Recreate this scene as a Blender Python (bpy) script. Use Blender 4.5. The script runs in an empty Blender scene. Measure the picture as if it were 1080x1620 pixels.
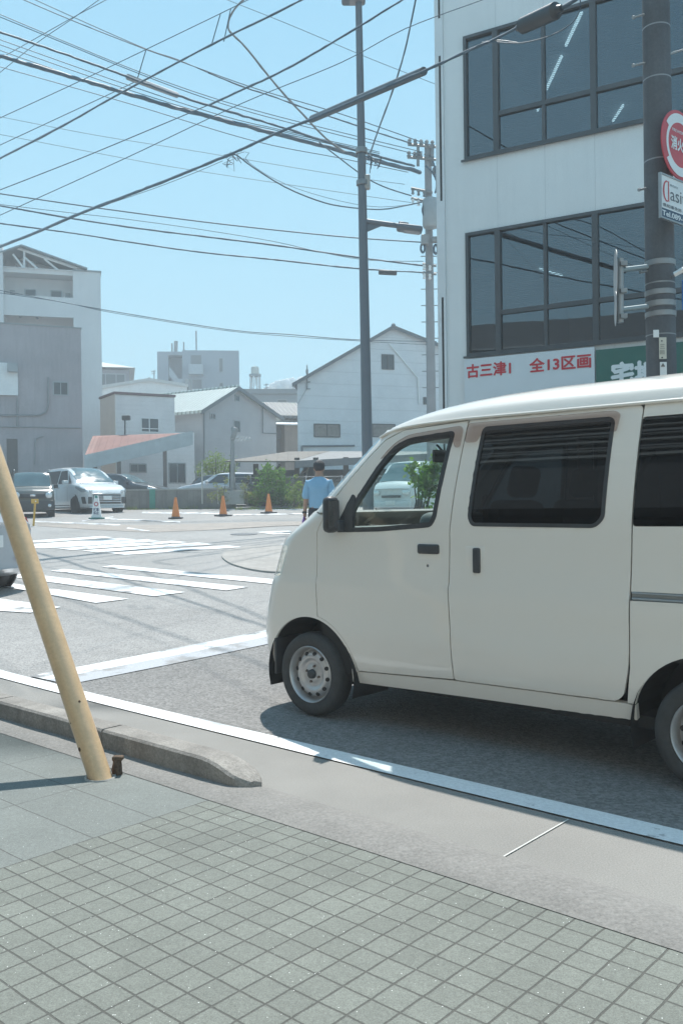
import bpy, bmesh, math, random
import numpy as np
from mathutils import Vector, Matrix
from mathutils.geometry import delaunay_2d_cdt
random.seed(7); rng = np.random.default_rng(7)
C = bpy.context.scene.collection
SC = bpy.context.scene
PI = math.pi
# ------------------------------------------------------------------ camera
FPX, EYE, PITCH, ROLL = 1412.0, 1.328, 10/1412.0, 0.013
cp, sp, cr, sr = math.cos(PITCH), math.sin(PITCH), math.cos(ROLL), math.sin(ROLL)
F = Vector((0, cp, -sp)); R0 = Vector((1, 0, 0)); U0 = Vector((0, sp, cp))
RC = R0*cr - U0*sr; UC = R0*sr + U0*cr
cam = bpy.data.objects.new('camera', bpy.data.cameras.new('camera')); C.objects.link(cam)
m = Matrix((RC, UC, -F)).transposed().to_4x4(); m.translation = (0, 0, EYE)
cam.matrix_world = m
cam.data.sensor_fit = 'HORIZONTAL'; cam.data.sensor_width = 24.0; cam.data.lens = FPX/1080*24
cam.data.clip_start = 0.05; cam.data.clip_end = 5000
SC.camera = cam
# ------------------------------------------------------------------ world, sun, exposure
SUN_EL, SUN_AZ = math.radians(61), math.radians(4)
SKY_STRENGTH, SUN_STRENGTH, EXPOSURE = 0.115, 3.8, 0.84
w = bpy.data.worlds.new('World'); SC.world = w; w.use_nodes = True
nt = w.node_tree; nt.nodes.clear()
sky = nt.nodes.new('ShaderNodeTexSky'); sky.sky_type = 'NISHITA'; sky.sun_disc = False
sky.sun_elevation = SUN_EL; sky.sun_rotation = SUN_AZ; sky.altitude = 0; sky.air_density = 1.0; sky.dust_density = 0.3; sky.ozone_density = 1.0
tc_ = nt.nodes.new('ShaderNodeTexCoord'); sx = nt.nodes.new('ShaderNodeSeparateXYZ'); nt.links.new(tc_.outputs['Generated'], sx.inputs[0])
grad = nt.nodes.new('ShaderNodeValToRGB'); nt.links.new(sx.outputs[2], grad.inputs[0])
for p_, c_ in ((0.0, (.31, .53, .62)), (.14, (.265, .51, .63)), (.5, (.145, .375, .545)), (1.0, (.10, .29, .48))):
    e_ = grad.color_ramp.elements[0] if p_ == 0 else (grad.color_ramp.elements[1] if p_ == 1 else grad.color_ramp.elements.new(p_)); e_.position = p_; e_.color = (*[v/SKY_STRENGTH for v in c_], 1)
# clear Nishita sky, its horizon glow evened out by the thin summer haze
tint = nt.nodes.new('ShaderNodeMix'); tint.data_type = 'RGBA'; tint.inputs[0].default_value = .94
bg = nt.nodes.new('ShaderNodeBackground'); bg.inputs[1].default_value = SKY_STRENGTH
wo = nt.nodes.new('ShaderNodeOutputWorld')
nt.links.new(sky.outputs[0], tint.inputs[6]); nt.links.new(grad.outputs[0], tint.inputs[7]); nt.links.new(tint.outputs[2], bg.inputs[0]); nt.links.new(bg.outputs[0], wo.inputs[0])
sl = bpy.data.lights.new('sun', 'SUN'); sl.energy = SUN_STRENGTH; sl.angle = math.radians(0.7); sl.color = (1, .96, .9)
so = bpy.data.objects.new('sun', sl); C.objects.link(so)
sd = Vector((math.sin(SUN_AZ)*math.cos(SUN_EL), math.cos(SUN_AZ)*math.cos(SUN_EL), math.sin(SUN_EL)))
so.rotation_euler = sd.to_track_quat('Z', 'Y').to_euler(); so.location = (0, 0, 40)
SC.view_settings.view_transform = 'Standard'; SC.view_settings.look = 'None'
SC.view_settings.exposure = EXPOSURE; SC.view_settings.gamma = 1; SC.view_settings.use_curve_mapping = False
SC.cycles.use_denoising = True
SC.cycles.max_bounces = 8; SC.cycles.transparent_max_bounces = 24; SC.cycles.volume_bounces = 0
SC.cycles.sample_clamp_indirect = 6.0

# ------------------------------------------------------------------ geometry helpers
def ray(px, py): return F + RC*((px-540)/FPX) + UC*((810-py)/FPX)
def P(px, py, Y):
    v = ray(px, py); return Vector((0, 0, EYE)) + v*(Y/v.y)
def g(y):
    if y < 5.5: return 0.0
    if y < 8.5: return .043*(y-5.5)**2/6
    if y < 41: return .043*(y-7)
    return .043*34
def G(px, py):
    v = ray(px, py); t = 0.5
    while t < 60:
        if EYE + v.z*t <= g(v.y*t): break
        t += 0.004
    return Vector((v.x*t, v.y*t, g(v.y*t)))
def onplane(A, D):
    """pixel -> (distance along D from A, height) on the vertical plane through A with horizontal direction D"""
    n = Vector((D[1], -D[0]))
    def f(px, py):
        v = ray(px, py); t = (A[0]*n.x + A[1]*n.y)/(v.x*n.x + v.y*n.y)
        q = v*t; return ((q.x-A[0])*D[0] + (q.y-A[1])*D[1], EYE + q.z)
    return f
RD = Vector((-.748, .664)); RQ = Vector((.664, .748))       # along the street (away), across the street (away)
RANG = math.atan2(.664, -.748)
def PQ(p, q): return (RD.x*p + RQ.x*q, RD.y*p + RQ.y*q)

class MB:
    def __init__(s): s.v = []; s.f = []; s.cuts = []      # cuts: face index from which the next material slot applies
    def slot(s): s.cuts.append(len(s.f)); return s
    def add(s, vs, fs):
        k = len(s.v); s.v += [tuple(v) for v in vs]; s.f += [tuple(i+k for i in f) for f in fs]; return s
    def box(s, x0, x1, y0, y1, z0, z1, M=None):
        vs = [Vector((x, y, z)) for x in (x0, x1) for y in (y0, y1) for z in (z0, z1)]
        if M: vs = [M @ v for v in vs]
        return s.add(vs, [(0,1,3,2),(4,6,7,5),(0,4,5,1),(2,3,7,6),(0,2,6,4),(1,5,7,3)])
    def rbox(s, x0, x1, y0, y1, z0, z1, b=.01, M=None):
        bm = bmesh.new(); bmesh.ops.create_cube(bm, size=1)
        for v in bm.verts: v.co = Vector(((x0+x1)/2 + v.co.x*(x1-x0), (y0+y1)/2 + v.co.y*(y1-y0), (z0+z1)/2 + v.co.z*(z1-z0)))
        bmesh.ops.bevel(bm, geom=bm.edges[:], offset=b, segments=3, affect='EDGES', profile=.5)
        bm.verts.index_update()
        s.add([M @ v.co if M else v.co for v in bm.verts], [[v.index for v in f.verts] for f in bm.faces]); bm.free(); return s
    def obox(s, A, D, t0, t1, d0, d1, z0, z1):
        """box on a facade: t along D, d outward from the plane away from the camera (+) or towards it (-)"""
        N = Vector((-D[1], D[0]))
        vs = [Vector((A[0]+D[0]*t+N.x*d, A[1]+D[1]*t+N.y*d, z)) for t in (t0, t1) for d in (d0, d1) for z in (z0, z1)]
        return s.add(vs, [(0,1,3,2),(4,6,7,5),(0,4,5,1),(2,3,7,6),(0,2,6,4),(1,5,7,3)])
    def tube(s, pts, r, n=8, cap=True, closed=False):
        pts = [Vector(p) for p in pts]; N = len(pts); rs = r if isinstance(r, (list, tuple)) else [r]*N
        k = len(s.v); up = None
        for i, p in enumerate(pts):
            a = pts[(i-1) % N] if (i or closed) else pts[0]; b = pts[(i+1) % N] if (i < N-1 or closed) else pts[-1]
            t = (b-a).normalized()
            if up is None: up = Vector((0, 0, 1)) if abs(t.z) < .9 else Vector((1, 0, 0))
            x = t.cross(up).normalized(); up = x.cross(t).normalized()
            for j in range(n):
                an = 2*PI*j/n; s.v.append(tuple(p + x*math.cos(an)*rs[i] + up*math.sin(an)*rs[i]))
        for i in range(N if closed else N-1):
            for j in range(n):
                a = k+i*n+j; b = k+i*n+(j+1) % n; i2 = (i+1) % N; c = k+i2*n+(j+1) % n; d = k+i2*n+j
                s.f.append((a, b, c, d))
        if cap and not closed: s.f.append(tuple(k+j for j in range(n))[::-1]); s.f.append(tuple(k+(N-1)*n+j for j in range(n)))
        return s
    def lathe(s, prof, O, ax, n=32, closed=False):
        """prof: (radius, distance along axis)"""
        O = Vector(O); ax = Vector(ax).normalized(); x = ax.orthogonal().normalized(); y = ax.cross(x); k = len(s.v); m_ = len(prof)
        for (r, h) in prof:
            for j in range(n):
                a = 2*PI*j/n; s.v.append(tuple(O + ax*h + (x*math.cos(a) + y*math.sin(a))*r))
        for i in range(m_ if closed else m_-1):
            for j in range(n): i2 = (i+1) % m_; s.f.append((k+i*n+j, k+i*n+(j+1) % n, k+i2*n+(j+1) % n, k+i2*n+j))
        return s
    def poly(s, pts): return s.add(pts, [tuple(range(len(pts)))])
    def prism(s, pts, ext):
        """flat polygon extruded by vector ext"""
        n = len(pts); e = Vector(ext); a = [Vector(p) for p in pts]
        return s.add(a + [p+e for p in a], [tuple(range(n))[::-1], tuple(range(n, 2*n))] + [(i, (i+1) % n, n+(i+1) % n, n+i) for i in range(n)])
    def build(s, name, mat, parent=None, smooth=False, world=False, nrm=None, angle=None, recalc=True):
        me = bpy.data.meshes.new(name)
        vs = s.v
        if parent is not None and world:
            iv = Matrix.LocRotScale(parent.location, parent.rotation_euler, None).inverted(); vs = [tuple(iv @ Vector(v)) for v in vs]
        me.from_pydata(vs, [], s.f)
        if recalc and nrm is None:
            bm = bmesh.new(); bm.from_mesh(me); bmesh.ops.recalc_face_normals(bm, faces=bm.faces[:]); bm.to_mesh(me); bm.free()
        for mt_ in (mat if isinstance(mat, (list, tuple)) else [mat]): me.materials.append(mt_)
        if s.cuts:
            for i, p_ in enumerate(me.polygons): p_.material_index = sum(i >= c for c in s.cuts)
        if smooth or nrm is not None:
            me.shade_smooth()
            if nrm is not None: me.normals_split_custom_set_from_vertices(nrm)
            elif angle: 
                try: me.set_sharp_from_angle(angle=math.radians(angle))
                except Exception: pass
        o = bpy.data.objects.new(name, me); C.objects.link(o)
        if parent is not None: o.parent = parent
        return o
def tag(o, label=None, cat=None, group=None, kind=None):
    for k, v in (('label', label), ('category', cat), ('group', group), ('kind', kind)):
        if v: o[k] = v
    return o
def thing(name, label, cat, loc=(0, 0, 0), rz=0, group=None):
    o = bpy.data.objects.new(name, None); C.objects.link(o); o.location = loc; o.rotation_euler = (0, 0, rz); o.empty_display_size = .2
    return tag(o, label, cat, group)
def copy_tree(o, parent=None):
    c = o.copy(); C.objects.link(c)
    if parent is not None: c.parent = parent
    for ch in list(o.children): copy_tree(ch, c)
    return c
def densify(poly, step):
    out = []
    for i, a in enumerate(poly):
        b = poly[(i+1) % len(poly)]; L = math.hypot(b[0]-a[0], b[1]-a[1]); n = max(1, int(math.ceil(L/step)))
        out += [(a[0]+(b[0]-a[0])*k/n, a[1]+(b[1]-a[1])*k/n) for k in range(n)]
    return out
def inpoly(pts, poly):
    x, y = pts[:, 0], pts[:, 1]; r = np.zeros(len(pts), bool); n = len(poly); j = n-1
    for i in range(n):
        xi, yi = poly[i]; xj, yj = poly[j]
        if yi != yj: r ^= ((yi > y) != (yj > y)) & (x < (xj-xi)*(y-yi)/(yj-yi)+xi)
        j = i
    return r
def rnd(poly, r, n=5):
    """round the corners of a polygon; r may be a number or one per corner"""
    out = []; N = len(poly); rs = r if isinstance(r, (list, tuple)) else [r]*N
    for i in range(N):
        p, a, b = Vector(poly[i]), Vector(poly[i-1]), Vector(poly[(i+1) % N])
        da, db = a-p, b-p; q = min(rs[i], da.length*.45, db.length*.45)
        if q < 1e-4: out.append(tuple(p)); continue
        s, e = p+da.normalized()*q, p+db.normalized()*q
        for k in range(n+1):
            t = k/n; out.append(tuple(s*(1-t)**2 + p*2*t*(1-t) + e*t*t))
    return out
def inset(poly, d):
    """offset inwards by d"""
    N = len(poly); A = sum(poly[i][0]*poly[(i+1) % N][1]-poly[(i+1) % N][0]*poly[i][1] for i in range(N)); sg = 1 if A > 0 else -1
    out = []
    for i in range(N):
        a, p, b = Vector(poly[i-1]), Vector(poly[i]), Vector(poly[(i+1) % N])
        e1, e2 = (p-a).normalized(), (b-p).normalized(); n1 = Vector((-e1.y, e1.x)); n2 = Vector((-e2.y, e2.x)); nn = (n1+n2)
        if nn.length < 1e-6: nn = n1
        nn.normalize(); c = max(.4, nn.dot(n1)); out.append(tuple(p + nn*(sg*d/c)))
    return out
def cdt(outer, holes=(), step=.04, edge=None):
    edge = edge or step; vs = []; es = []
    for pl in [outer]+list(holes):
        d = densify(pl, edge); k = len(vs); n = len(d); vs += d; es += [(k+i, k+(i+1) % n) for i in range(n)]
    o = np.array(outer); x0, y0 = o.min(0); x1, y1 = o.max(0)
    gx, gy = np.meshgrid(np.arange(x0+step/2, x1, step), np.arange(y0+step/2, y1, step)); gp = np.stack([gx.ravel(), gy.ravel()], 1)
    k = inpoly(gp, outer)
    for h in holes: k &= ~inpoly(gp, h)
    gp = gp[k]
    if len(gp):
        bd = np.array(vs); keep = np.ones(len(gp), bool)
        for i in range(0, len(gp), 2000):
            d = ((gp[i:i+2000, None]-bd[None])**2).sum(2).min(1); keep[i:i+2000] = d > (edge*.45)**2
        gp = gp[keep]
    allv = [Vector(v) for v in vs] + [Vector(p) for p in gp]
    r = delaunay_2d_cdt(allv, es, [], 0, 1e-6)
    V = np.array([tuple(v) for v in r[0]]); T = [f for f in r[2]]
    cen = np.array([V[list(f)].mean(0) for f in T]); k = inpoly(cen, outer)
    for h in holes: k &= ~inpoly(cen, h)
    return V, [tuple(f) for f, kk in zip(T, k) if kk]
def boundary(faces):
    cnt = {}
    for f in faces:
        for i in range(len(f)):
            e = (f[i], f[(i+1) % len(f)]); cnt[tuple(sorted(e))] = cnt.get(tuple(sorted(e)), 0)+1
    return [(f[i], f[(i+1) % len(f)]) for f in faces for i in range(len(f)) if cnt[tuple(sorted((f[i], f[(i+1) % len(f)])))] == 1]
def panel(name, mat, parent, mapf, outer, holes=(), step=.04, off=0.0, thick=.018, mirror=False, edge=None, roll=.004):
    """sheet-metal panel: polygon in (t,z), bent onto the body surface by mapf(t,z,off), with a folded edge"""
    V, T = cdt(outer, holes, step, edge)
    used = sorted({i for f in T for i in f}); mp = {i: k for k, i in enumerate(used)}; V = V[used]; T = [tuple(mp[i] for i in f) for f in T]
    be = boundary(T); bset = {i for e in be for i in e}
    sg = -1 if mirror else 1
    def pos(a, b, o):
        q = mapf(a, b, o); return Vector((q[0], sg*q[1]+(0 if sg == 1 else 2*mapf.cw), q[2]))
    pts = []; nr = []
    for i, (a, b) in enumerate(V):
        e = 1e-3; q = pos(a, b, off); du = pos(a+e, b, off)-pos(a-e, b, off); dz = pos(a, b+e, off)-pos(a, b-e, off)
        n = du.cross(dz); n.normalize()
        n2 = pos(a, b, off+.01)-q
        if n.dot(n2) < 0: n = -n
        pts.append(q - n*(roll if i in bset else 0)); nr.append(n)
    mb = MB(); mb.add(pts, []); fs = []
    for f in T:
        a, b, c = (pts[i] for i in f[:3]); fs.append(f if (b-a).cross(c-a).dot(nr[f[0]]) > 0 else f[::-1])
    mb.f = fs; N = [tuple(n) for n in nr]
    if thick:
        for a, b in boundary(fs):
            k = len(mb.v); pa, pb = pts[a], pts[b]; qa, qb = pa-nr[a]*thick, pb-nr[b]*thick
            en = (pb-pa).cross(nr[a]).normalized()
            mb.v += [tuple(pa), tuple(pb), tuple(qb), tuple(qa)]; mb.f.append((k+1, k, k+3, k+2)); N += [tuple(en)]*4
    return mb.build(name, mat, parent, nrm=N)

# ------------------------------------------------------------------ materials
MATS = {}
def nodes(name):
    m = bpy.data.materials.new(name); m.use_nodes = True; n = m.node_tree; n.nodes.clear()
    out = n.nodes.new('ShaderNodeOutputMaterial'); b = n.nodes.new('ShaderNodeBsdfPrincipled'); n.links.new(b.outputs[0], out.inputs[0])
    return m, n, b, out
def NN(n, t, **kw):
    x = n.nodes.new(t)
    for k, v in kw.items():
        if k.startswith('i_'): x.inputs[int(k[2:]) if k[2:].isdigit() else k[2:].replace('_', ' ')].default_value = v
        else: setattr(x, k, v)
    return x
def noise(n, co, scale, detail=4, rough=.6):
    x = NN(n, 'ShaderNodeTexNoise'); x.inputs['Scale'].default_value = scale; x.inputs['Detail'].default_value = detail; x.inputs['Roughness'].default_value = rough
    n.links.new(co, x.inputs['Vector']); return x.outputs['Fac']
def ramp(n, fac, lo, hi, a=0., b=1.):
    x = NN(n, 'ShaderNodeMapRange'); x.inputs[1].default_value = lo; x.inputs[2].default_value = hi; x.inputs[3].default_value = a; x.inputs[4].default_value = b
    n.links.new(fac, x.inputs[0]); return x.outputs[0]
def mixc(n, fac, a, b, mode='MIX'):
    x = NN(n, 'ShaderNodeMix', data_type='RGBA', blend_type=mode)
    for i, v in ((6, a), (7, b)):
        if isinstance(v, tuple): x.inputs[i].default_value = v if len(v) == 4 else (*v, 1)
        else: n.links.new(v, x.inputs[i])
    if isinstance(fac, (int, float)): x.inputs[0].default_value = fac
    else: n.links.new(fac, x.inputs[0])
    return x.outputs[2]
def mul(c, k): return tuple(max(0, min(1, v*k)) for v in c[:3])
def mat(name, c, rough=.6, metal=0., var=.12, scale=3., fine=0., fscale=60., bump=0., bscale=80., spec=.5, coat=0., streak=0., rvar=.06):
    if name in MATS: return MATS[name]
    m, n, b, out = nodes(name); co = NN(n, 'ShaderNodeTexCoord').outputs['Object']
    col = mixc(n, ramp(n, noise(n, co, scale, 5), .3, .7), mul(c, 1-var), mul(c, 1+var))
    if fine: col = mixc(n, ramp(n, noise(n, co, fscale, 2, .8), .3, .7), mixc(n, 1., col, (1-fine,)*3, 'MULTIPLY'), mixc(n, 1., col, (1+fine,)*3, 'MULTIPLY'))
    if streak:
        mp = NN(n, 'ShaderNodeMapping'); mp.inputs['Scale'].default_value = (4, 4, .25); n.links.new(co, mp.inputs[0])
        col = mixc(n, ramp(n, noise(n, mp.outputs[0], 2.2, 5), .45, .8, 0, streak), col, mul(c, .45))
    n.links.new(col, b.inputs['Base Color']); b.inputs['Metallic'].default_value = metal; b.inputs['Specular IOR Level'].default_value = spec
    n.links.new(ramp(n, noise(n, co, scale*2.3, 3), .3, .7, max(0, rough-rvar), min(1, rough+rvar)), b.inputs['Roughness'])
    if coat: b.inputs['Coat Weight'].default_value = coat; b.inputs['Coat Roughness'].default_value = .04
    if bump:
        bp = NN(n, 'ShaderNodeBump'); bp.inputs['Strength'].default_value = bump; bp.inputs['Distance'].default_value = .01
        n.links.new(noise(n, co, bscale, 3, .7), bp.inputs['Height']); n.links.new(bp.outputs[0], b.inputs['Normal'])
    MATS[name] = m; return m
def glass(name, tintc, refl_rough=.01, ior=1.5, boost=0.):
    """flat pane: tinted see-through plus mirror reflection by Fresnel"""
    if name in MATS: return MATS[name]
    m, n, b, out = nodes(name); n.nodes.remove(b)
    tr = NN(n, 'ShaderNodeBsdfTransparent'); tr.inputs[0].default_value = (*tintc, 1)
    gl = NN(n, 'ShaderNodeBsdfGlossy'); gl.inputs['Roughness'].default_value = refl_rough; gl.inputs[0].default_value = (.9, .95, 1, 1)
    fr = NN(n, 'ShaderNodeFresnel'); ge = NN(n, 'ShaderNodeNewGeometry'); n.links.new(ramp(n, ge.outputs['Backfacing'], 0, 1, ior, 1/ior), fr.inputs[0])   # a thin pane mirrors alike from both sides
    co = NN(n, 'ShaderNodeTexCoord').outputs['Object']; bp = NN(n, 'ShaderNodeBump'); bp.inputs['Strength'].default_value = .05; bp.inputs['Distance'].default_value = .01
    n.links.new(noise(n, co, 1.7, 2), bp.inputs['Height']); n.links.new(bp.outputs[0], gl.inputs['Normal'])
    fac = ramp(n, fr.outputs[0], 0, 1, boost, 1)
    mx = NN(n, 'ShaderNodeMixShader'); n.links.new(fac, mx.inputs[0]); n.links.new(tr.outputs[0], mx.inputs[1]); n.links.new(gl.outputs[0], mx.inputs[2]); n.links.new(mx.outputs[0], out.inputs[0])
    MATS[name] = m; return m
def siding(name, c, pitch=.25, axis=2, depth=.35, rough=.65, var=.08, dark=.8, streak=.15):
    """boards or ribs: lines every `pitch` metres along an object axis"""
    if name in MATS: return MATS[name]
    m, n, b, out = nodes(name); co = NN(n, 'ShaderNodeTexCoord').outputs['Object']; se = NN(n, 'ShaderNodeSeparateXYZ'); n.links.new(co, se.inputs[0])
    d = NN(n, 'ShaderNodeMath', operation='DIVIDE'); d.inputs[1].default_value = pitch; n.links.new(se.outputs[axis], d.inputs[0])
    fr = NN(n, 'ShaderNodeMath', operation='FRACT'); n.links.new(d.outputs[0], fr.inputs[0])
    ln = ramp(n, fr.outputs[0], 0, .09)
    col = mixc(n, ramp(n, noise(n, co, 1.2, 5), .3, .7), mul(c, 1-var), mul(c, 1+var))
    mp = NN(n, 'ShaderNodeMapping'); mp.inputs['Scale'].default_value = (3, 3, .2); n.links.new(co, mp.inputs[0])
    col = mixc(n, ramp(n, noise(n, mp.outputs[0], 2.5, 5), .45, .8, 0, streak), col, mul(c, .5))
    col = mixc(n, ln, mixc(n, 1., col, (dark,)*3, 'MULTIPLY'), col)
    n.links.new(col, b.inputs['Base Color']); b.inputs['Roughness'].default_value = rough
    bp = NN(n, 'ShaderNodeBump'); bp.inputs['Strength'].default_value = depth; bp.inputs['Distance'].default_value = .02; n.links.new(ln, bp.inputs['Height']); n.links.new(bp.outputs[0], b.inputs['Normal'])
    MATS[name] = m; return m
def asphalt(name, c, coarse=1.0, rough=.85):
    if name in MATS: return MATS[name]
    m, n, b, out = nodes(name); co = NN(n, 'ShaderNodeTexCoord').outputs['Object']
    vo = NN(n, 'ShaderNodeTexVoronoi'); vo.inputs['Scale'].default_value = 75/coarse; n.links.new(co, vo.inputs['Vector'])
    big = ramp(n, noise(n, co, .45, 6), .25, .75, .84, 1.12); mid = ramp(n, noise(n, co, 5., 5), .25, .75, .9, 1.1)
    se = NN(n, 'ShaderNodeSeparateColor'); n.links.new(vo.outputs['Color'], se.inputs[0])
    sp_ = ramp(n, se.outputs[0], 0, 1, .68, 1.34)
    k = NN(n, 'ShaderNodeMath', operation='MULTIPLY'); n.links.new(big, k.inputs[0]); n.links.new(mid, k.inputs[1])
    k2 = NN(n, 'ShaderNodeMath', operation='MULTIPLY'); n.links.new(k.outputs[0], k2.inputs[0]); n.links.new(sp_, k2.inputs[1])
    v = NN(n, 'ShaderNodeVectorMath', operation='SCALE'); v.inputs[0].default_value = c; n.links.new(k2.outputs[0], v.inputs['Scale'])
    n.links.new(v.outputs[0], b.inputs['Base Color']); b.inputs['Roughness'].default_value = rough; b.inputs['Specular IOR Level'].default_value = .4
    bp = NN(n, 'ShaderNodeBump'); bp.inputs['Strength'].default_value = .7; bp.inputs['Distance'].default_value = .006*coarse
    n.links.new(vo.outputs['Distance'], bp.inputs['Height']); n.links.new(bp.outputs[0], b.inputs['Normal'])
    MATS[name] = m; return m
def line_paint(name, worn=.3, wscale=3., c=(.78, .79, .79), base=(.2, .205, .21)):
    if name in MATS: return MATS[name]
    m, n, b, out = nodes(name); co = NN(n, 'ShaderNodeTexCoord').outputs['Object']
    a = ramp(n, noise(n, co, wscale, 8, .72), .62-worn*.3, .72-worn*.3); f = ramp(n, noise(n, co, 55, 3, .8), .3, .7, .82, 1.06)
    col = mixc(n, a, c, base); v = NN(n, 'ShaderNodeVectorMath', operation='SCALE'); n.links.new(col, v.inputs[0]); n.links.new(f, v.inputs['Scale'])
    n.links.new(v.outputs[0], b.inputs['Base Color']); b.inputs['Roughness'].default_value = .7
    bp = NN(n, 'ShaderNodeBump'); bp.inputs['Strength'].default_value = .4; bp.inputs['Distance'].default_value = .004; n.links.new(noise(n, co, 90, 2), bp.inputs['Height']); n.links.new(bp.outputs[0], b.inputs['Normal'])
    MATS[name] = m; return m
def paving(name, c, bw, bh, offset, rot, shift, mortar=.006, grout=(.12, .125, .12), sparkle=True, var=.1):
    if name in MATS: return MATS[name]
    m, n, b, out = nodes(name); co = NN(n, 'ShaderNodeTexCoord').outputs['Object']
    mp = NN(n, 'ShaderNodeMapping', vector_type='TEXTURE'); mp.inputs['Rotation'].default_value = (0, 0, rot); mp.inputs['Location'].default_value = (*shift, 0); n.links.new(co, mp.inputs[0])
    wv = NN(n, 'ShaderNodeTexNoise'); wv.inputs['Scale'].default_value = 9; n.links.new(co, wv.inputs['Vector'])
    wa = NN(n, 'ShaderNodeVectorMath', operation='SCALE'); wa.inputs['Scale'].default_value = .007; n.links.new(wv.outputs['Color'], wa.inputs[0])
    ad = NN(n, 'ShaderNodeVectorMath', operation='ADD'); n.links.new(mp.outputs[0], ad.inputs[0]); n.links.new(wa.outputs[0], ad.inputs[1])
    br = NN(n, 'ShaderNodeTexBrick', offset=offset, squash=1.0); br.inputs['Scale'].default_value = 1; br.inputs['Brick Width'].default_value = bw; br.inputs['Row Height'].default_value = bh
    br.inputs['Mortar Size'].default_value = mortar; br.inputs['Mortar Smooth'].default_value = .35; br.inputs['Bias'].default_value = 0
    br.inputs['Color1'].default_value = (*mul(c, 1-var), 1); br.inputs['Color2'].default_value = (*mul(c, 1+var), 1); br.inputs['Mortar'].default_value = (*grout, 1)
    n.links.new(ad.outputs[0], br.inputs['Vector'])
    big = ramp(n, noise(n, co, 1.3, 8, .7), .25, .75, .80, 1.16); gr = ramp(n, noise(n, co, 210, 2, .85), .25, .75, .58, 1.42); mid = ramp(n, noise(n, co, 40, 3, .8), .25, .75, .88, 1.12)
    k = NN(n, 'ShaderNodeMath', operation='MULTIPLY'); n.links.new(big, k.inputs[0]); n.links.new(gr, k.inputs[1])
    k2 = NN(n, 'ShaderNodeMath', operation='MULTIPLY'); n.links.new(k.outputs[0], k2.inputs[0]); n.links.new(mid, k2.inputs[1])
    v = NN(n, 'ShaderNodeVectorMath', operation='SCALE'); n.links.new(br.outputs['Color'], v.inputs[0]); n.links.new(k2.outputs[0], v.inputs['Scale'])
    # tiny glints painted into the colour as pale grains
    vo = NN(n, 'ShaderNodeTexVoronoi'); vo.inputs['Scale'].default_value = 150; n.links.new(co, vo.inputs['Vector']); se = NN(n, 'ShaderNodeSeparateColor'); n.links.new(vo.outputs['Color'], se.inputs[0])
    gl = ramp(n, se.outputs[1], .985, .99); vd = ramp(n, vo.outputs['Distance'], .15, .3, 1, 0); gm = NN(n, 'ShaderNodeMath', operation='MULTIPLY'); n.links.new(gl, gm.inputs[0]); n.links.new(vd, gm.inputs[1])
    n.links.new(mixc(n, gm.outputs[0], v.outputs[0], (.85, .87, .85)), b.inputs['Base Color'])
    b.inputs['Roughness'].default_value = .72; b.inputs['Specular IOR Level'].default_value = .45
    h = NN(n, 'ShaderNodeMath', operation='MULTIPLY_ADD'); h.inputs[1].default_value = -1.0; n.links.new(br.outputs['Fac'], h.inputs[0]); hn = ramp(n, noise(n, co, 260, 2, .8), 0, 1, 0, .35); n.links.new(hn, h.inputs[2])
    bp = NN(n, 'ShaderNodeBump'); bp.inputs['Strength'].default_value = .6; bp.inputs['Distance'].default_value = .006; n.links.new(h.outputs[0], bp.inputs['Height']); n.links.new(bp.outputs[0], b.inputs['Normal'])
    MATS[name] = m; return m
def rooftile(name, c, ax_angle, pitch=.28, row=.3, rough=.45):
    if name in MATS: return MATS[name]
    m, n, b, out = nodes(name); co = NN(n, 'ShaderNodeTexCoord').outputs['Object']
    mp = NN(n, 'ShaderNodeMapping', vector_type='TEXTURE'); mp.inputs['Rotation'].default_value = (0, 0, ax_angle); n.links.new(co, mp.inputs[0]); se = NN(n, 'ShaderNodeSeparateXYZ'); n.links.new(mp.outputs[0], se.inputs[0])
    def wave(sock, p):
        d = NN(n, 'ShaderNodeMath', operation='MULTIPLY'); d.inputs[1].default_value = 2*PI/p; n.links.new(sock, d.inputs[0])
        s = NN(n, 'ShaderNodeMath', operation='SINE'); n.links.new(d.outputs[0], s.inputs[0]); return ramp(n, s.outputs[0], -1, 1)
    def saw(sock, p):
        d = NN(n, 'ShaderNodeMath', operation='DIVIDE'); d.inputs[1].default_value = p; n.links.new(sock, d.inputs[0]); f = NN(n, 'ShaderNodeMath', operation='FRACT'); n.links.new(d.outputs[0], f.inputs[0]); return f.outputs[0]
    a = wave(se.outputs[0], pitch); r = saw(se.outputs[2], row*.45)
    h = NN(n, 'ShaderNodeMath', operation='ADD'); n.links.new(a, h.inputs[0]); n.links.new(r, h.inputs[1])
    col = mixc(n, ramp(n, noise(n, co, 2, 5), .3, .7), mul(c, .85), mul(c, 1.15)); col = mixc(n, ramp(n, a, 0, .45), mul(c, .45), col)
    n.links.new(col, b.inputs['Base Color']); b.inputs['Roughness'].default_value = rough
    bp = NN(n, 'ShaderNodeBump'); bp.inputs['Strength'].default_value = .9; bp.inputs['Distance'].default_value = .06; n.links.new(h.outputs[0], bp.inputs['Height']); n.links.new(bp.outputs[0], b.inputs['Normal'])
    MATS[name] = m; return m
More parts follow.
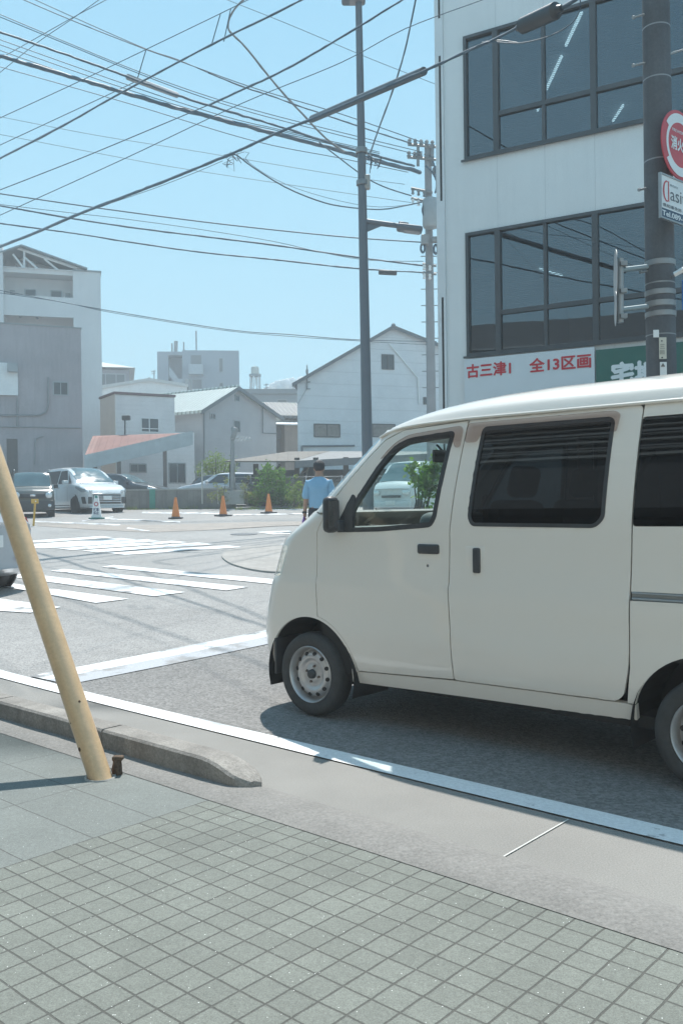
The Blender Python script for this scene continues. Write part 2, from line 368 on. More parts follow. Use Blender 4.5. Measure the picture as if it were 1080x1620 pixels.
def foliage(name, c):
    if name in MATS: return MATS[name]
    m, n, b, out = nodes(name); co = NN(n, 'ShaderNodeTexCoord').outputs['Object']
    oi = NN(n, 'ShaderNodeTexNoise'); oi.inputs['Scale'].default_value = 6; n.links.new(co, oi.inputs['Vector'])
    col = mixc(n, ramp(n, oi.outputs[0], .3, .7), mul(c, .6), mul(c, 1.5)); n.links.new(col, b.inputs['Base Color']); b.inputs['Roughness'].default_value = .6
    tr = NN(n, 'ShaderNodeBsdfTranslucent'); n.links.new(mixc(n, 1., col, (1.3, 1.5, .6), 'MULTIPLY'), tr.inputs[0])
    mx = NN(n, 'ShaderNodeMixShader'); mx.inputs[0].default_value = .45; n.links.new(b.outputs[0], mx.inputs[1]); n.links.new(tr.outputs[0], mx.inputs[2]); n.links.new(mx.outputs[0], out.inputs[0])
    MATS[name] = m; return m
def emit(name, c, s):
    m, n, b, out = nodes(name); b.inputs['Base Color'].default_value = (*c, 1); b.inputs['Emission Color'].default_value = (*c, 1); b.inputs['Emission Strength'].default_value = s; return m
M_paint = mat('white_car_paint', (.735, .70, .645), .3, var=.02, scale=.6, coat=.8, spec=.4, rvar=0)
M_black = mat('black_plastic', (.04, .043, .047), .5, var=.2, scale=8, bump=.05)
M_rubber = mat('tyre_rubber', (.045, .047, .048), .8, var=.2, scale=14, bump=.2, bscale=60)
M_dark = mat('dark_underside', (.02, .021, .022), .8)
M_steel = mat('wheel_silver', (.5, .5, .5), .38, metal=.55, var=.1, scale=12)
M_chrome = mat('chrome', (.75, .76, .77), .12, metal=1, var=.02)
M_galv = mat('galvanised_steel', (.27, .28, .285), .5, metal=.4, var=.12, scale=5)
M_conc = mat('concrete', (.33, .33, .31), .85, var=.15, scale=2, fine=.15, fscale=70, bump=.25, bscale=60, streak=.35)
M_alu = mat('grey_aluminium', (.32, .34, .35), .45, metal=.5, var=.06)
M_brown = mat('bronze_sash', (.085, .085, .087), .4, metal=.3, var=.1)
M_white = mat('white_enamel', (.74, .75, .74), .45, var=.04)
M_cable = mat('cable_glare_blue', (.06, .10, .135), .6, var=.15, scale=10)  # dark cables; the blue lift in their colour stands in for glare
M_glass_dark = glass('privacy_glass', (.03, .034, .038), .005, 1.6)
M_glass_clear = glass('clear_car_glass', (.86, .94, .92), .005, 1.5)
M_glass_far = mat('far_window_glass', (.045, .06, .07), .12, var=.2, scale=.8, spec=.7)

# ------------------------------------------------------------------ the ground
def sheet(name, poly, dz, mt, step=.6, zf=None, label=None, edge=None, kind='structure'):
    V, T = cdt(poly, (), step, edge); mb = MB()
    mb.add([(x, y, (zf(x, y) if zf else g(y))+dz) for x, y in V], T)
    for i, f in enumerate(mb.f):
        a, b, c = (Vector(mb.v[k]) for k in f)
        if (b-a).cross(c-a).z < 0: mb.f[i] = f[::-1]
    o = mb.build(name, mt, smooth=True, recalc=False); o['kind'] = kind
    if label: o['label'] = label
    return o
def pq(*pts): return [PQ(*a) for a in pts]
def gx(*pts): return [tuple(G(*a).xy) for a in pts]
M_asph = asphalt('asphalt', (.285, .28, .272), .8)
M_asph_lane = asphalt('coarse_asphalt', (.20, .196, .19), 1.1)
M_asph_old = asphalt('old_asphalt', (.29, .28, .268), 1.0)
M_line = line_paint('line_paint', .26, 2.2); M_line_worn = line_paint('worn_line_paint', .55, 4.); M_gline = line_paint('faded_line', .5, 2.)
# base sheet: asphalt to the horizon, denser near the slope
mb = MB(); xs = [-1500, -300, -90, -40, -20, -10, 0, 10, 20, 40, 90, 300, 1500]; ys = [-1500, -200, -40, -12, 0, 5.5, 6, 6.5, 7, 7.5, 8, 8.5, 12, 20, 30, 41, 60, 120, 400, 1500]
mb.add([(x, y, g(y)-.012) for y in ys for x in xs], [(j*13+i, j*13+i+1, (j+1)*13+i+1, (j+1)*13+i) for j in range(len(ys)-1) for i in range(12)])
o = mb.build('ground', M_asph, smooth=True, recalc=False); o['kind'] = 'structure'
sheet('road', pq((-30, 3.4), (40, 3.4), (40, 16), (-30, 16)), -.006, M_asph, 1.2)
sheet('road_lane', pq((-12, 3.58), (6.02, 3.58), (6.02, 6.9), (-12, 6.9)), -.002, M_asph_lane, .8)
lot = gx((-40, 826), (60, 831), (150, 836), (230, 843), (330, 837), (440, 830), (560, 829)) + [(2.5, 42), (-24, 42)]
sheet('parking_lot', lot, -.004, M_asph_old, 1.5)
# gutter slab, rounded strip, paving
M_gut = mat('gutter_concrete', (.235, .228, .213), .85, var=.10, scale=1.1, fine=.22, fscale=150, bump=.35, bscale=140)
M_strip = mat('rough_concrete_strip', (.212, .205, .193), .9, var=.08, scale=5, fine=.2, fscale=70, bump=.6, bscale=50)
sheet('gutter', pq((-20, 2.86), (22, 2.86), (22, 3.415), (-20, 3.415)), .0, M_gut, .5)
def hump(x, y):
    q = RQ.x*x+RQ.y*y; t = (q-2.60)/.29; return g(y) + .004 + (.022*math.sin(PI*min(1, max(0, t)))**.8 if 0 < t < 1 else 0)
mb = MB(); ps = np.arange(-20, 22.01, .12); qs = np.linspace(2.60, 2.89, 13)
for p_ in ps:
    for q_ in qs: x, y = PQ(p_, q_); mb.v.append((x, y, hump(x, y)+.0025*math.sin(p_*7.3+q_*9)*math.sin(p_*3.1)*(2.6 < q_ < 2.88)))
mb.f = [(i*13+j, (i+1)*13+j, (i+1)*13+j+1, i*13+j+1) for i in range(len(ps)-1) for j in range(12)]
o = mb.build('kerb_strip', M_strip, smooth=True); o['kind'] = 'structure'
M_tile = paving('small_paving_tiles', (.150, .163, .144), .1, .1, 0, RANG, PQ(3.14, 2.62), .0040, (.066, .068, .06), var=.085)
M_slab = paving('large_paving_slabs', (.155, .172, .162), .625, .3, 0, RANG, PQ(3.14, 2.60), .003, (.085, .088, .082), var=.05)
sheet('sidewalk', pq((-20, -2.5), (3.14, -2.5), (3.14, 2.605), (-20, 2.605)), .002, M_tile, .8)
sheet('pavement', pq((3.14, -2.5), (22, -2.5), (22, 2.605), (3.14, 2.605)), .002, M_slab, .8)
# painted lines
sheet('road_line', pq((-12, 3.425), (14, 3.425), (14, 3.575), (-12, 3.575)), .004, line_paint('edge_line_paint', .05, 6.), .5, label='white line along the edge of the road')
sheet('road_line', pq((6.26, 3.62), (6.5, 3.6), (6.52, 6.75), (6.27, 6.75)), .004, M_line, .5)
sheet('road_line', pq((5.98, 3.62), (6.26, 3.62), (6.27, 6.75), (6.0, 6.75)), .004, line_paint('dull_stop_paint', .42, 2.2, (.40, .42, .45), (.27, .27, .27)), .5)
def zz(*pts): return gx(*[(x/2.4545, 780+y/2.4545) for x, y in pts])
for q in [((395,288),(440,280),(1065,336),(1120,346),(1120,362),(1065,355)), ((195,303),(250,296),(965,366),(880,379)), ((35,325),(95,313),(720,386),(598,402)),
          ((-90,345),(30,350),(500,412),(372,428)), ((-160,400),(0,411),(238,444),(118,466),(-150,450))]:
    sheet('crosswalk_stripe', zz(*q), .004, M_line, .6)
for q in [((420,233),(482,241),(945,210),(880,204)), ((318,224),(376,231),(832,200),(770,193)), ((220,215),(278,222),(728,192),(668,186)),
          ((20,215),(180,215),(628,187),(568,180)), ((20,206),(150,207),(528,181),(470,175)), ((20,192),(150,193),(440,173),(392,168))]:
    sheet('crosswalk_stripe', zz(*q), .004, M_line, .8)
for q in [((990,152),(1120,147),(1180,158),(1060,161)), ((985,209),(1110,197),(1120,203),(1000,213))]: sheet('road_line', zz(*q), .004, M_line, .8)
def z4(*pts): return gx(*[(x/3.857, 600+y/3.857) for x, y in pts])
for q in [((200,864),(735,886),(730,893),(200,871)), ((640,848),(1100,868),(1100,876),(640,854)), ((780,905),(920,925),(905,932),(770,911)), ((500,862),(640,843),(690,838),(690,843),(640,849),(500,868))]:
    sheet('parking_line', z4(*q), .004, M_gline, 1.2)
def z5(*pts): return gx(*[(240+x/3.857, 520+y/3.857) for x, y in pts])
for q in [((-60,1118),(420,1122),(420,1131),(-60,1127)), ((430,1100),(960,1098),(960,1106),(430,1108)), ((-200,1092),(300,1090),(300,1097),(-200,1100)), ((500,1132),(960,1125),(960,1132),(500,1140))]:
    sheet('parking_line', z5(*q), .004, M_gline, 1.2)
sheet('gutter_joint', pq((1.770, 2.87), (1.777, 2.87), (1.777, 3.40), (1.770, 3.40)), .0045, mat('pale_mortar', (.55, .55, .52), .9), .5)
sheet('lot_apron', gx((60,832),(150,838),(240,842),(330,838.5),(440,832),(520,829.5),(520,824),(400,826),(300,829),(230,831),(150,829),(60,826)), .001, paving('apron_brick', (.30, .265, .235), .2, .1, .5, .3, (0, 0), .006, (.2, .18, .16)), .8)
def manhole():
    q = G(386, 845); o = thing('manhole_cover', 'round iron manhole cover set in the road in front of the orange cones', 'manhole cover', q); mb = MB(); mb.lathe([(0, .012), (.28, .012), (.30, .009), (.33, .009), (.335, .0)], (0, 0, 0), (0, -.043, 1), 36); mb.build('cover', mat('cast_iron', (.13, .14, .15), .55, metal=.5, var=.2, scale=9, bump=.6, bscale=25), o, smooth=True, angle=30)
    mb = MB()
    for k in range(6): mb.box(-.2+k*.08-.008, -.2+k*.08+.008, -.18, .18, .0125, .017)
    mb.build('tread_rib', mat('cast_iron', (.13, .14, .15)), o)
manhole()
# traffic island: raised pad of brick with its own kerb
def island():
    M_isl = paving('island_brick', (.30, .285, .265), .2, .1, .5, RANG, (0, 0), .006, (.22, .21, .2))
    pts = gx((352, 885), (350, 878), (362, 870), (385, 866), (430, 863), (500, 862), (560, 866), (560, 905), (430, 907), (395, 902), (366, 894))
    pts = rnd(pts, .5)
    sheet('traffic_island', pts, .022, M_isl, .5); n = len(pts)
    mb = MB(); mb.add([(x, y, g(y)-.02) for x, y in pts]+[(x, y, g(y)+.0215) for x, y in pts], [(i, (i+1) % n, n+(i+1) % n, n+i) for i in range(n)]); o = mb.build('island_kerb', M_conc); o['kind'] = 'structure'
island()

# ------------------------------------------------------------------ kerb block and guard pipe
def kerb():
    rt = thing('kerb_block', 'long low concrete kerb beside the pavement, its near end sloping to the ground', 'kerb', (*PQ(5.5, 2.82), 0), RANG)
    for p0, p1 in ((3.08, 4.2), (4.215, 5.4), (5.415, 6.6), (6.615, 7.8), (7.815, 9.2), (9.215, 12)):
        bm = bmesh.new(); n = 70 if p0 < 3.1 else 20; rings = []
        for i in range(n+1):
            p = p0 + (p1-p0)*i/n; h = .125; 
            if p0 < 3.1: tt = min(1, max(0, (p-3.08)/.32)); h = .045 + .08*math.sin(tt*PI/2)**.9
            q0, q1 = 2.75, 2.93
            if p0 < 3.1: e_ = max(0, 1-(p-3.08)/.10); q0 += .05*e_*e_; q1 -= .05*e_*e_
            prof = [(q0, -.02), (q0, h-.012), (q0+.012, h), (q1-.05, h), (q1-.012, h-.012), (q1, h*.55), (q1, -.02)]
            if h < .0: prof = [(q0+.0, -.02), (q0, h*.8), (q0+.012, h), (q1-.05, h), (q1-.012, h*.8), (q1, h*.4), (q1, -.02)]
            rings.append([bm.verts.new((*PQ(p, q), z+g(PQ(p, q)[1]))) for q, z in prof])
        for a, b in zip(rings, rings[1:]):
            for k in range(6): bm.faces.new((a[k], a[k+1], b[k+1], b[k]))
        bm.faces.new(rings[0]); bm.faces.new(rings[-1][::-1])
        bm.verts.index_update(); mb = MB(); mb.add([v.co for v in bm.verts], [[v.index for v in f.verts] for f in bm.faces]); bm.free()
        mb.build('kerb_segment', mat('kerb_concrete', (.25, .235, .215), .9, var=.25, scale=4, fine=.25, fscale=80, bump=.5, bscale=60, streak=.5), rt, world=True, smooth=True, angle=40)
kerb()
def pipe():
    b = Vector((-1.205, 4.39, 0)); lean = Vector((-.62, .54, 1.33)); rt = thing('guard_pipe', 'leaning cream yellow steel pipe rising from the pavement beside the kerb', 'pipe', b)
    mp_ = mat('yellow_pipe_paint', (.62, .43, .25), .38, var=.1, scale=6, fine=.06, fscale=50, coat=.3)
    mb = MB(); L = 1.75
    mb.tube([b+lean*(t*L) for t in (-.02, .1, .25, .5, .75, 1)], .0565, 32); mb.build('tube', mp_, rt, world=True, smooth=True, angle=50)
    mb = MB(); mb.lathe([(.058, -.03), (.062, .0), (.075, .004), (.078, -.02)], b+Vector((0, 0, .006)), (0, 0, 1), 32); mb.build('collar', M_conc, rt, world=True, smooth=True)
    for a, h, s in ((-1.9, .14, .012), (-2.1, .33, .007), (-1.7, .26, .004)):
        c = b+lean*h/1.33; ln = lean.normalized(); x = ln.cross(Vector((0, 0, 1))).normalized(); y = ln.cross(x)
        d = x*math.cos(a)+y*math.sin(a); d = Vector((0, -1, 0)); d = (d-ln*d.dot(ln)).normalized(); e = ln.cross(d); d2 = (d*math.cos(.75)+e*math.sin(-.75 if h < .3 else .75))
        if d2.x > 0 and h < .3: d2 = (d*math.cos(.75)+e*math.sin(.75))
        mb = MB(); mb.lathe([(0, .0585), (s*.8, .058), (s, .0555)], c, d2, 10)
        mb.build('rust_chip', mat('rust', (.09, .05, .03), .9, var=.4, scale=30), rt, world=True)
    g_ = Vector((0, 0, 0)); wire = MB(); wire.tube([b+lean*L*.98, b+lean*6.5], .006, 6); wire.build('guy_wire', M_galv, rt, world=True, smooth=True)
    # broken stub of an older post
    s = Vector(G(186, 1226)); rt = thing('broken_post_stump', 'short rusty broken post stump at the foot of the yellow pipe', 'stump', s); mr = mat('rusty_stub', (.11, .075, .05), .95, var=.5, scale=30, bump=.9, bscale=70)
    bm = bmesh.new(); bmesh.ops.create_cone(bm, segments=16, radius1=.026, radius2=.021, depth=.075, cap_ends=True); bmesh.ops.subdivide_edges(bm, edges=bm.edges[:], cuts=2)
    for v in bm.verts: v.co += Vector((rng.normal(0, .0022), rng.normal(0, .0022), .036+(rng.normal(0, .006) if v.co.z > .03 else 0)))
    bm.verts.index_update(); mb = MB(); mb.add([v.co for v in bm.verts], [[v.index for v in f.verts] for f in bm.faces]); bm.free(); mb.build('stub', mr, rt, smooth=True)
    mb = MB(); mb.rbox(-.024, .030, -.02, .022, .072, .094, .007); mb.build('torn_cap', mr, rt, smooth=True)
pipe()

# ------------------------------------------------------------------ the white kei van (built in its own axes: u forward, w to the near side, z up)
def interp(tab):
    xs, ys = zip(*tab)
    # monotone-ish smooth interpolation
    def f(x): return float(np.interp(x, xs, ys))
    return f
def white_van():
    O = (-.186, 5.58)
    rt = thing('kei_van', 'white kei delivery van waiting at the stop line, side on and nearest of all vehicles', 'van', (O[0], O[1], 0), RANG)
    CW, R, RR, UB = -.76, .20, .14, -2.97
    Ut = [(.2,.50),(.27,.54),(.34,.555),(.5,.555),(.6,.54),(.67,.525),(.78,.49),(.86,.462),(.93,.44),(1.0,.415),(1.06,.395),(1.11,.37),(1.15,.325),(1.18,.275),(1.21,.22),(1.25,.155),(1.31,.085),(1.4,-.01),(1.6,-.222),(1.735,-.365),(1.81,-.45)]
    zz_ = np.linspace(.2, 1.81, 200); uu = np.interp(zz_, *zip(*Ut)); k = np.ones(9)/9; us = np.convolve(np.pad(uu, 4, mode='edge'), k, 'valid')
    def U(z): return float(np.interp(z, zz_, us))
    def wz(z):
        w_ = 0.0
        if z > 1.2: w_ -= .105*((z-1.2)/.6)**1.6
        if z < .62: w_ -= .055*((.62-z)/.35)**2
        t = min(1, max(0, (z-.865)/.03)); w_ -= .007*(t*t*(3-2*t))
        w_ += .010*math.exp(-((z-.83)/.12)**2)
        return w_
    def mp(t, z, off=0.0):
        uc = U(z)-R; w0 = wz(z); ub = UB+RR
        if z > 1.2: ub += .10*((z-1.2)/.6)
        if t > uc:
            a = (t-uc)/R
            if a <= PI/2: return (uc+(R+off)*math.sin(a), w0-R+(R+off)*math.cos(a), z)
            e = t-uc-R*PI/2; return (U(z)+off, w0-R-e, z)
        if t < ub:
            a = (ub-t)/RR
            if a <= PI/2: return (ub-(RR+off)*math.sin(a), w0-RR+(RR+off)*math.cos(a), z)
            return (ub-RR-off, w0-RR-(a-PI/2)*RR, z)
        return (t, w0+off, z)
    mp.cw = CW
    def tc(z): return U(z)-R+R*PI/2+(wz(z)-R-CW)
    def tb(z): return UB+RR+(.10*((z-1.2)/.6) if z > 1.2 else 0)-RR*PI/2-(wz(z)-RR-CW)
    HUBF, HUBR, HZ, AR = .05, -2.42, .265, .365
    def arc(c, r, a0, a1, n=18): return [(c+r*math.cos(math.radians(a0+(a1-a0)*i/n)), HZ+r*math.sin(math.radians(a0+(a1-a0)*i/n))) for i in range(n+1)]
    AL = [(-.035,1.16),(-.10,1.27),(-.21,1.41),(-.42,1.62),(-.53,1.715),(-.66,1.765)]
    bpill = [(-1.094,1.79),(-1.066,1.527),(-1.028,1.182),(-1.023,.87),(-1.027,.626),(-1.029,.36)]
    spill = [(-1.036,.357),(-1.034,.626),(-1.030,.87),(-1.035,1.182),(-1.073,1.527),(-1.101,1.79)]
    dF = [(-.037,.64)]+AL+bpill+[(-.30,.325)]+arc(HUBF, AR+.02, 172, 104, 14)[0:]
    dF = dF[:-1] if math.hypot(dF[-1][0]-dF[0][0], dF[-1][1]-dF[0][1]) < .03 else dF
    winF = [(-.255,1.172),(-.32,1.327),(-.498,1.567),(-.60,1.672),(-.70,1.712),(-1.015,1.735),(-1.0,1.66),(-.935,1.255),(-.905,1.207),(-.545,1.18)]
    winF = rnd(winF, [.03,.05,.05,.06,.06,.03,.05,.06,.05,.05])
    dS = spill+[(-2.09,1.797),(-2.068,1.221),(-2.059,.922),(-2.049,.54),(-2.014,.40),(-1.975,.368)]
    dS = rnd(dS, [.02,0,0,0,0,.02,.03,.05,.05,.08,.05,.04], 3)
    winS = rnd([(-1.20,1.745),(-1.152,1.255),(-1.175,1.212),(-1.885,1.207),(-1.93,1.25),(-1.953,1.745)], [.03,.04,.04,.05,.05,.04])
    winR = rnd([(-2.092,1.735),(-2.073,1.212),(-2.74,1.215),(-2.80,1.26),(-2.77,1.735)], [.02,.02,.05,.05,.05])
    rail = [(-2.063,.862),(-2.063,.905),(-2.86,.91),(-2.86,.867)]
    lamp = rnd([(.232,1.078),(.285,.878),(.46,.872),(.62,.90),(.66,1.06),(.45,1.085)], .03)
    zs = [.30,.36,.45,.55,.65,.75,.85,.95,1.05,1.12,1.18,1.22,1.26,1.30]
    fender = [(-.03,1.165),(-.03,.655)]+arc(HUBF, AR+.018, 102, 172, 14)+arc(HUBF, AR, 172, 14, 26)+[(HUBF+AR+.005,.29)]+[(tc(.29)-.0,.29)]+[(tc(z), z) for z in zs]+[(U(1.30)-R+.12,1.30),(U(1.27)-R+.02,1.275),(-.093,1.272)]
    pillar = [(-.088,1.285),(U(1.285)-R+.10,1.295)]+[(U(z)-R+.095, z) for z in (1.36,1.45,1.55,1.65,1.72)]+[(-.44,1.775),(-.665,1.79),(-1.088,1.797),(-1.09,1.793)]
    pillar = pillar[:-1]+[(-1.09,1.795),(-.66,1.771),(-.525,1.722),(-.416,1.628),(-.206,1.418)]
    shield = [(U(1.31)-R+.11,1.32)]+[(tc(z), z) for z in (1.32,1.4,1.5,1.6,1.7,1.735)]+[(U(z)-R+.105, z) for z in (1.735,1.65,1.55,1.45,1.37)]
    quarter = [(-2.097,1.797),(-2.075,1.221),(-2.066,.922),(-2.056,.54),(-2.035,.37),(-2.085,.366)]+arc(HUBR, AR, 162, 10, 26)+[(HUBR-0,0)]
    quarter = [(-2.097,1.797),(-2.075,1.221),(-2.066,.922),(-2.056,.54),(-2.030,.366),(HUBR+AR-.012,.366)]+arc(HUBR, AR, 16, 172, 26)+[(HUBR-AR,.30)]+[(-2.86,.28)]+[(tb(z), z) for z in (.30,.5,.8,1.1,1.3,1.5,1.797)]
    rocker = [(-.262,.245),(-.70,.255),(-1.2,.266),(-1.6,.272),(HUBR+AR-.01,.283),(HUBR+AR-.013,.358),(-1.96,.361),(-1.03,.35),(-.30,.318),(-.275,.33)]
    for mir in (False, True):
        nm = dict(mirror=mir)
        fd = panel('front_body', M_paint, rt, mp, fender, [lamp], .035, edge=.02, **nm)
        panel('headlight', mat('headlight_reflector', (.62, .60, .54), .3, metal=.2), fd, mp, inset(lamp, .006), [], .04, -.035, 0, **nm)
        hl = panel('headlight_lens', glass('headlight_lens', (.86, .86, .83), .01, 1.5), fd, mp, inset(lamp, .003), [], .035, -.001, .012, edge=.02, **nm)
        panel('pillar', M_paint, rt, mp, pillar, [], .035, edge=.02, **nm)
        d = panel('front_door', M_paint, rt, mp, dF, [winF], .035, edge=.02, **nm)
        panel('window_seal', M_black, d, mp, inset(winF, -.006), [inset(winF, .022)], .03, .003, .03, edge=.015, **nm)
        panel('window_glass', M_glass_clear, d, mp, inset(winF, .004), [], .06, -.012, 0, edge=.03, **nm)
        s = panel('sliding_door', M_paint, rt, mp, dS, [winS], .035, edge=.02, **nm)
        panel('window_seal', M_black, s, mp, inset(winS, -.004), [inset(winS, .016)], .03, .003, .02, edge=.015, **nm)
        panel('window_glass', M_glass_dark, s, mp, inset(winS, .004), [], .06, -.004, 0, edge=.03, **nm)
        q = panel('rear_body', M_paint, rt, mp, quarter, [winR, rail], .04, edge=.02, **nm)
        panel('window_glass', M_glass_dark, q, mp, inset(winR, .004), [], .06, .002, .01, edge=.03, **nm)
        rl = MB(); 
        sgn = (lambda y: 2*CW-y) if mir else (lambda y: y)
        W = lambda z: wz(z)
        for zc, rr, cc in ((.871, .007, 0), (.898, .006, 0)): rl.tube([(u, sgn(W(.88)-.012), zc) for u in (-2.07, -2.4, -2.86)], rr, 8)
        rl.box(-2.86, -2.065, min(sgn(W(.88)-.03), sgn(W(.88)-.02)), max(sgn(W(.88)-.03), sgn(W(.88)-.02)), .862, .908); rl.build('slide_rail', M_alu, q, smooth=True, angle=40)
        panel('rocker', M_paint, rt, mp, rocker, [], .035, -.006, .03, edge=.02, roll=.004, **nm)
        # rain visors: smoked strips standing off the glass
        M_vis = glass('smoked_visor', (.72, .62, .58), .06, 1.5)
        vF = rnd([(-.52,1.60),(-.612,1.69),(-.71,1.735),(-1.085,1.765),(-1.075,1.645),(-1.045,1.64),(-1.015,1.70),(-.72,1.675),(-.63,1.635)], [.01,.04,.04,.04,.02,.02,.03,.03,.02])
        vS = rnd([(-1.105,1.665),(-1.112,1.772),(-1.955,1.775),(-1.99,1.76),(-1.975,1.672),(-1.945,1.672),(-1.935,1.71),(-1.2,1.705),(-1.18,1.665)], [.02,.02,.03,.03,.01,.01,.03,.03,.02])
        panel('rain_visor', M_vis, d, mp, vF, [], .03, .022, .006, edge=.02, roll=.002, **nm)
        panel('rain_visor', M_vis, s, mp, vS, [], .03, .022, .006, edge=.02, roll=.002, **nm)
        # handles
        y0 = W(1.07); a = (lambda y0, y1: (min(sgn(y0), sgn(y1)), max(sgn(y0), sgn(y1))))
        yy = a(y0-.004, y0+.014); h = MB(); h.rbox(-.965, -.818, *yy, 1.052, 1.106, .012); h.build('door_handle', M_black, d, smooth=True)
        yy = a(y0-.01, y0+.0015); h = MB(); h.rbox(-.972, -.812, *yy, 1.018, 1.11, .005); h.build('handle_recess', M_paint, d, smooth=True)
        h = MB(); h.lathe([(0, .003), (.008, .003), (.009, 0)], (-.885, sgn(y0+.001), .985), (0, 1 if not mir else -1, 0), 16); h.build('key_hole', M_chrome, d)
        yy = a(y0-.004, y0+.016); h = MB(); h.rbox(-1.232, -1.187, *yy, .957, 1.092, .009); h.build('door_handle', M_black, s, smooth=True)
        yy = a(y0-.01, y0+.0015); h = MB(); h.rbox(-1.26, -1.135, *yy, .945, 1.10, .005); h.build('handle_recess', M_paint, s, smooth=True)
        # door mirror on its stalk
        h = MB(); yy = a(.008, .105); h.rbox(-.25, -.172, *yy, 1.165, 1.385, .032)
        hm = h.build('door_mirror', M_black, d, smooth=True)
        h = MB(); yy = a(-.02, .05); h.rbox(-.27, -.20, *yy, 1.175, 1.24, .015); h.build('mirror_arm', M_black, hm, smooth=True)
        sail = [(-.20,1.19),(-.262,1.345),(-.318,1.345),(-.25,1.172)]
        panel('mirror_base', M_black, d, mp, rnd([(-.205,1.165),(-.20,1.205),(-.318,1.40),(-.345,1.385),(-.33,1.17)], .015), [], .03, .006, .02, **nm)
        h = MB(); yy = a(.025, .115); h.box(-.253, -.2505, *yy, 1.19, 1.36); h.build('mirror_glass', M_chrome, hm)
        # mud flap and dark lower corner ahead of the wheel
        h = MB(); yy = a(-.26, -.012); h.rbox(HUBF+.298, HUBF+.316, *yy, .235, .47, .006); h.build('front_flap', M_black, rt, smooth=True)
        # wheel arch liner
        for hc in (HUBF, HUBR):
            h = MB(); n = 20; rings = []
            pts = [(hc+(AR+.004)*math.cos(t_), HZ+(AR+.004)*math.sin(t_)) for t_ in np.linspace(-.30, PI+.3, n+1)]
            k0 = len(h.v); h.v += [(x, sgn(-.012), z) for x, z in pts]+[(x, sgn(-.36), z) for x, z in pts]
            h.f += [(i, i+1, n+2+i, n+1+i) for i in range(n)]+[tuple(range(n+1, 2*n+2))]
            h.build('arch_liner', M_dark, rt, recalc=False)
        # wheels
        for hc in (HUBF, HUBR):
            ax = Vector((0, -1 if mir else 1, 0)); Ow = Vector((hc, sgn(-.075), HZ))
            t = MB(); t.lathe([(.172,-.055),(.19,-.068),(.235,-.070),(.255,-.058),(.263,-.03),(.265,0),(.263,.03),(.255,.054),(.245,.064),(.225,.068),(.205,.067),(.188,.062),(.176,.052)], Ow, ax, 56, closed=True)
            ty = t.build('wheel', M_rubber, rt, smooth=True)
            rp = [(.178,.052),(.180,.060),(.176,.064),(.170,.058),(.164,.035),(.158,-.004),(.149,-.008),(.143,.022),(.125,.040),(.110,.043),(.098,.040),(.088,.026),(.070,.022),(.055,.028),(.040,.034),(.03,.034)]
            t = MB(); t.lathe(rp, Ow, ax, 56); t.slot()
            x_ = ax.orthogonal().normalized(); y_ = ax.cross(x_)
            for kk in range(12):
                an = 2*PI*kk/12+.1; c = Ow+(x_*math.cos(an)+y_*math.sin(an))*.1315+ax*.0385
                t.lathe([(0,.003),(.0125,.003),(.0138,-.006)], c, (ax*1.0+(x_*math.cos(an)+y_*math.sin(an))*.45), 12)
            t.build('rim', [M_steel, M_dark], ty, smooth=True, angle=50)
            t = MB(); t.lathe([(0,.058),(.022,.058),(.028,.054),(.031,.03)], Ow, ax, 24); t.build('hub_cap', M_black, ty, smooth=True)
            for kk in range(4):
                t = MB(); an = 2*PI*kk/4+.5; c = Ow+(x_*math.cos(an)+y_*math.sin(an))*.052+ax*.024; t.lathe([(0,.02),(.006,.019),(.009,.014),(.0095,0)], c, ax, 6)
                t.build('wheel_nut', mat('rusty_steel', (.2, .17, .15), .5, metal=.6, var=.3, scale=40), ty, smooth=True, angle=30)
        # windscreen and seals
        panel('windscreen', M_glass_clear, rt, mp, shield, [], .05, -.004, 0, edge=.03, **nm)
        # rear lamp
        panel('rear_lamp', mat('red_lens', (.35, .02, .02), .15, coat=.6), q, mp, rnd([(-3.0,.95),(-2.90,.95),(-2.88,1.3),(-2.98,1.3)], .02), [], .03, .004, .01, **nm)
        panel('rear_window', M_glass_dark, q, mp, [(tb(1.25), 1.25), (-3.12, 1.25), (-3.08, 1.68), (tb(1.68), 1.68)], [], .06, .004, 0, **nm)
        # drip rail
        def ze(u): return float(np.interp(-u, [.40,.505,.58,.66,.8,1.1,2.9], [1.70,1.748,1.768,1.782,1.792,1.80,1.80]))
        rg = MB(); rg.tube([(u, sgn(wz(1.79)+.004), ze(u)+.001) for u in np.linspace(-.47, -2.88, 40)], .0085, 8); rg.build('drip_rail', M_paint, rt, smooth=True)
    # roof
    def zc(u): return float(np.interp(-u, [.36,.42,.5,.6,.72,.85,1.0,1.2,1.5,2.2,2.7,2.9,3.0], [1.735,1.79,1.832,1.868,1.903,1.93,1.95,1.968,1.982,1.985,1.965,1.945,1.92]))
    def ze(u): return float(np.interp(-u, [.36,.47,.505,.58,.66,.8,1.1,2.9], [1.70,1.735,1.748,1.768,1.782,1.792,1.80,1.80]))
    zc_s = np.linspace(-3.0, -.36, 300); 
    nx, ns = 48, 60; pts = []; 
    hw = -CW+wz(1.80)
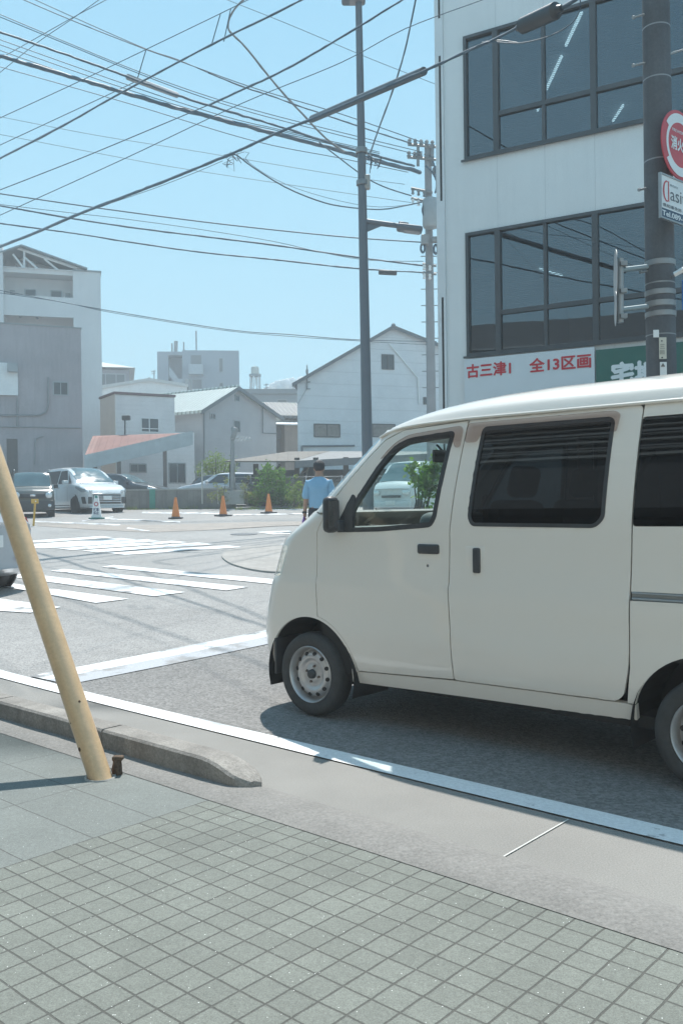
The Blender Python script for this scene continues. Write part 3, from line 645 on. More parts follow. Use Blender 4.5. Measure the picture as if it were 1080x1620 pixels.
    for i in range(ns+1):
        s_ = i/ns; s_ = s_*s_*(.6)+s_*.4
        for j in range(nx+1):
            x = -1+2*j/nx; x = math.copysign(abs(x)**.75, x)
            uf = -.365-.20*abs(x)**4.5; ur = -2.93+.08*abs(x)**4
            u = uf+(ur-uf)*s_; e = ze(u); c = max(zc(u), e+.002)
            if i == 0: c = 1.742-.0*abs(x); z = 1.742-(1.742-ze(-.56))*0
            kf = min(1, s_/.05); z = e+(c-e)*(1-abs(x)**2.9)**(1/1.9)
            if i == 0: z = 1.738+.03*abs(x)**4
            pts.append((u, CW+x*hw, z))
    r = MB(); r.add(pts, [(i*(nx+1)+j, i*(nx+1)+j+1, (i+1)*(nx+1)+j+1, (i+1)*(nx+1)+j) for i in range(ns) for j in range(nx)])
    r.build('roof', M_paint, rt, smooth=True)
    # underside, floor and cabin
    b = MB(); b.box(-2.9, .42, 2*CW+.10, -.10, .24, .30); b.box(-2.03, -.34, 2*CW+.12, -.12, .262, .36); b.build('chassis', M_dark, rt)
    b = MB(); b.box(-2.85, -.02, 2*CW+.05, -.05, .58, .62); b.box(-.34, -.02, 2*CW+.06, -.06, .30, .62); b.build('floor', M_dark, rt)
    b = MB(); b.rbox(-.42, .02, 2*CW+.07, -.07, .72, 1.13, .05); b.rbox(-.22, .14, 2*CW+.10, -.10, .9, 1.19, .06); b.rbox(-.44, -.16, -1.36, -.86, 1.08, 1.275, .07); b.build('dashboard', mat('grey_dashboard', (.10, .11, .11), .6, var=.1, bump=.1), rt, smooth=True, angle=60)
    b = MB(); b.rbox(-.47, -.14, -.62, -.14, 1.128, 1.168, .015); b.build('dash_glare', mat('pale_dash_glare', (.42, .5, .48), .6), rt, smooth=True)  # pale slab; its colour stands in for the sunlit dash-top reflection
    b = MB(); b.lathe([(.185+.013*math.cos(t_), .013*math.sin(t_)) for t_ in np.linspace(0, 2*PI, 10)[:-1]], (-.56, -1.13, 1.13), (-.5, 0, 1), 36, closed=True); b.tube([(-.565, -1.30, 1.125), (-.55, -1.13, 1.10), (-.565, -.96, 1.125)], .014, 8); b.tube([(-.30, -1.13, .95), (-.55, -1.13, 1.11)], .03, 10); b.build('steering_wheel', M_black, rt, smooth=True)
    for yc in (-.40, -1.13):
        b = MB(); b.rbox(-1.12, -.66, yc-.23, yc+.23, .62, .82, .05)
        Mx = Matrix.Translation((-1.10, yc, .78)) @ Matrix.Rotation(math.radians(-14), 4, 'Y')
        b.rbox(-.07, .07, -.22, .22, 0, .58, .05, Mx); b.rbox(-.05, .04, -.12, .12, .60, .78, .04, Mx); b.build('seat', mat('grey_seat_cloth', (.07, .075, .08), .9, var=.15, bump=.2), rt, smooth=True, angle=60)
    b = MB(); b.box(-1.24, -1.20, 2*CW+.08, -.08, .60, 1.30); b.build('bulkhead', M_dark, rt)
    b = MB(); b.box(-2.85, -.75, 2*CW+.14, -.14, 1.765, 1.78); b.build('headliner', mat('headliner', (.25, .25, .24), .9), rt)
    b = MB(); b.rbox(-.50, -.47, CW-.13, CW+.13, 1.60, 1.68, .01); b.tube([(-.42, CW, 1.72), (-.48, CW, 1.66)], .008); b.build('rear_view_mirror', M_black, rt, smooth=True)
    b = MB(); b.rbox(-2.99, -2.955, CW-.18, CW+.18, .52, .68, .004); b.build('number_plate', M_white, rt)
    b = MB(); b.rbox(.548, .566, CW-.17, CW+.17, .42, .58, .004); b.build('number_plate', M_white, rt)
    # side-view antenna-like wiper
    return rt
white_van()

# ------------------------------------------------------------------ buildings
def V2(a, b): v = Vector((b[0]-a[0], b[1]-a[1])); return v.normalized()
def text_mesh(body, width=None, height=None, bold=0.0, sx=None):
    """lettering as a flat mesh centred on the origin, in the x/y plane"""
    c = bpy.data.curves.new('lettering', 'FONT'); c.body = body; c.size = 1; c.offset = bold; c.resolution_u = 3
    o = bpy.data.objects.new('lettering', c); C.objects.link(o)
    dg = bpy.context.evaluated_depsgraph_get(); me = bpy.data.meshes.new_from_object(o.evaluated_get(dg)); bpy.data.objects.remove(o)
    vs = np.array([v.co[:2] for v in me.vertices]); lo, hi = vs.min(0), vs.max(0); ky = height/(hi[1]-lo[1]) if height else 1; kx = width/(hi[0]-lo[0]) if width else ky
    if not height and width: ky = kx
    v = (vs-(lo+hi)/2)*[kx, ky]; fs = [tuple(p.vertices) for p in me.polygons]; bpy.data.meshes.remove(me); return v, fs
def put_text(body, O, X, Z, mt, parent, width=None, height=None, bold=.012, name='lettering', off=.006, world=True):
    """O centre, X reading direction, Z up; stands `off` in front of the plane towards its readers"""
    v, fs = text_mesh(body, width, height, bold); O = Vector(O); X = Vector(X).normalized(); Z = Vector(Z).normalized(); N = X.cross(Z).normalized()
    mb = MB(); mb.add([O+X*a+Z*b+N*off for a, b in v], fs); return mb.build(name, mt, parent, world=world, recalc=False)
def window(rt, A, D, t0, t1, z0, z1, fr=.05, mull=(), trans=(), Mf=None, Mg=None, depth=.04, label=None):
    """framed window set on a wall plane through A along D; the frame stands proud, the pane is set back inside it"""
    Mf = Mf or M_alu; Mg = Mg or M_glass_far; f = MB()
    f.obox(A, D, t0, t1, -depth, .0, z0, z0+fr); f.obox(A, D, t0, t1, -depth, 0, z1-fr, z1); f.obox(A, D, t0, t0+fr, -depth, 0, z0+fr, z1-fr); f.obox(A, D, t1-fr, t1, -depth, 0, z0+fr, z1-fr)
    for t in mull: f.obox(A, D, t-fr*.4, t+fr*.4, -depth*.9, 0, z0+fr, z1-fr)
    for z in trans: f.obox(A, D, t0+fr, t1-fr, -depth*.8, 0, z-fr*.35, z+fr*.35)
    fo = f.build('window', Mf, rt, world=True)
    p = MB(); p.obox(A, D, t0+fr*.8, t1-fr*.8, -.012, .004, z0+fr*.8, z1-fr*.8); p.build('pane', Mg, fo, world=False) if False else None
    pp = p.build('pane', Mg, None)
    iv = Matrix.LocRotScale(rt.location, rt.rotation_euler, None).inverted()
    for v in pp.data.vertices: v.co = iv @ v.co
    pp.parent = fo
    return fo
def office():
    A = Vector(P(738, 500, 16.5).xy); D = Vector((.867, -.498)); N = Vector((-D.y, D.x)); X3 = Vector((D.x, D.y, 0)); gz = g(16.5)-.2
    rt = thing('office_building', 'white office block with two rows of dark bronze windows rising behind the kei van', 'building', (A.x, A.y, gz), math.atan2(D.y, D.x))
    Mw = mat('white_panel_wall', (.74, .74, .725), .7, var=.04, scale=.8, streak=.10, fine=.04, fscale=40, bump=.1, bscale=60)
    L, t0 = 11.0, -.40; W = MB(); dp = .26; top = 15.2
    bands = [(gz, 4.05), (6.32, 7.66), (9.93, 11.3), (13.5, top)]
    for z0, z1 in bands: W.obox(A, D, t0, L, 0, dp, z0, z1)
    for z0, z1 in ((4.05, 6.32), (7.66, 9.93), (11.3, 13.5)): W.obox(A, D, t0, -.003, 0, dp, z0, z1); W.obox(A, D, 6.2, L, 0, dp, z0, z1)
    W.obox(A, D, t0, t0+.2, dp, 9, gz, top); W.obox(A, D, L-.2, L, dp, 9, gz, top); W.obox(A, D, t0+.2, L-.2, 8.8, 9, gz, top); W.obox(A, D, t0+.2, L-.2, dp, 8.8, top-.2, top)
    W.build('wall', Mw, rt, world=True)
    p = MB(); p.obox(A, D, t0-.165, t0-.002, -.03, .6, gz, top); p.build('corner_pier', mat('pale_pier', (.68, .69, .69), .6, var=.04), rt, world=True)
    p = MB()
    for z0, z1 in ((1.0, 5.2), (7.0, 9.7), (10.4, 12.5)): p.obox(A, D, t0-.085, t0-.045, -.032, -.0305, z0, z1)
    p.build('slot', M_dark, rt, world=True)
    for t in (.62, 1.5, 2.37, 3.25, 4.1, 5.0):
        for z0, z1 in ((6.34, 7.64), (9.95, 11.28)): j = MB(); j.obox(A, D, t-.004, t+.004, -.0015, .01, z0, z1); j.build('panel_joint', mat('joint_grey', (.58, .58, .57), .8), rt, world=True)  # cladding joints as thin strips in a greyer tone
    Mgl = glass('office_glass', (.30, .38, .42), .012, 1.55, .10); Mroom = mat('room_wall', (.22, .23, .24), .9); Mblind = mat('blind_slat', (.46, .48, .49), .6); Mtube = emit('lit_tube', (1, .97, .9), 3.2)
    for si, (z0, z1, zt) in enumerate(((4.05, 6.32, 4.79), (7.66, 9.93, 8.38), (11.3, 13.5, 12.0))):
        fo = MB(); M3 = lambda *a: fo.obox(A, D, *a)
        e = .055
        M3(0, 6.2, -.035, .12, z0, z0+e); M3(0, 6.2, -.035, .12, z1-e, z1); M3(0, e, -.034, .12, z0+e, z1-e); M3(6.2-e, 6.2, -.034, .12, z0+e, z1-e)
        vs = [(.612, .05), (2.36, .05), (4.11, .05), (5.85, .04)]
        for t, h in vs: M3(t-h, t+h, -.03, .115, z0+e, z1-e)
        for t in (1.487, 3.235, 4.98): M3(t-.028, t+.028, -.02, .11, z0+e, z1-e)
        for a, b in ((.662, 1.459), (1.515, 2.31), (2.41, 3.207), (3.263, 4.06), (4.16, 4.952), (5.008, 5.81)): M3(a, b, -.015, .10, zt-.04, zt+.04)
        f = fo.build('window_band', M_brown, rt, world=True)
        M3b = MB(); M3b.obox(A, D, -.05, 6.25, -.07, -.036, z0-.035, z0-.001); M3b.build('sill', M_brown, rt, world=True)
        pn = MB(); pn.obox(A, D, e, 6.2-e, .03, .036, z0+e, z1-e); pn = pn.build('pane', Mgl, rt, world=True); pn.parent = f; pn.matrix_parent_inverse = Matrix()
        # the room behind, a hanging blind with open slats, lit fluorescent tubes
        rm = MB(); rm.obox(A, D, -.15, 6.6, 7.0, 7.1, z0-.8, z1+.9); rm.obox(A, D, -.15, 6.6, .27, 7.0, z0-.9, z0-.8); rm.obox(A, D, -.15, 6.6, .27, 7.0, z1+.55, z1+.65); rm.obox(A, D, -.15, -.05, .27, 7, z0-.8, z1+.55); rm.obox(A, D, 6.5, 6.6, .27, 7, z0-.8, z1+.55)
        rm.build('room', Mroom, rt, world=True)
        bl = MB()
        zb = z0+.05 if si != 0 else 4.85
        for a, b in ((.06, .56), (.67, 2.30), (2.42, 4.05), (4.17, 5.8)):
            z = zb
            while z < z1+.1:
                c0 = A+D*a; n_ = N
                y0, y1 = .19, .214
                bl.add([(*(A+D*a+N*y0), z+.0), (*(A+D*b+N*y0), z+.0), (*(A+D*b+N*y1), z+.022), (*(A+D*a+N*y1), z+.022)], [(0, 1, 2, 3)]); z += .034
        bl.build('blind', Mblind, rt, world=True, recalc=False)
        tubes = [[(4.52, 16.45), (4.53, 17.6)], [(4.55, 18.05), (4.57, 19.45)], [(4.6, 20.3), (4.61, 20.9)], [(6.5, 20.3), (6.52, 21.1)]] if si == 1 else [[(3.04, 19.0), (5.3, 21.2)]] if si == 0 else []
        for a_, b_ in tubes:
            tb = MB(); tb.tube([(*a_, z1+.40), (*b_, z1+.40)], .035 if si else .02, 6); tb.build('ceiling_lamp', Mtube, rt, world=True)
    # sign boards under the lower windows
    Z3 = Vector((0, 0, 1))
    s = MB(); s.obox(A, D, -.03, 2.345, -.075, -.045, 2.35, 3.99); s = s.build('sign_board', mat('white_sign_board', (.66, .68, .69), .5, var=.03), rt, world=True); s['label'] = 'white sign board with red lettering'
    s2 = MB(); s2.obox(A, D, 2.37, 5.6, -.075, -.045, 2.35, 3.93); s2 = s2.build('sign_board', mat('green_sign_board', (.035, .13, .10), .45, var=.1), rt, world=True); s2['label'] = 'dark green sign board with white lettering'
    Mr = mat('red_lettering', (.55, .03, .04), .5, var=.05); Mwh = mat('white_lettering', (.75, .77, .76), .5, var=.03)
    def at(t, z, d=-.08): q = A+D*t+N*d; return Vector((q.x, q.y, z))
    def lett(body, t, z, M_, par, w_, h_, bold=.014):
        o = put_text(body, at(t, z), X3, Z3, M_, None, w_, h_, .012, off=.001)
        v0 = [v.co.copy() for v in o.data.vertices]; f0 = [tuple(p.vertices) for p in o.data.polygons]; me = bpy.data.meshes.new('lettering'); vv = []; ff = []
        for i, (dx, dz) in enumerate(((0, 0), (-1, 0), (1, 0), (0, 1), (0, -1))):      # heavier strokes: the same letters laid a hair apart
            k = len(vv); vv += [v+X3*dx*bold*.32+Z3*dz*bold*.32-Vector((N.x, N.y, 0))*.0006*i for v in v0]; ff += [tuple(a+k for a in f) for f in f0]
        me.from_pydata([tuple(v) for v in vv], [], ff); me.materials.append(M_); o.data = me
        iv = Matrix.LocRotScale(rt.location, rt.rotation_euler, None).inverted()
        for v in o.data.vertices: v.co = iv @ v.co
        o.parent = par
    lett('古三津1', .44, 3.765, Mr, s, .84, .245, .014); lett('全13区画', 1.745, 3.765, Mr, s, 1.08, .245, .014)
    lett('宅地', 2.63+.38, 3.50, Mwh, s2, .76, .36, .045)
    mb = MB(); mb.tube([at(.11, 3.27), at(.13, 3.26)], .012, 6); 
    # conduit lamp at the corner
    c = MB(); c.lathe([(0, .05), (.05, .04), (.06, 0), (.05, -.04), (0, -.05)], at(-.55, 2.62, -.16), (0, 0, 1), 16); c.tube([at(-.55, 2.62, -.16), at(-.55, 2.62, 0)], .012, 8); c.build('corner_lamp', M_galv, rt, world=True, smooth=True)
    rf = MB(); rf.obox(A, D, t0-.05, L+.05, -.05, .3, top, top+.12); rf.build('coping', M_alu, rt, world=True)
office()

def box_building(name, label, A, D, L, dep, z0, z1, Mw, cat='building', cope=None):
    rt = thing(name, label, cat, (A[0], A[1], z0), math.atan2(D[1], D[0]))
    W = MB(); W.obox(A, D, 0, L, 0, dep, z0, z1); W.build('wall', Mw, rt, world=True)
    if cope: c = MB(); c.obox(A, D, -.04, L+.04, -.04, dep+.04, z1, z1+cope[0]); c.build('coping', cope[1], rt, world=True)
    return rt
def left_grey():
    D = Vector((.917, .40)); B = Vector(P(129, 600, 44).xy); L = 12.; A = B-D*L; f = onplane(A, D)
    z1 = f(128, 520)[1]
    Mw = mat('grey_render_wall', (.36, .335, .345), .85, var=.12, scale=.6, fine=.08, fscale=12, bump=.3, bscale=30, streak=.3)
    rt = box_building('rendered_building', 'grey rendered windowless-looking building with a small window at the left edge', A, D, L, 6, 1.2, z1, Mw, cope=(.06, M_galv))
    def F(px, py): return f(px, py)
    a = F(83, 603); b = F(108, 626); window(rt, A, D, a[0], b[0], b[1], a[1], .05, [(a[0]+b[0])/2])
    a = F(-40, 572); b = F(28, 626); p = MB(); p.obox(A, D, a[0], b[0], -.15, 0, b[1], a[1]); p.build('white_panel', M_white, rt, world=True)
    a = F(11, 576); b = F(27, 590); p = MB(); p.obox(A, D, a[0], b[0], -.5, -.15, b[1], a[1]); p.build('vent_hood', M_alu, rt, world=True)
    p = MB(); N = Vector((-D.y, D.x))
    def at(px, py, d=-.06): t, z = F(px, py); q = A+D*t+N*d; return Vector((q.x, q.y, z))
    p.tube([at(76, 597), at(76, 640), at(72, 652), at(62, 657), at(0, 657)], .04, 8); p.tube([at(0, 675, -.03), at(127, 677, -.03)], .03, 8); p.tube([at(54, 735), at(56, 694), at(68, 690)], .03, 8); p.tube([at(27, 630), at(27, 675)], .03, 8)
    p.build('drain_pipe', M_galv, rt, world=True, smooth=True, angle=50)
    a = F(10, 694); b = F(28, 736); p = MB(); p.obox(A, D, a[0], b[0], -.03, 0.01, 1.2, a[1]); p.build('door', mat('brown_steel_door', (.10, .09, .085), .6), rt, world=True)
left_grey()
def apartment_left():
    D = Vector((.958, .287)); B = Vector(P(160, 500, 56).xy); L = 17.; A = B-D*L; f = onplane(A, D); N = Vector((-D.y, D.x)); top = f(159, 431)[1]
    Mw = mat('pale_apartment_wall', (.68, .67, .66), .8, var=.05, scale=.5, streak=.2); rt = thing('apartment_block', 'tall white apartment block with open corridors and a steel roof canopy on top', 'building', (A.x, A.y, 1.3), math.atan2(D.y, D.x))
    o0, o1 = f(5, 440)[0], f(115, 440)[0]; sl = [(f(60, 468)[1], f(60, 424)[1])]; fl = 2.95
    W = MB(); W.obox(A, D, o1, L, 0, 7, 1.3, top); W.obox(A, D, 0, o0-.6, 0, 7, 1.3, top); W.obox(A, D, o0-.6, o0, -.25, 7, 1.3, top+1.3)
    zl, zh = sl[0]; bands = []; z = zl
    floors = [zl - k*fl for k in range(5)]; h = zh-zl; prev = top
    for zf in floors: W.obox(A, D, o0, o1, 0, .15, zf+h, prev); prev = zf
    W.obox(A, D, o0, o1, 0, .15, 1.3, prev)
    W.obox(A, D, o0, o1, 1.5, 7, 1.3, top)
    for zf in floors: W.obox(A, D, o0, o1, .15, 1.5, zf-.95, zf-.8)
    W.obox(A, D, o0, o1, .15, 1.5, top-.25, top-.02)
    W.build('wall', Mw, rt, world=True)
    for zf in floors[:2]:
        for a, b in ((34, 53), (76, 95)):
            ta, tb = f(a, 460)[0], f(b, 460)[0]; A2 = A+N*1.5; window(rt, A2, D, ta+.1, tb+.1, zf-.05, zf+.75, .06)
        for a in (13, 103):
            ta = f(a, 460)[0]; A2 = A+N*1.5; m_ = MB(); m_.obox(A2, D, ta, ta+.3, -.12, 0, zf, zf+.6); m_.build('meter_box', M_galv, rt, world=True)
        for a in (30, 57):
            ta = f(a, 430)[0]; m_ = MB(); q = A+N*.8+D*ta; m_.lathe([(0, -.12), (.09, -.08), (.1, 0)], (q.x, q.y, zf+h+.1), (0, 0, 1), 12); m_.build('corridor_lamp', M_galv, rt, world=True)
    # steel roof canopy: mono-pitch sheets on trusses
    ap = f(34, 388); r1 = f(138, 425); l1 = f(-60, 420)
    m_ = MB()
    for a, b in ((l1, ap), (ap, r1)):
        q = lambda t, z, d: (*(A+D*t+N*d), z)
        m_.add([q(a[0], a[1], -.3), q(b[0], b[1], -.3), q(b[0], b[1], 6), q(a[0], a[1], 6), q(a[0], a[1]-.08, -.3), q(b[0], b[1]-.08, -.3), q(b[0], b[1]-.08, 6), q(a[0], a[1]-.08, 6)], [(0,1,2,3),(7,6,5,4),(0,4,5,1),(1,5,6,2),(2,6,7,3),(3,7,4,0)])
    m_.build('canopy_roof', siding('ribbed_roof_sheet', (.25, .29, .31), .5, 1, .5, .5), rt, world=True)
    m_ = MB(); q = lambda px, py, d: (lambda a: Vector((*(A+D*a[0]+N*d), a[1])))(f(px, py))
    for d in (.2, 2.5, 5):
        m_.tube([q(25, 390, d), q(136, 428, d)], .09, 6); m_.tube([q(0, 422, d), q(120, 428, d)], .08, 6)
        for a, b in (((38, 396), (38, 424)), ((38, 424), (20, 400)), ((38, 405), (62, 426)), ((70, 408), (92, 426))): m_.tube([q(*a, d), q(*b, d)], .07, 6)
    m_.build('roof_truss', M_white, rt, world=True)
    c = MB(); c.obox(A, D, o1+.0, L+.05, -.05, 7, top, top+.1); c.build('coping', M_galv, rt, world=True)
apartment_left()

M_side_w = siding('pale_siding', (.72, .72, .71), .24, 2, .3, .7); M_side_g = siding('grey_siding', (.42, .42, .425), .2, 2, .3, .7)
M_side_big = siding('workshop_panel_wall', (.66, .68, .69), .62, 2, .3, .65, .06, .82, .12)
M_fascia = mat('grey_fascia', (.14, .155, .165), .5)
def gable_house(rt, A, D, L, tr, ze0, ze1, zr, E, Mw, Mroof, over=.35, zb=1.2, over_e=.4, fascia=M_fascia, thick=.16):
    """gable wall along D from A (width L, ridge at tr), body run back along vector E"""
    q = lambda t, z: Vector((A.x+D.x*t, A.y+D.y*t, z)); E3 = Vector((E.x, E.y, 0)); En = E3.normalized()
    W = MB(); W.prism([q(0, zb), q(L, zb), q(L, ze1), q(tr, zr), q(0, ze0)], E3); W.build('wall', Mw, rt, world=True)
    for a, b in (((0, ze0), (tr, zr)), ((L, ze1), (tr, zr))):
        d = Vector((b[0]-a[0], b[1]-a[1])).normalized(); e0 = (a[0]-d.x*over_e, a[1]-d.y*over_e)
        up = .02; p = [q(e0[0], e0[1]+up)-En*over, q(b[0], b[1]+up)-En*over]; r = MB()
        ex = E3+En*2*over
        lo = [p[0], p[1], p[1]+ex, p[0]+ex]; hi = [v+Vector((0, 0, thick)) for v in lo]
        r.add(lo+hi, [(3,2,1,0),(4,5,6,7),(0,1,5,4),(1,2,6,5),(2,3,7,6),(3,0,4,7)]); r.build('roof', Mroof, rt, world=True)
        fb = MB(); fb.add([p[0]-En*.03+Vector((0,0,-.08)), p[1]-En*.03+Vector((0,0,-.08)), p[1]-En*.03+Vector((0,0,thick-.01)), p[0]-En*.03+Vector((0,0,thick-.01))]+[v for v in (p[0]+En*.05+Vector((0,0,-.08)), p[1]+En*.05+Vector((0,0,-.08)), p[1]+En*.05+Vector((0,0,-.001)), p[0]+En*.05+Vector((0,0,-.001)))], [(0,1,2,3),(0,4,5,1),(4,7,6,5)])
        fb.build('fascia', fascia, rt, world=True)
    rg = MB(); rg.tube([q(tr, zr+thick)-En*over, q(tr, zr+thick)+E3+En*over], .11, 10); rg.build('ridge_tile', Mroof, rt, world=True, smooth=True)
def gable_grey():
    A = Vector(P(321, 700, 52).xy); D = Vector((.55, .835)); E = Vector((-.83, .55))*9.5; f = onplane(A, D); L = f(437, 700)[0]
    rt = thing('gabled_house', 'grey two-storey house with a light tiled roof, its gable towards the car park', 'house', (A.x, A.y, 1.2), math.atan2(D.y, D.x))
    ze = f(321, 649)[1]; tr, zr = f(372, 616)
    gable_house(rt, A, D, L, tr, ze, ze+.1, zr, E, M_side_g, rooftile('light_roof_tiles', (.60, .66, .62), PI/2, .33, .33), .3, over_e=.5)
    def Wn(x0, y0, x1, y1, **k): a, b = f(x0, y0), f(x1, y1); window(rt, A, D, a[0], b[0], b[1], a[1], .06, **k)
    Wn(371, 624, 379, 636); Wn(332, 653, 341, 664, mull=[f(336, 650)[0]]); Wn(369, 664, 380, 685); Wn(372, 730, 380, 740)
    N = Vector((-D.y, D.x)); c = MB(); q = lambda px, py, d=-.08: (lambda a: Vector((*(A+D*a[0]+N*d), a[1])))(f(px, py))
    c.tube([q(321, 648), q(321, 735)], .05, 8); c.tube([q(414, 645), q(414, 685), q(436, 686)], .035, 8); c.build('drain_pipe', M_fascia, rt, world=True, smooth=True, angle=50)
    # small balcony roof on the left flank
    a = A + E*.25; D2 = E.normalized(); b = MB(); n2 = Vector((-D.x, -D.y))
    p0 = A+E*.10; p1 = A+E*.55
    b.add([(*(p0+n2*.0), 5.15), (*(p1+n2*.0), 5.15), (*(p1+n2*1.6), 4.95), (*(p0+n2*1.6), 4.95), (*(p0+n2*.0), 5.22), (*(p1), 5.22), (*(p1+n2*1.6), 5.02), (*(p0+n2*1.6), 5.02)], [(3,2,1,0),(4,5,6,7),(0,1,5,4),(1,2,6,5),(2,3,7,6),(3,0,4,7)])
    for pp in (p0, p1): b.tube([(*(pp+n2*1.55), 1.4), (*(pp+n2*1.55), 4.98)], .06, 6)
    b.build('balcony_roof', M_fascia, rt, world=True)
gable_grey()
def house_tiled():
    A = Vector(P(400, 700, 60).xy); D = Vector((.96, .28)); f = onplane(A, D)
    rt = thing('tiled_house', 'low house with dark grey roof tiles and a brown corrugated lean-to behind the shed', 'house', (A.x, A.y, 1.3), math.atan2(D.y, D.x)); N = Vector((-D.y, D.x))
    L = 5.5; ze = f(430, 662)[1]; zt = f(430, 632)[1]
    W = MB(); W.obox(A, D, 0, L, 0, 6, 1.3, ze-.1); W.build('wall', mat('plaster_wall', (.4, .4, .39), .8, streak=.3), rt, world=True)
    q = lambda t, d, z: (*(A+D*t+N*d), z); r = MB()
    r.add([q(-.4, -.5, ze), q(L+.3, -.5, ze), q(L-.8, 3, zt), q(.2, 3, zt), q(-.4, -.5, ze+.18), q(L+.3, -.5, ze+.18), q(L-.8, 3, zt+.18), q(.2, 3, zt+.18), q(-.4, 6.5, ze), q(L+.3, 6.5, ze)], [(4,5,6,7),(0,1,5,4),(1,9,6,5),(0,4,7,8),(9,8,7,6),(3,2,1,0)])
    r.build('roof', rooftile('dark_roof_tiles', (.12, .13, .135), 0, .3, .3), rt, world=True)
    a, b = f(442, 676), f(472, 745); s = MB(); s.obox(A, D, a[0], b[0]+1, -1.6, -.02, 1.3, a[1]); s.build('lean_to', siding('brown_corrugated_sheet', (.30, .25, .215), .16, 0, .6, .7, .15, .6, .4), rt, world=True)
    a, b = f(425, 668), f(475, 676); s = MB(); s.add([q(a[0], -2.0, a[1]-.35), q(b[0]+1, -2.0, a[1]-.35), q(b[0]+1, 0, a[1]), q(a[0], 0, a[1]), q(a[0], -2.0, a[1]-.28), q(b[0]+1, -2.0, a[1]-.28), q(b[0]+1, 0, a[1]+.07), q(a[0], 0, a[1]+.07)], [(3,2,1,0),(4,5,6,7),(0,1,5,4),(1,2,6,5),(2,3,7,6),(3,0,4,7)]); s.build('awning', M_white, rt, world=True)
    s = MB(); a, b = f(428, 672), f(446, 695); s.obox(A, D, a[0], b[0], -.5, -.02, b[1], a[1]-.3); s.build('air_conditioner', M_galv, rt, world=True)
house_tiled()
def workshop():
    A = Vector(P(471, 700, 44).xy); D = Vector((.94, .342)).normalized(); N = Vector((-D.y, D.x)); f = onplane(A, D)
    rt = thing('workshop_building', 'large pale workshop with a steep asymmetric gable behind the lamp post', 'building', (A.x, A.y, 1.2), math.atan2(D.y, D.x))
    ze0 = f(471, 607)[1]; tr, zr = f(622, 519); t1, z1 = f(690, 546); sl = (z1-zr)/(t1-tr); L = 11.5; ze1 = zr+sl*(L-tr)
    gable_house(rt, A, D, L, tr, ze0, ze1, zr, Vector((.06, 1))*9, M_side_big, siding('grey_metal_roof', (.2, .23, .26), .4, 0, .4, .5), .25, over_e=.25, thick=.1)
    def Wn(x0, y0, x1, y1, **k): a, b = f(x0, y0), f(x1, y1); return window(rt, A, D, a[0], b[0], b[1], a[1], .05, **k)
    Mcur = mat('curtained_glass', (.20, .18, .16), .3, var=.25, scale=6)
    Wn(496, 670, 538, 692, mull=[f(517, 680)[0]], Mf=M_brown, Mg=Mcur); Wn(603, 560, 623, 585, mull=[f(613, 570)[0]], Mf=M_brown); Wn(588, 670, 625, 692, Mf=M_brown, Mg=Mcur); Wn(669, 628, 677, 640, Mf=M_brown)
    q = lambda px, py, d=-.06: (lambda a: Vector((*(A+D*a[0]+N*d), a[1])))(f(px, py)); c = MB()
    c.tube([q(614, 543), q(660, 598), q(662, 640)], .04, 8); c.build('drain_pipe', M_white, rt, world=True, smooth=True, angle=50)
    c = MB(); c.tube([q(477, 706), q(560, 705)], .05, 6); c.tube([q(477, 706), q(477, 716)], .05, 6); c.build('pipe_rail', M_fascia, rt, world=True)
    c = MB(); c.tube([q(485, 578), q(485, 616)], .035, 6); c.tube([q(485, 605, -.06), q(490, 604, -.06)], .03, 6); c.tube([q(485, 615), q(490, 615)], .03, 6); c.box(-.06, .06, -.06, .06, -.1, .1, Matrix.Translation(q(485, 588))); c.tube([q(485, 614), q(470, 640)], .012, 5); c.build('aerial_mast', M_galv, rt, world=True)
workshop()
def white_low():
    A = Vector(P(183, 700, 47).xy); D = Vector((.85, .527)).normalized(); f = onplane(A, D); N = Vector((-D.y, D.x)); a = f(183, 623); b = f(276, 632)
    rt = thing('flat_roofed_house', 'white flat-roofed house with a sliding window behind the red carport roof', 'house', (A.x, A.y, 1.3), math.atan2(D.y, D.x))
    W = MB(); W.obox(A, D, .01, b[0], 0, 2.6, 1.3, a[1]-.02); W.build('wall', M_side_w, rt, world=True); W = MB(); W.obox(A, D, -.02, .009, -.01, 2.6, 1.3, a[1]-.01); W.build('side_wall', mat('cream_side_wall', (.66, .65, .58), .7, var=.05), rt, world=True)
    t1 = f(308, 740)[0]; W = MB(); W.obox(A, D, b[0], t1, 0, 4, 1.3, f(300, 684)[1]); W.build('annex_wall', M_side_w, rt, world=True)
    c = MB(); c.obox(A, D, -.07, b[0]+.05, -.07, 2.65, a[1]+.001, a[1]+.12); c.build('coping', mat('brown_coping', (.16, .10, .10), .6), rt, world=True)
    def Wn(x0, y0, x1, y1, **k): p_, q_ = f(x0, y0), f(x1, y1); window(rt, A, D, p_[0], q_[0], q_[1], p_[1], .06, **k)
    Wn(222, 660, 252, 685, mull=[f(236, 670)[0]], trans=[f(236, 678)[1]], Mf=M_white); Wn(205, 733, 232, 748, mull=[f(218, 740)[0]]); Wn(266, 732, 294, 765, mull=[f(280, 740)[0]])
    c = MB(); q = lambda px, py, d: (lambda a: Vector((*(A+D*a[0]+N*d), a[1])))(f(px, py)); c.tube([q(187, 690, -1.1), q(187, 664, -1.1)], .04, 6); c.rbox(-.2, .2, -.15, .15, -.12, .12, .03, Matrix.Translation(q(189, 664, -1.1))); c.build('flood_lamp', M_black, rt, world=True)
white_low()
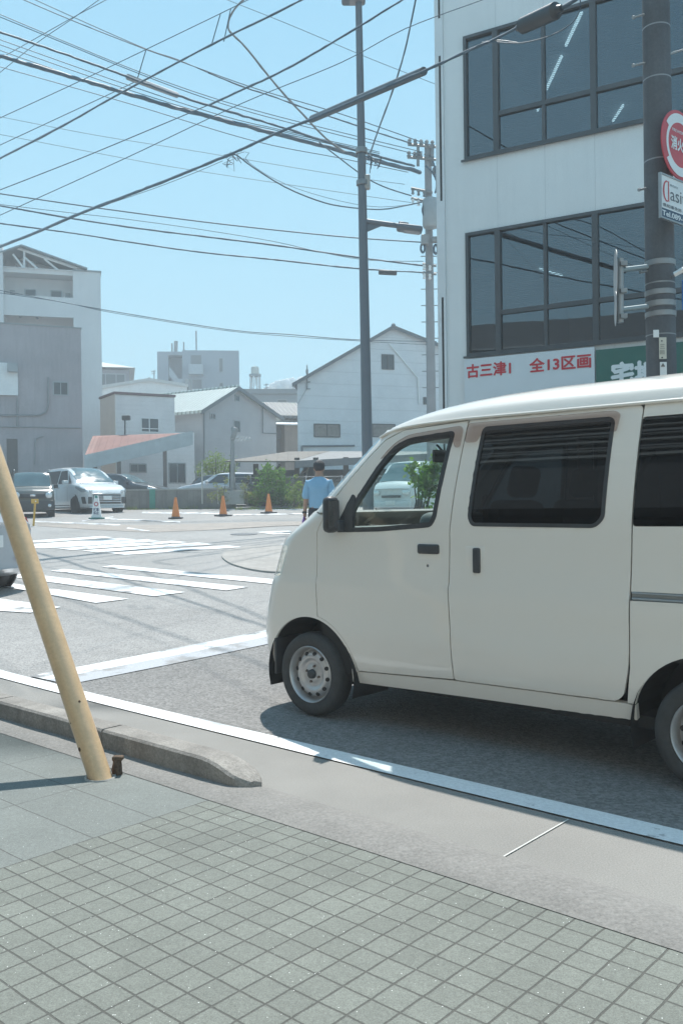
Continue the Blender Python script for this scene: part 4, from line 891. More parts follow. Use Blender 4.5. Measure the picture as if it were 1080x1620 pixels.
def red_carport():
    A = Vector(P(150, 700, 41.6).xy); D = Vector((.985, .17)).normalized(); N = Vector((-D.y, D.x)); f = onplane(A, D)
    rt = thing('carport', 'open carport with a faded red sloping roof and pale fascia beside the flat-roofed house', 'carport', (A.x, A.y, 1.3), math.atan2(D.y, D.x))
    a, b = f(150, 718), f(305, 683); q = lambda t, d, z: (*(A+D*t+N*d), z); t0 = f(133, 700)[0]; k = (b[1]-a[1])/(b[0]-a[0]); z0 = a[1]+k*(t0-a[0])
    zL, zR = P(132, 689, 45.2).z, P(290, 684, 46).z
    r = MB(); r.add([q(t0, 0, z0), q(b[0], 0, b[1]), q(b[0], 4, zR), q(t0, 4, zL), q(t0, 0, z0-.06), q(b[0], 0, b[1]-.06), q(b[0], 4, zR-.06), q(t0, 4, zL-.06)], [(0,1,2,3),(7,6,5,4),(0,4,5,1),(1,5,6,2),(2,6,7,3),(3,7,4,0)])
    r.build('roof', siding('red_roof_sheet', (.23, .105, .09), .35, 0, .4, .7, .2, .75, .3), rt, world=True)
    r = MB(); h = .62; r.add([q(t0, -.06, z0+.05), q(b[0], -.06, b[1]+.05), q(b[0], -.06, b[1]-h), q(t0, -.06, z0-h), q(t0, -.001, z0+.05), q(b[0], -.001, b[1]+.05), q(b[0], -.001, b[1]-h), q(t0, -.001, z0-h)], [(0,1,2,3),(7,6,5,4),(0,4,5,1),(1,5,6,2),(2,6,7,3),(3,7,4,0)]); r.build('fascia', mat('pale_fascia', (.42, .46, .47), .6, streak=.2), rt, world=True)
    for px in (150, 188, 261):
        t, z = f(px, 750); zt = a[1]+k*(t-a[0])-h+.02
        c = MB(); c.obox(A, D, t-.09, t+.09, .02, .2, 1.3, zt); c.build('post', mat('brown_post', (.16, .13, .12), .7), rt, world=True)
red_carport()
def shed():
    A = Vector(P(368, 720, 37).xy); D = Vector((1, .05)).normalized(); N = Vector((-D.y, D.x)); f = onplane(A, D)
    rt = thing('parking_shed', 'long open parking shed with a grey sheet roof on dark posts', 'shed', (A.x, A.y, 1.3), math.atan2(D.y, D.x))
    q = lambda t, d, z: (*(A+D*t+N*d), z); t0, z0 = f(355, 729); t1, z1 = f(466, 729); zb = z0+.62
    tr = t1+4.5
    r = MB()
    r.add([q(t0, 0, z0), q(t1, 0, z1), q(t1+1.6, 4.2, zb), q(t0+2.6, 4.2, zb), q(t0, 0, z0-.06), q(t1, 0, z1-.06), q(t1+1.6, 4.2, zb-.06), q(t0+2.6, 4.2, zb-.06)], [(0,1,2,3),(7,6,5,4),(0,4,5,1),(1,5,6,2),(2,6,7,3),(3,7,4,0)])
    r.build('roof', siding('grey_shed_sheet', (.16, .146, .128), .45, 0, .4, .8, .15, .75, .4), rt, world=True)
    r = MB(); r.add([q(t1, .05, z1), q(t1+1.6, 4.2, zb-.01), q(t1+9, 4.2, zb-.1), q(t1+9, 1.0, zb-.2), q(t1, .05, z1-.3), q(t1+1.6, 4.2, zb-.3), q(t1+9, 4.2, zb-.4), q(t1+9, 1.0, zb-.5)], [(0,1,2,3),(7,6,5,4),(0,4,5,1),(1,5,6,2),(2,6,7,3),(3,7,4,0)]); r.build('rear_roof', M_fascia, rt, world=True)
    Mp = mat('dark_timber', (.06, .055, .05), .8, var=.3)
    for px in (366, 404, 424, 470, 500, 548):
        t, z = f(px, 750); p = MB(); p.obox(A, D, t-.11, t+.11, .35, .57, 1.3, z0-.12 if px < 470 else zb-.5)
        if px in (404, 424, 470): p.tube([q(t, .46, z0-.8), q(t+.5, .46, z0-.15)], .06, 6)
        p.build('post', Mp, rt, world=True)
    w_ = MB(); w_.obox(A, D, t0+1.2, t1+9, 4.0, 4.15, 1.3, 3.0); w_.build('back_wall', mat('shed_back_wall', (.10, .105, .105), .9, var=.3, scale=2), rt, world=True)
    w_ = MB(); w_.obox(A, D, f(470, 0)[0], f(470, 0)[0]+8, .5, .58, 2.35, 2.45); w_.obox(A, D, f(470, 0)[0], f(470, 0)[0]+8, .5, .58, 1.95, 2.05); w_.build('beam', Mp, rt, world=True)
    # stored timber and boxes in the shade
    for i, (px, wd, z, h) in enumerate(((482, .9, 1.42, .5), (505, 1.1, 1.42, .7), (530, .8, 1.42, .45))):
        t = f(px, 760)[0]; b = thing('storage_crate', ('low dark crate in the shed, nearest its left end', 'tall dark crate in the middle of the shed', 'narrow dark crate in the shed beside the walking man')[i], 'crate', (*(A+D*t+N*2), z), 0)
        k = MB(); k.rbox(-wd/2, wd/2, -.4, .4, 0, h, .02); k.build('box', mat('crate_wood', (.13, .11, .09), .8, var=.3, scale=5), b); k = MB()
        for zz2 in (.1, h-.1): k.box(-wd/2-.02, wd/2+.02, -.43, -.401, zz2-.04, zz2+.04)
        k.build('slat', mat('crate_batten', (.2, .17, .14), .8), b)
shed()
# ---- further away
def far_flats():
    A = Vector(P(249, 600, 105).xy); D = Vector((.99, .12)).normalized(); f = onplane(A, D); N = Vector((-D.y, D.x)); t1 = f(288, 560)[0]; L = f(378, 560)[0]; zt = f(270, 556)[1]; zt2 = f(330, 554)[1]
    rt = thing('far_apartment_block', 'blue-grey apartment block with an outside stair, far off above the gabled house', 'building', (A.x, A.y, 1.4), math.atan2(D.y, D.x))
    Mw = mat('grey_flats_wall', (.29, .33, .37), .8, var=.04); W = MB(); W.obox(A, D, t1, L, 0, 12, 1.4, zt2); W.obox(A, D, 0, f(258, 0)[0], 0, 12, 1.4, zt); W.obox(A, D, f(258, 0)[0], t1, 2.2, 12, 1.4, zt); W.obox(A, D, f(258, 0)[0], t1, 0, 2.2, zt-.4, zt)
    W.build('wall', Mw, rt, world=True); fl = 2.9; Ml = mat('pale_stair_rail', (.42, .46, .49), .7)
    for k in range(5):
        z = zt-2.6-k*fl; w_ = MB(); a, b, c, d = (f(x, 0)[0] for x in (259, 274, 291, 313)); 
        w_.obox(A, D, c, d, -1.3, -.02, z-.2, z+.95); w_.build('balcony', Ml, rt, world=True)
        p = MB(); p.obox(A, D, c+.2, d-.2, -.02, .01, z+.95, z+2.2); p.build('balcony_opening', M_fascia, rt, world=True)
        w_ = MB(); q = lambda t, dd, zz2: (*(A+D*t+N*dd), zz2)
        w_.add([q(a, .0, z+.9), q(b, .0, z-.6), q(b, .0, z-1.7), q(a, .0, z-.2), q(a, .2, z+.9), q(b, .2, z-.6), q(b, .2, z-1.7), q(a, .2, z-.2)], [(0,1,2,3),(7,6,5,4),(0,4,5,1),(1,5,6,2),(2,6,7,3),(3,7,4,0)]); w_.obox(A, D, b, f(290, 0)[0], 0, .2, z-1.7, z-.6); w_.build('stair_flight', Ml, rt, world=True)
        window(rt, A, D, f(338, 0)[0], f(345, 0)[0], z+.2, z+1.9, .08)
    m_ = MB(); 
    for px, y0 in ((270, 538), (289, 536), (309, 518)):
        t, z = f(px, y0); m_.tube([q(t, 2, zt-.2), q(t, 2, z)], .10, 5)
    m_.tube([q(f(268, 0)[0], 2, zt), q(f(269, 0)[0], 2, zt+1.6)], .25, 6); m_.build('mast', M_galv, rt, world=True)
far_flats()
def hip_hall():
    A = Vector(P(150, 600, 95).xy); D = Vector((.97, .24)).normalized(); f = onplane(A, D); N = Vector((-D.y, D.x)); L = f(214, 600)[0]; ze = f(200, 581)[1]; zt = f(160, 565)[1]
    rt = thing('hipped_roof_hall', 'distant hall with a pale hipped metal roof and a band of windows under its eaves', 'building', (A.x, A.y, 1.4), math.atan2(D.y, D.x)); W = MB(); W.obox(A, D, -3, L-.6, .5, 12, 1.4, ze-.2); W.build('wall', mat('brown_tile_wall', (.20, .19, .21), .7), rt, world=True)
    q = lambda t, d, z: (*(A+D*t+N*d), z); r = MB(); r.add([q(-4, 0, ze), q(L, 0, ze), q(L, 13, ze), q(-4, 13, ze), q(-2, 4, zt+.5), q(L-6.5, 4, zt-.2), q(L-6.5, 9, zt-.2), q(-2, 9, zt+.5)], [(0,1,5,4),(1,2,6,5),(2,3,7,6),(3,0,4,7),(4,5,6,7),(3,2,1,0)]); r.build('roof', mat('pale_metal_roof', (.42, .46, .45), .5), rt, world=True)
    A2 = A+N*.5; window(rt, A2, D, -1, L-1, ze-2.0, ze-.6, .12, [x for x in np.arange(0, L-1.2, 1.1)]); 
    b = MB(); b.obox(A, D, -3.2, L+.3, -.3, .5, ze-3.0, ze-2.2); b.build('balcony', mat('brown_tile_balcony', (.25, .23, .24), .7), rt, world=True)
hip_hall()
def pale_low():
    A = Vector(P(150, 620, 80).xy); D = Vector((.97, .22)).normalized(); f = onplane(A, D); N = Vector((-D.y, D.x)); L = f(296, 620)[0]; tr, zr = f(236, 602); z0 = f(165, 610)[1]
    rt = thing('low_gable_hall', 'low pale building with a shallow gable roof between the hall and the grey flats', 'building', (A.x, A.y, 1.4), math.atan2(D.y, D.x))
    gable_house(rt, A, D, L, tr, z0-.3, f(296, 611)[1], zr, N*10, M_side_w, mat('pale_sheet_roof', (.5, .5, .48), .6), .2, 1.2, .1, mat('pale_roof_edge', (.5, .5, .48), .6), .2)
    c = MB(); q = lambda px, py, d=1: (lambda a: Vector((*(A+D*a[0]+N*d), a[1])))(f(px, py)); c.tube([q(244, 603), q(244, 583)], .05, 5); c.tube([q(239, 585), q(247, 584)], .04, 5); c.tube([q(240, 588), q(246, 588)], .04, 5); c.build('aerial', M_galv, rt, world=True)
    c = MB(); c.tube([q(300, 615), q(300, 598)], .3, 8); c.build('chimney', M_galv, rt, world=True)
pale_low()
def far_dark():
    A = Vector(P(392, 640, 95).xy); D = Vector((1, .08)).normalized(); f = onplane(A, D); N = Vector((-D.y, D.x)); L = f(475, 640)[0]; zt = f(430, 624)[1]
    rt = thing('flat_roofed_block', 'blue-grey flat-roofed block behind the dark tiled house', 'building', (A.x, A.y, 1.4), math.atan2(D.y, D.x)); W = MB(); W.obox(A, D, 0, L, 0, 9, 1.4, zt); W.build('wall', mat('bluegrey_wall', (.22, .27, .30), .8), rt, world=True)
    W = MB(); W.obox(A, D, -.6, L, -.8, 9.4, zt, zt+.5); W.build('roof', M_fascia, rt, world=True); window(rt, A, D, L*.55, L*.75, zt-1.7, zt-.5, .1)
    c = MB(); q = lambda px, py, d=3: (lambda a: Vector((*(A+D*a[0]+N*d), a[1])))(f(px, py)); 
    for px, y in ((421, 600), (465, 606)): c.tube([q(px, 626), q(px, y)], .06, 5)
    c.tube([q(440, 620), q(458, 621)], .05, 5); c.tube([q(417, 603), q(425, 602)], .05, 5); c.tube([q(417, 608), q(425, 607)], .05, 5); c.build('aerial', M_galv, rt, world=True)
far_dark()
def water_tower():
    Y = 98; c = P(404, 640, Y); rt = thing('water_tower', 'cylindrical rooftop water tank standing on a tall lattice frame', 'water tower', (c.x, c.y, 1.4)); k = Y/FPX
    zt, zb = P(404, 579, Y).z, P(404, 592, Y).z; r_ = 6.3*k; Ox = (c.x, c.y, 0)
    t = MB(); t.lathe([(0, zt), (r_*.9, zt-.1), (r_, zt-.3), (r_, zb+.1), (r_*.98, zb), (0, zb)], Ox, (0, 0, 1), 28); t.build('tank', mat('cream_tank', (.55, .55, .5), .6, streak=.3), rt, world=True, smooth=True, angle=40)
    t = MB(); t.lathe([(0, zb), (r_*1.5, zb), (r_*1.5, zb-.25), (0, zb-.25)], Ox, (0, 0, 1), 28)
    t.build('platform', M_galv, rt, world=True); t = MB(); R1, R2, n = r_*1.2, r_*2.1, 6; zb2 = P(404, 632, Y).z
    P_ = lambda i, s: Vector((c.x+(R1+(R2-R1)*s)*math.cos(i*PI/3+.3), c.y+(R1+(R2-R1)*s)*math.sin(i*PI/3+.3), zb+(1.4-zb)*s*.9))
    for i in range(6):
        t.tube([P_(i, 0), P_(i, 1)], .08, 6)
        for s in (.2, .45, .7): t.tube([P_(i, s), P_(i+1, s)], .045, 5); t.tube([P_(i, s-.2), P_(i+1, s)], .035, 5)
    t.build('lattice_frame', M_white, rt, world=True)
water_tower()
# building across the pavement (only seen mirrored in the van windows): white louvred shutters over a dark shopfront
def shutter_shop():
    A = Vector(PQ(2.5, -2.6)); D = RD; N = Vector((-D.y, D.x))
    rt = thing('shuttered_shop', 'grey shop building with white louvred shutters, on the pavement behind the viewer', 'building', (A.x, A.y, 0), math.atan2(D.y, D.x)); W = MB()
    W.obox(A, D, 0, 13, .3, 7, 2.6, 8); W.obox(A, D, 0, 13, 5, 7, 0, 2.6); W.obox(A, D, 0, .4, .3, 5, 0, 2.6); W.obox(A, D, 12.6, 13, .3, 5, 0, 2.6); W.build('wall', mat('grey_shop_wall', (.17, .18, .185), .8), rt, world=True)
    for k in range(11):
        zk = 4.9+k*.21+.05*math.sin(k*2.1); b = MB(); b.obox(A, D, .2+(k % 3)*.1, 12.8-(k % 4)*.8, .16, .28, zk, zk+(.10 if k == 0 else .05+.03*(k % 2))); b.build('shutter_slat', mat('pale_shutter_slat%d' % (k % 3), ((.6, .62, .6), (.38, .4, .4), (.5, .52, .52))[k % 3] , .5), rt, world=True)
shutter_shop()
def bounce_house():  # unseen house added so its cream wall bounces warm sunlight onto the van
    A = Vector(PQ(-14, -3.2)); D = RD; N = Vector((-D.y, D.x)); rt = thing('cream_bounce_house', 'unseen cream house behind the viewer, added to bounce warm light', 'building', (A.x, A.y, 0), math.atan2(D.y, D.x))
    W = MB(); W.obox(A, D, 0, 16.2, 0, 6, 0, 9.5); W.build('wall', mat('cream_bounce_wall', (.80, .74, .64), .85, var=.05, scale=.8, streak=.15), rt, world=True)
    for t in (1.5, 5, 8.5, 12): window(rt, A, D, t, t+1.6, 5.2, 6.6, .07, [t+.8])
    d = MB(); d.obox(A, D, 3.6, 4.6, -.05, .01, .1, 2.2); d.build('door', M_brown, rt, world=True)
    c = MB(); c.obox(A, D, -.15, 16.35, -.2, 6.2, 9.5, 9.7); c.build('coping', M_galv, rt, world=True)
bounce_house()

# ------------------------------------------------------------------ poles, signs and overhead cables
def lamp_post():
    b = P(583, 800, 16); b.z = g(16); top = P(567, -2, 16); rt = thing('lamp_post', 'tall grey tapered street lamp post rising behind the front of the kei van', 'lamp post', b)
    Mp = mat('grey_post_paint', (.15, .165, .185), .55, var=.06, scale=2, streak=.1); lean = top-b
    t = MB(); t.tube([b+lean*k for k in (0, .1, .3, .6, 1.01)], [.105, .1, .092, .078, .058], 24); t.build('pole', Mp, rt, world=True, smooth=True, angle=50)
    t = MB(); t.lathe([(.2, 0), (.2, .02), (.11, .04), (.11, .25)], b, (0, 0, 1), 20); t.build('base_plate', M_galv, rt, world=True)
    q = lambda px, py, Y=16: P(px, py, Y)
    for nm, a, e, hl in (('lamp_arm', (579, 350), (632, 357), ((627, 352), (668, 372))), ('lamp_arm', (566, 1), (556, -3), ((540, -8), (578, 6)))):
        t = MB()
        if hl[0][0] == 627:
            t.tube([q(*a), q(*e)], [.05, .045], 10); t.add([q(580, 346)+Vector((0, d, 0)) for d in (-.02, .02)]+[q(581, 366)+Vector((0, d, 0)) for d in (-.02, .02)]+[q(603, 357)+Vector((0, d, 0)) for d in (-.02, .02)], [(0,2,4),(1,5,3),(0,1,3,2),(2,3,5,4),(4,5,1,0)])
        else: t.tube([q(*a), q(*e)], [.05, .045], 10)
        ar = t.build(nm, Mp, rt, world=True, smooth=True, angle=40)
        c0, c1 = q(*hl[0]), q(*hl[1]); mid = (c0+c1)/2; L = abs(c1.x-c0.x)
        X = (q(*e)-q(*a)).normalized() if hl[0][0] == 627 else Vector((1, 0, 0)); Yv = Vector((0, 1, 0)); Z = X.cross(Yv).normalized(); Mx = Matrix((X, Z.cross(X), Z)).transposed().to_4x4(); Mx.translation = mid
        h = MB(); h.rbox(-L/2, L/2, -.13, .13, -.05, .06, .045, Mx); h.rbox(-L/2+.02, -L/2+.2, -.07, .07, .03, .10, .02, Mx); hd = h.build('lamp_head', Mp, rt, world=True, smooth=True, angle=40)
        h = MB(); h.rbox(-L/2+.14, L/2-.04, -.09, .09, -.058, -.045, .005, Mx); h.build('lamp_lens', mat('lamp_lens_glass', (.30, .29, .30), .2), rt, world=True)
    for py in (238, 289):
        t = MB(); z = P(572, py, 16); k = (z.z-b.z)/(top.z-b.z); c = b+lean*k; t.lathe([(.09, -.05), (.105, -.04), (.105, .04), (.09, .05)], c, lean, 20); t.build('clamp_band', M_galv, rt, world=True)
    c = P(580, 287, 16); t = MB(); t.rbox(-.06, .06, -.06, .06, -.14, .12, .03, Matrix.Translation(c)); t.build('junction_box', mat('beige_box', (.42, .38, .34), .6), rt, world=True)
lamp_post()
def near_pole():
    b = Vector((3.02, 8.36, 0)); b.z = g(8.36); top = P(1034, -150, 8.36); rt = thing('utility_pole', 'thick weathered concrete utility pole at the right edge carrying the hydrant sign', 'utility pole', b); lean = top-b; lean.x = lean.x*.9
    def ax(z): return b+lean*((z-b.z)/(top.z-b.z))
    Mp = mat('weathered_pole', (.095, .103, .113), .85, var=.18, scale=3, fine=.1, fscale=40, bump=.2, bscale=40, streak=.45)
    t = MB(); t.tube([ax(z) for z in (b.z-.1, 2, 4, 6, 8, 9.5)], [.142, .137, .130, .123, .116, .112], 32); t.build('pole', Mp, rt, world=True, smooth=True, angle=50)
    for py, h, pr in ((415, .03, .010), (447, .008, .003), (462, .028, .009), (480, .03, .010), (496, .028, .009), (529, .006, .003), (252, .008, .003), (40, .008, .003), (122, .008, .003)):
        z = P(1045, py, 8.3).z; t = MB(); r_ = .142-.0036*z; t.lathe([(r_-.002, -h), (r_+pr, -h*.8), (r_+pr, h*.8), (r_-.002, h)], ax(z)+Vector((0, 0, 0)), lean, 32); t.build('steel_band', M_galv, rt, world=True, smooth=True, angle=40)
    for (x0, y0, x1, y1) in ((1010, 300, 1024, 297), (1013, 430, 1027, 428), (1001, 27, 1020, 22), (1001, 103, 1020, 99), (1055, 86, 1080, 78)):
        t = MB(); t.tube([P(x0, y0, 8.3), P(x1, y1, 8.33)], .010, 8); t.lathe([(0, -.004), (.016, -.004), (.016, .012), (0, .012)], P(x0, y0, 8.3), P(x1, y1, 8.33)-P(x0, y0, 8.3), 10); t.build('step_bolt', M_galv, rt, world=True, smooth=True, angle=40)
    yb = 8.205
    def plate(x0, y0, x1, y1, mt, nm, marks=()):
        a, e = P(x0, y0, yb), P(x1, y1, yb); m_ = MB(); m_.rbox(a.x, e.x, yb-.02, yb-.012, e.z, a.z, .003); o = m_.build(nm, mt, rt, world=True)
        for i, (mx, my, r_) in enumerate(marks): c = P(mx, my, yb-.0205); d = MB(); d.lathe([(0, .001), (r_, .001), (r_, 0)], c, (0, -1, 0), 12); d.build('mark', M_black, rt, world=True)
    Mcr = mat('cream_plate', (.58, .55, .46), .6, var=.08, scale=20)
    plate(1032, 522, 1041, 534, M_white, 'white_plate'); plate(1041, 534, 1053, 568, Mcr, 'number_plate', ((1046.5, 539, .0075), (1047, 565.5, .0075))); plate(1042.5, 573, 1053.5, 606, M_white, 'white_plate')
    sgl = mat('plate_ink', (.18, .17, .15), .7)
    for i, (ch, px, py, h) in enumerate((('三', 1047, 548, .038), ('回', 1047, 557, .038), ('▲', 1048, 577, .035))): put_text(ch, P(px, py, yb-.0205), (1, 0, 0), (0, 0, 1), sgl, rt, None, h, .004, name='plate_writing')
    # side arms with a pair of sign plates seen edge on
    s = thing('roadside_sign', 'thin round sign plates seen edge-on, held left of the weathered pole by two arms', 'sign', P(981, 455, 8.3)); 
    t = MB(); t.tube([P(981, 409, 8.3), P(981, 510, 8.3)], .030, 14); t.build('sign_tube', mat('pale_steel_tube', (.34, .36, .37), .45, metal=.2), s, world=True, smooth=True, angle=50)
    for (y0, y1) in ((427, 421), (490, 484)): t = MB(); t.tube([P(981, y0, 8.3), P(1030, y1, 8.33)], .024, 10); t.build('arm', mat('teal_grey_arm', (.25, .31, .33), .5, metal=.3), s, world=True, smooth=True, angle=50)
    n = Vector((-.95, .22, 0)).normalized()
    for cy, r_, dx in ((437, .245, -8), (488, .16, -8)):
        c = P(981+dx, cy, 8.3); d = MB(); d.lathe([(0, -.010), (r_, -.004), (r_, 0), (0, -.006)], c, n, 40); d.build('sign_plate', M_galv, s, world=True, smooth=True, angle=40)
    for py in (417, 460, 500): t = MB(); c = P(985, py, 8.27); t.rbox(-.03, .035, -.03, .03, -.022, .022, .005, Matrix.Translation(c)); t.build('clamp', M_galv, s, world=True)
    # hydrant sign and the board below it, face to the oncoming traffic
    X = Vector((.77, .638, 0)); Z = Vector((0, 0, 1)); N = Vector((.638, -.77, 0)); Mred = mat('sign_red', (.50, .035, .05), .45, var=.1, scale=8, coat=.2); Mw_ = mat('sign_white', (.70, .72, .72), .4, var=.05)
    O0 = P(1043, 310, 7.98)
    def on(a, z): return Vector((O0.x, O0.y, 0))+X*a+Z*z
    def hitx(px, py):
        v = ray(px, py); t = (Vector((O0.x, O0.y, 0)).dot(N))/(v.x*N.x+v.y*N.y); q = v*t; return ((q.x-O0.x)*X.x+(q.y-O0.y)*X.y, EYE+q.z)
    a0, zt = hitx(1046, 229)[0], hitx(1077, 176)[1]; zb = hitx(1077, 285)[1]; R_ = (zt-zb)/2; ca, cz = a0+R_, (zt+zb)/2
    hs = thing('hydrant_sign', 'round red and white fire hydrant sign on the weathered utility pole', 'sign', on(ca, cz))
    d = MB(); d.lathe([(0, -.012), (R_-.006, -.012), (R_, -.008), (R_, -.004), (R_-.004, 0), (0, 0)], on(ca, cz), N, 48); d.build('sign_plate', Mred, hs, world=True, smooth=True, angle=30)
    d = MB(); d.lathe([(R_*.75, .002), (R_*.64, .002)], on(ca, cz), N, 48); d.build('white_ring', Mw_, hs, world=True)
    ri, ro = R_*.75, R_*.90
    for a1, a2 in ((35, 145), (215, 325)):
        d = MB(); k = len(d.v); n_ = 20
        for i in range(n_+1): an = math.radians(a1+(a2-a1)*i/n_); d.v += [tuple(on(ca+math.cos(an)*r2, cz+math.sin(an)*r2)+N*.003) for r2 in (ri-.002, ro)]
        d.f += [(k+2*i, k+2*i+1, k+2*i+3, k+2*i+2) for i in range(n_)]
        d.build('white_arc', Mw_, hs, world=True, recalc=False)
    put_text('消火栓', on(ca, cz), X, Z, Mw_, hs, R_*1.02, R_*.40, .03, off=.004); put_text('FIRE HYDRANT', on(ca, cz+R_*.37), X, Z, Mw_, hs, R_*.86, R_*.085, .01, off=.004)
    bd = thing('shop_board', 'white oblong advertising board with a red emblem, under the round hydrant sign', 'sign', on(.3, 3.6)); z1 = hitx(1043, 272)[1]; z0 = hitx(1043.5, 344)[1]; wd = .85
    fr = MB(); 
    for a, b_, c, e in ((0, wd, z0, z0+.014), (0, wd, z1-.014, z1), (0, .014, z0+.014, z1-.014), (wd-.014, wd, z0+.014, z1-.014)):
        fr.add([on(aa, zz_)+N*nn for aa in (a, b_) for nn in (-.012, .014) for zz_ in (c, e)], [(0,1,3,2),(4,6,7,5),(0,4,5,1),(2,3,7,6),(0,2,6,4),(1,5,7,3)])
    fr.build('board_frame', M_alu, bd, world=True)
    pl = MB(); pl.add([on(a, z)+N*nn for a in (.008, wd-.008) for nn in (-.008, .006) for z in (z0+.008, z1-.008)], [(0,1,3,2),(4,6,7,5),(0,4,5,1),(2,3,7,6),(0,2,6,4),(1,5,7,3)]); pl.build('board', Mw_, bd, world=True)
    h = z1-z0; pl = MB(); pl.add([on(a, z)+N*.0075 for a, z in ((.016, z0+.016), (wd-.016, z0+.016), (wd-.016, z0+h*.24), (.016, z0+h*.24))], [(0,1,2,3)]); pl.build('dark_band', mat('navy_band', (.03, .07, .12), .5), bd, world=True)
    Mgy = mat('grey_lettering', (.10, .12, .14), .5)
    def tx(body, a, z, w_, h_, mt, bold=.012, off=.0085): put_text(body, on(a+w_/2, z), X, Z, mt, bd, w_, h_, bold, off=off)
    tx('Tel.089-953', .028, z0+h*.135, .50, h*.12, Mw_, .02); tx('asit', .165, z0+h*.60, .27, h*.27, Mgy, .0); tx('県知事免許 8295-2', .04, z0+h*.315, .52, h*.085, Mgy, .012); tx('株式会社', .16, z0+h*.80, .14, h*.05, Mgy, .008)
    # red swoosh emblem in front of the name
    e = MB(); n_ = 18; k = 0
    for i in range(n_+1):
        an = math.radians(70+250*i/n_*.9); w_ = .008+.016*math.sin(PI*i/n_); 
        for r2 in (0, w_): e.v.append(tuple(on(.105+(.062-r2)*math.cos(an), z0+h*.635+(.095-r2)*math.sin(an))+N*.009))
    e.f += [(2*i, 2*i+1, 2*i+3, 2*i+2) for i in range(n_)]; e.add([on(a, z)+N*.0092 for a, z in ((.128, z0+h*.43), (.145, z0+h*.41), (.145, z0+h*.88), (.128, z0+h*.85))], [(0,1,2,3)]); e.build('emblem', Mred, bd, world=True, recalc=False)
    for z in (z0+.1, z1-.08): t = MB(); t.tube([on(.16, z)-N*.012, Vector((ax(z).x, ax(z).y, z))], .014, 8); t.build('bracket', M_galv, bd, world=True)
    t = MB(); t.tube([on(ca-.1, cz)-N*.012, Vector((ax(cz).x, ax(cz).y, cz))], .014, 8); t.build('bracket', M_galv, hs, world=True)
    bs = thing('street_sign', 'blue sign on a white bracket arm, cut off by the right edge of the photo', 'sign', P(1090, 455, 8.2)); t = MB(); v0, v1 = P(1066, 434, 8.15), P(1100, 415, 8.05); t.tube([v0, v1], .024, 4); t.build('bracket_arm', M_white, bs, world=True)
    t = MB(); a, e_ = P(1077.5, 443, 8.25), P(1135, 490, 8.25); t.rbox(a.x, e_.x, 8.23, 8.25, e_.z, a.z, .006); t.build('sign_plate', mat('sign_blue', (.04, .16, .42), .45), bs, world=True); t = MB(); t.tube([v0+Vector((.1, -.05, .02)), Vector((ax(3.4).x, ax(3.4).y, v0.z))], .012, 8); t.build('bracket', M_galv, bs, world=True)
near_pole()
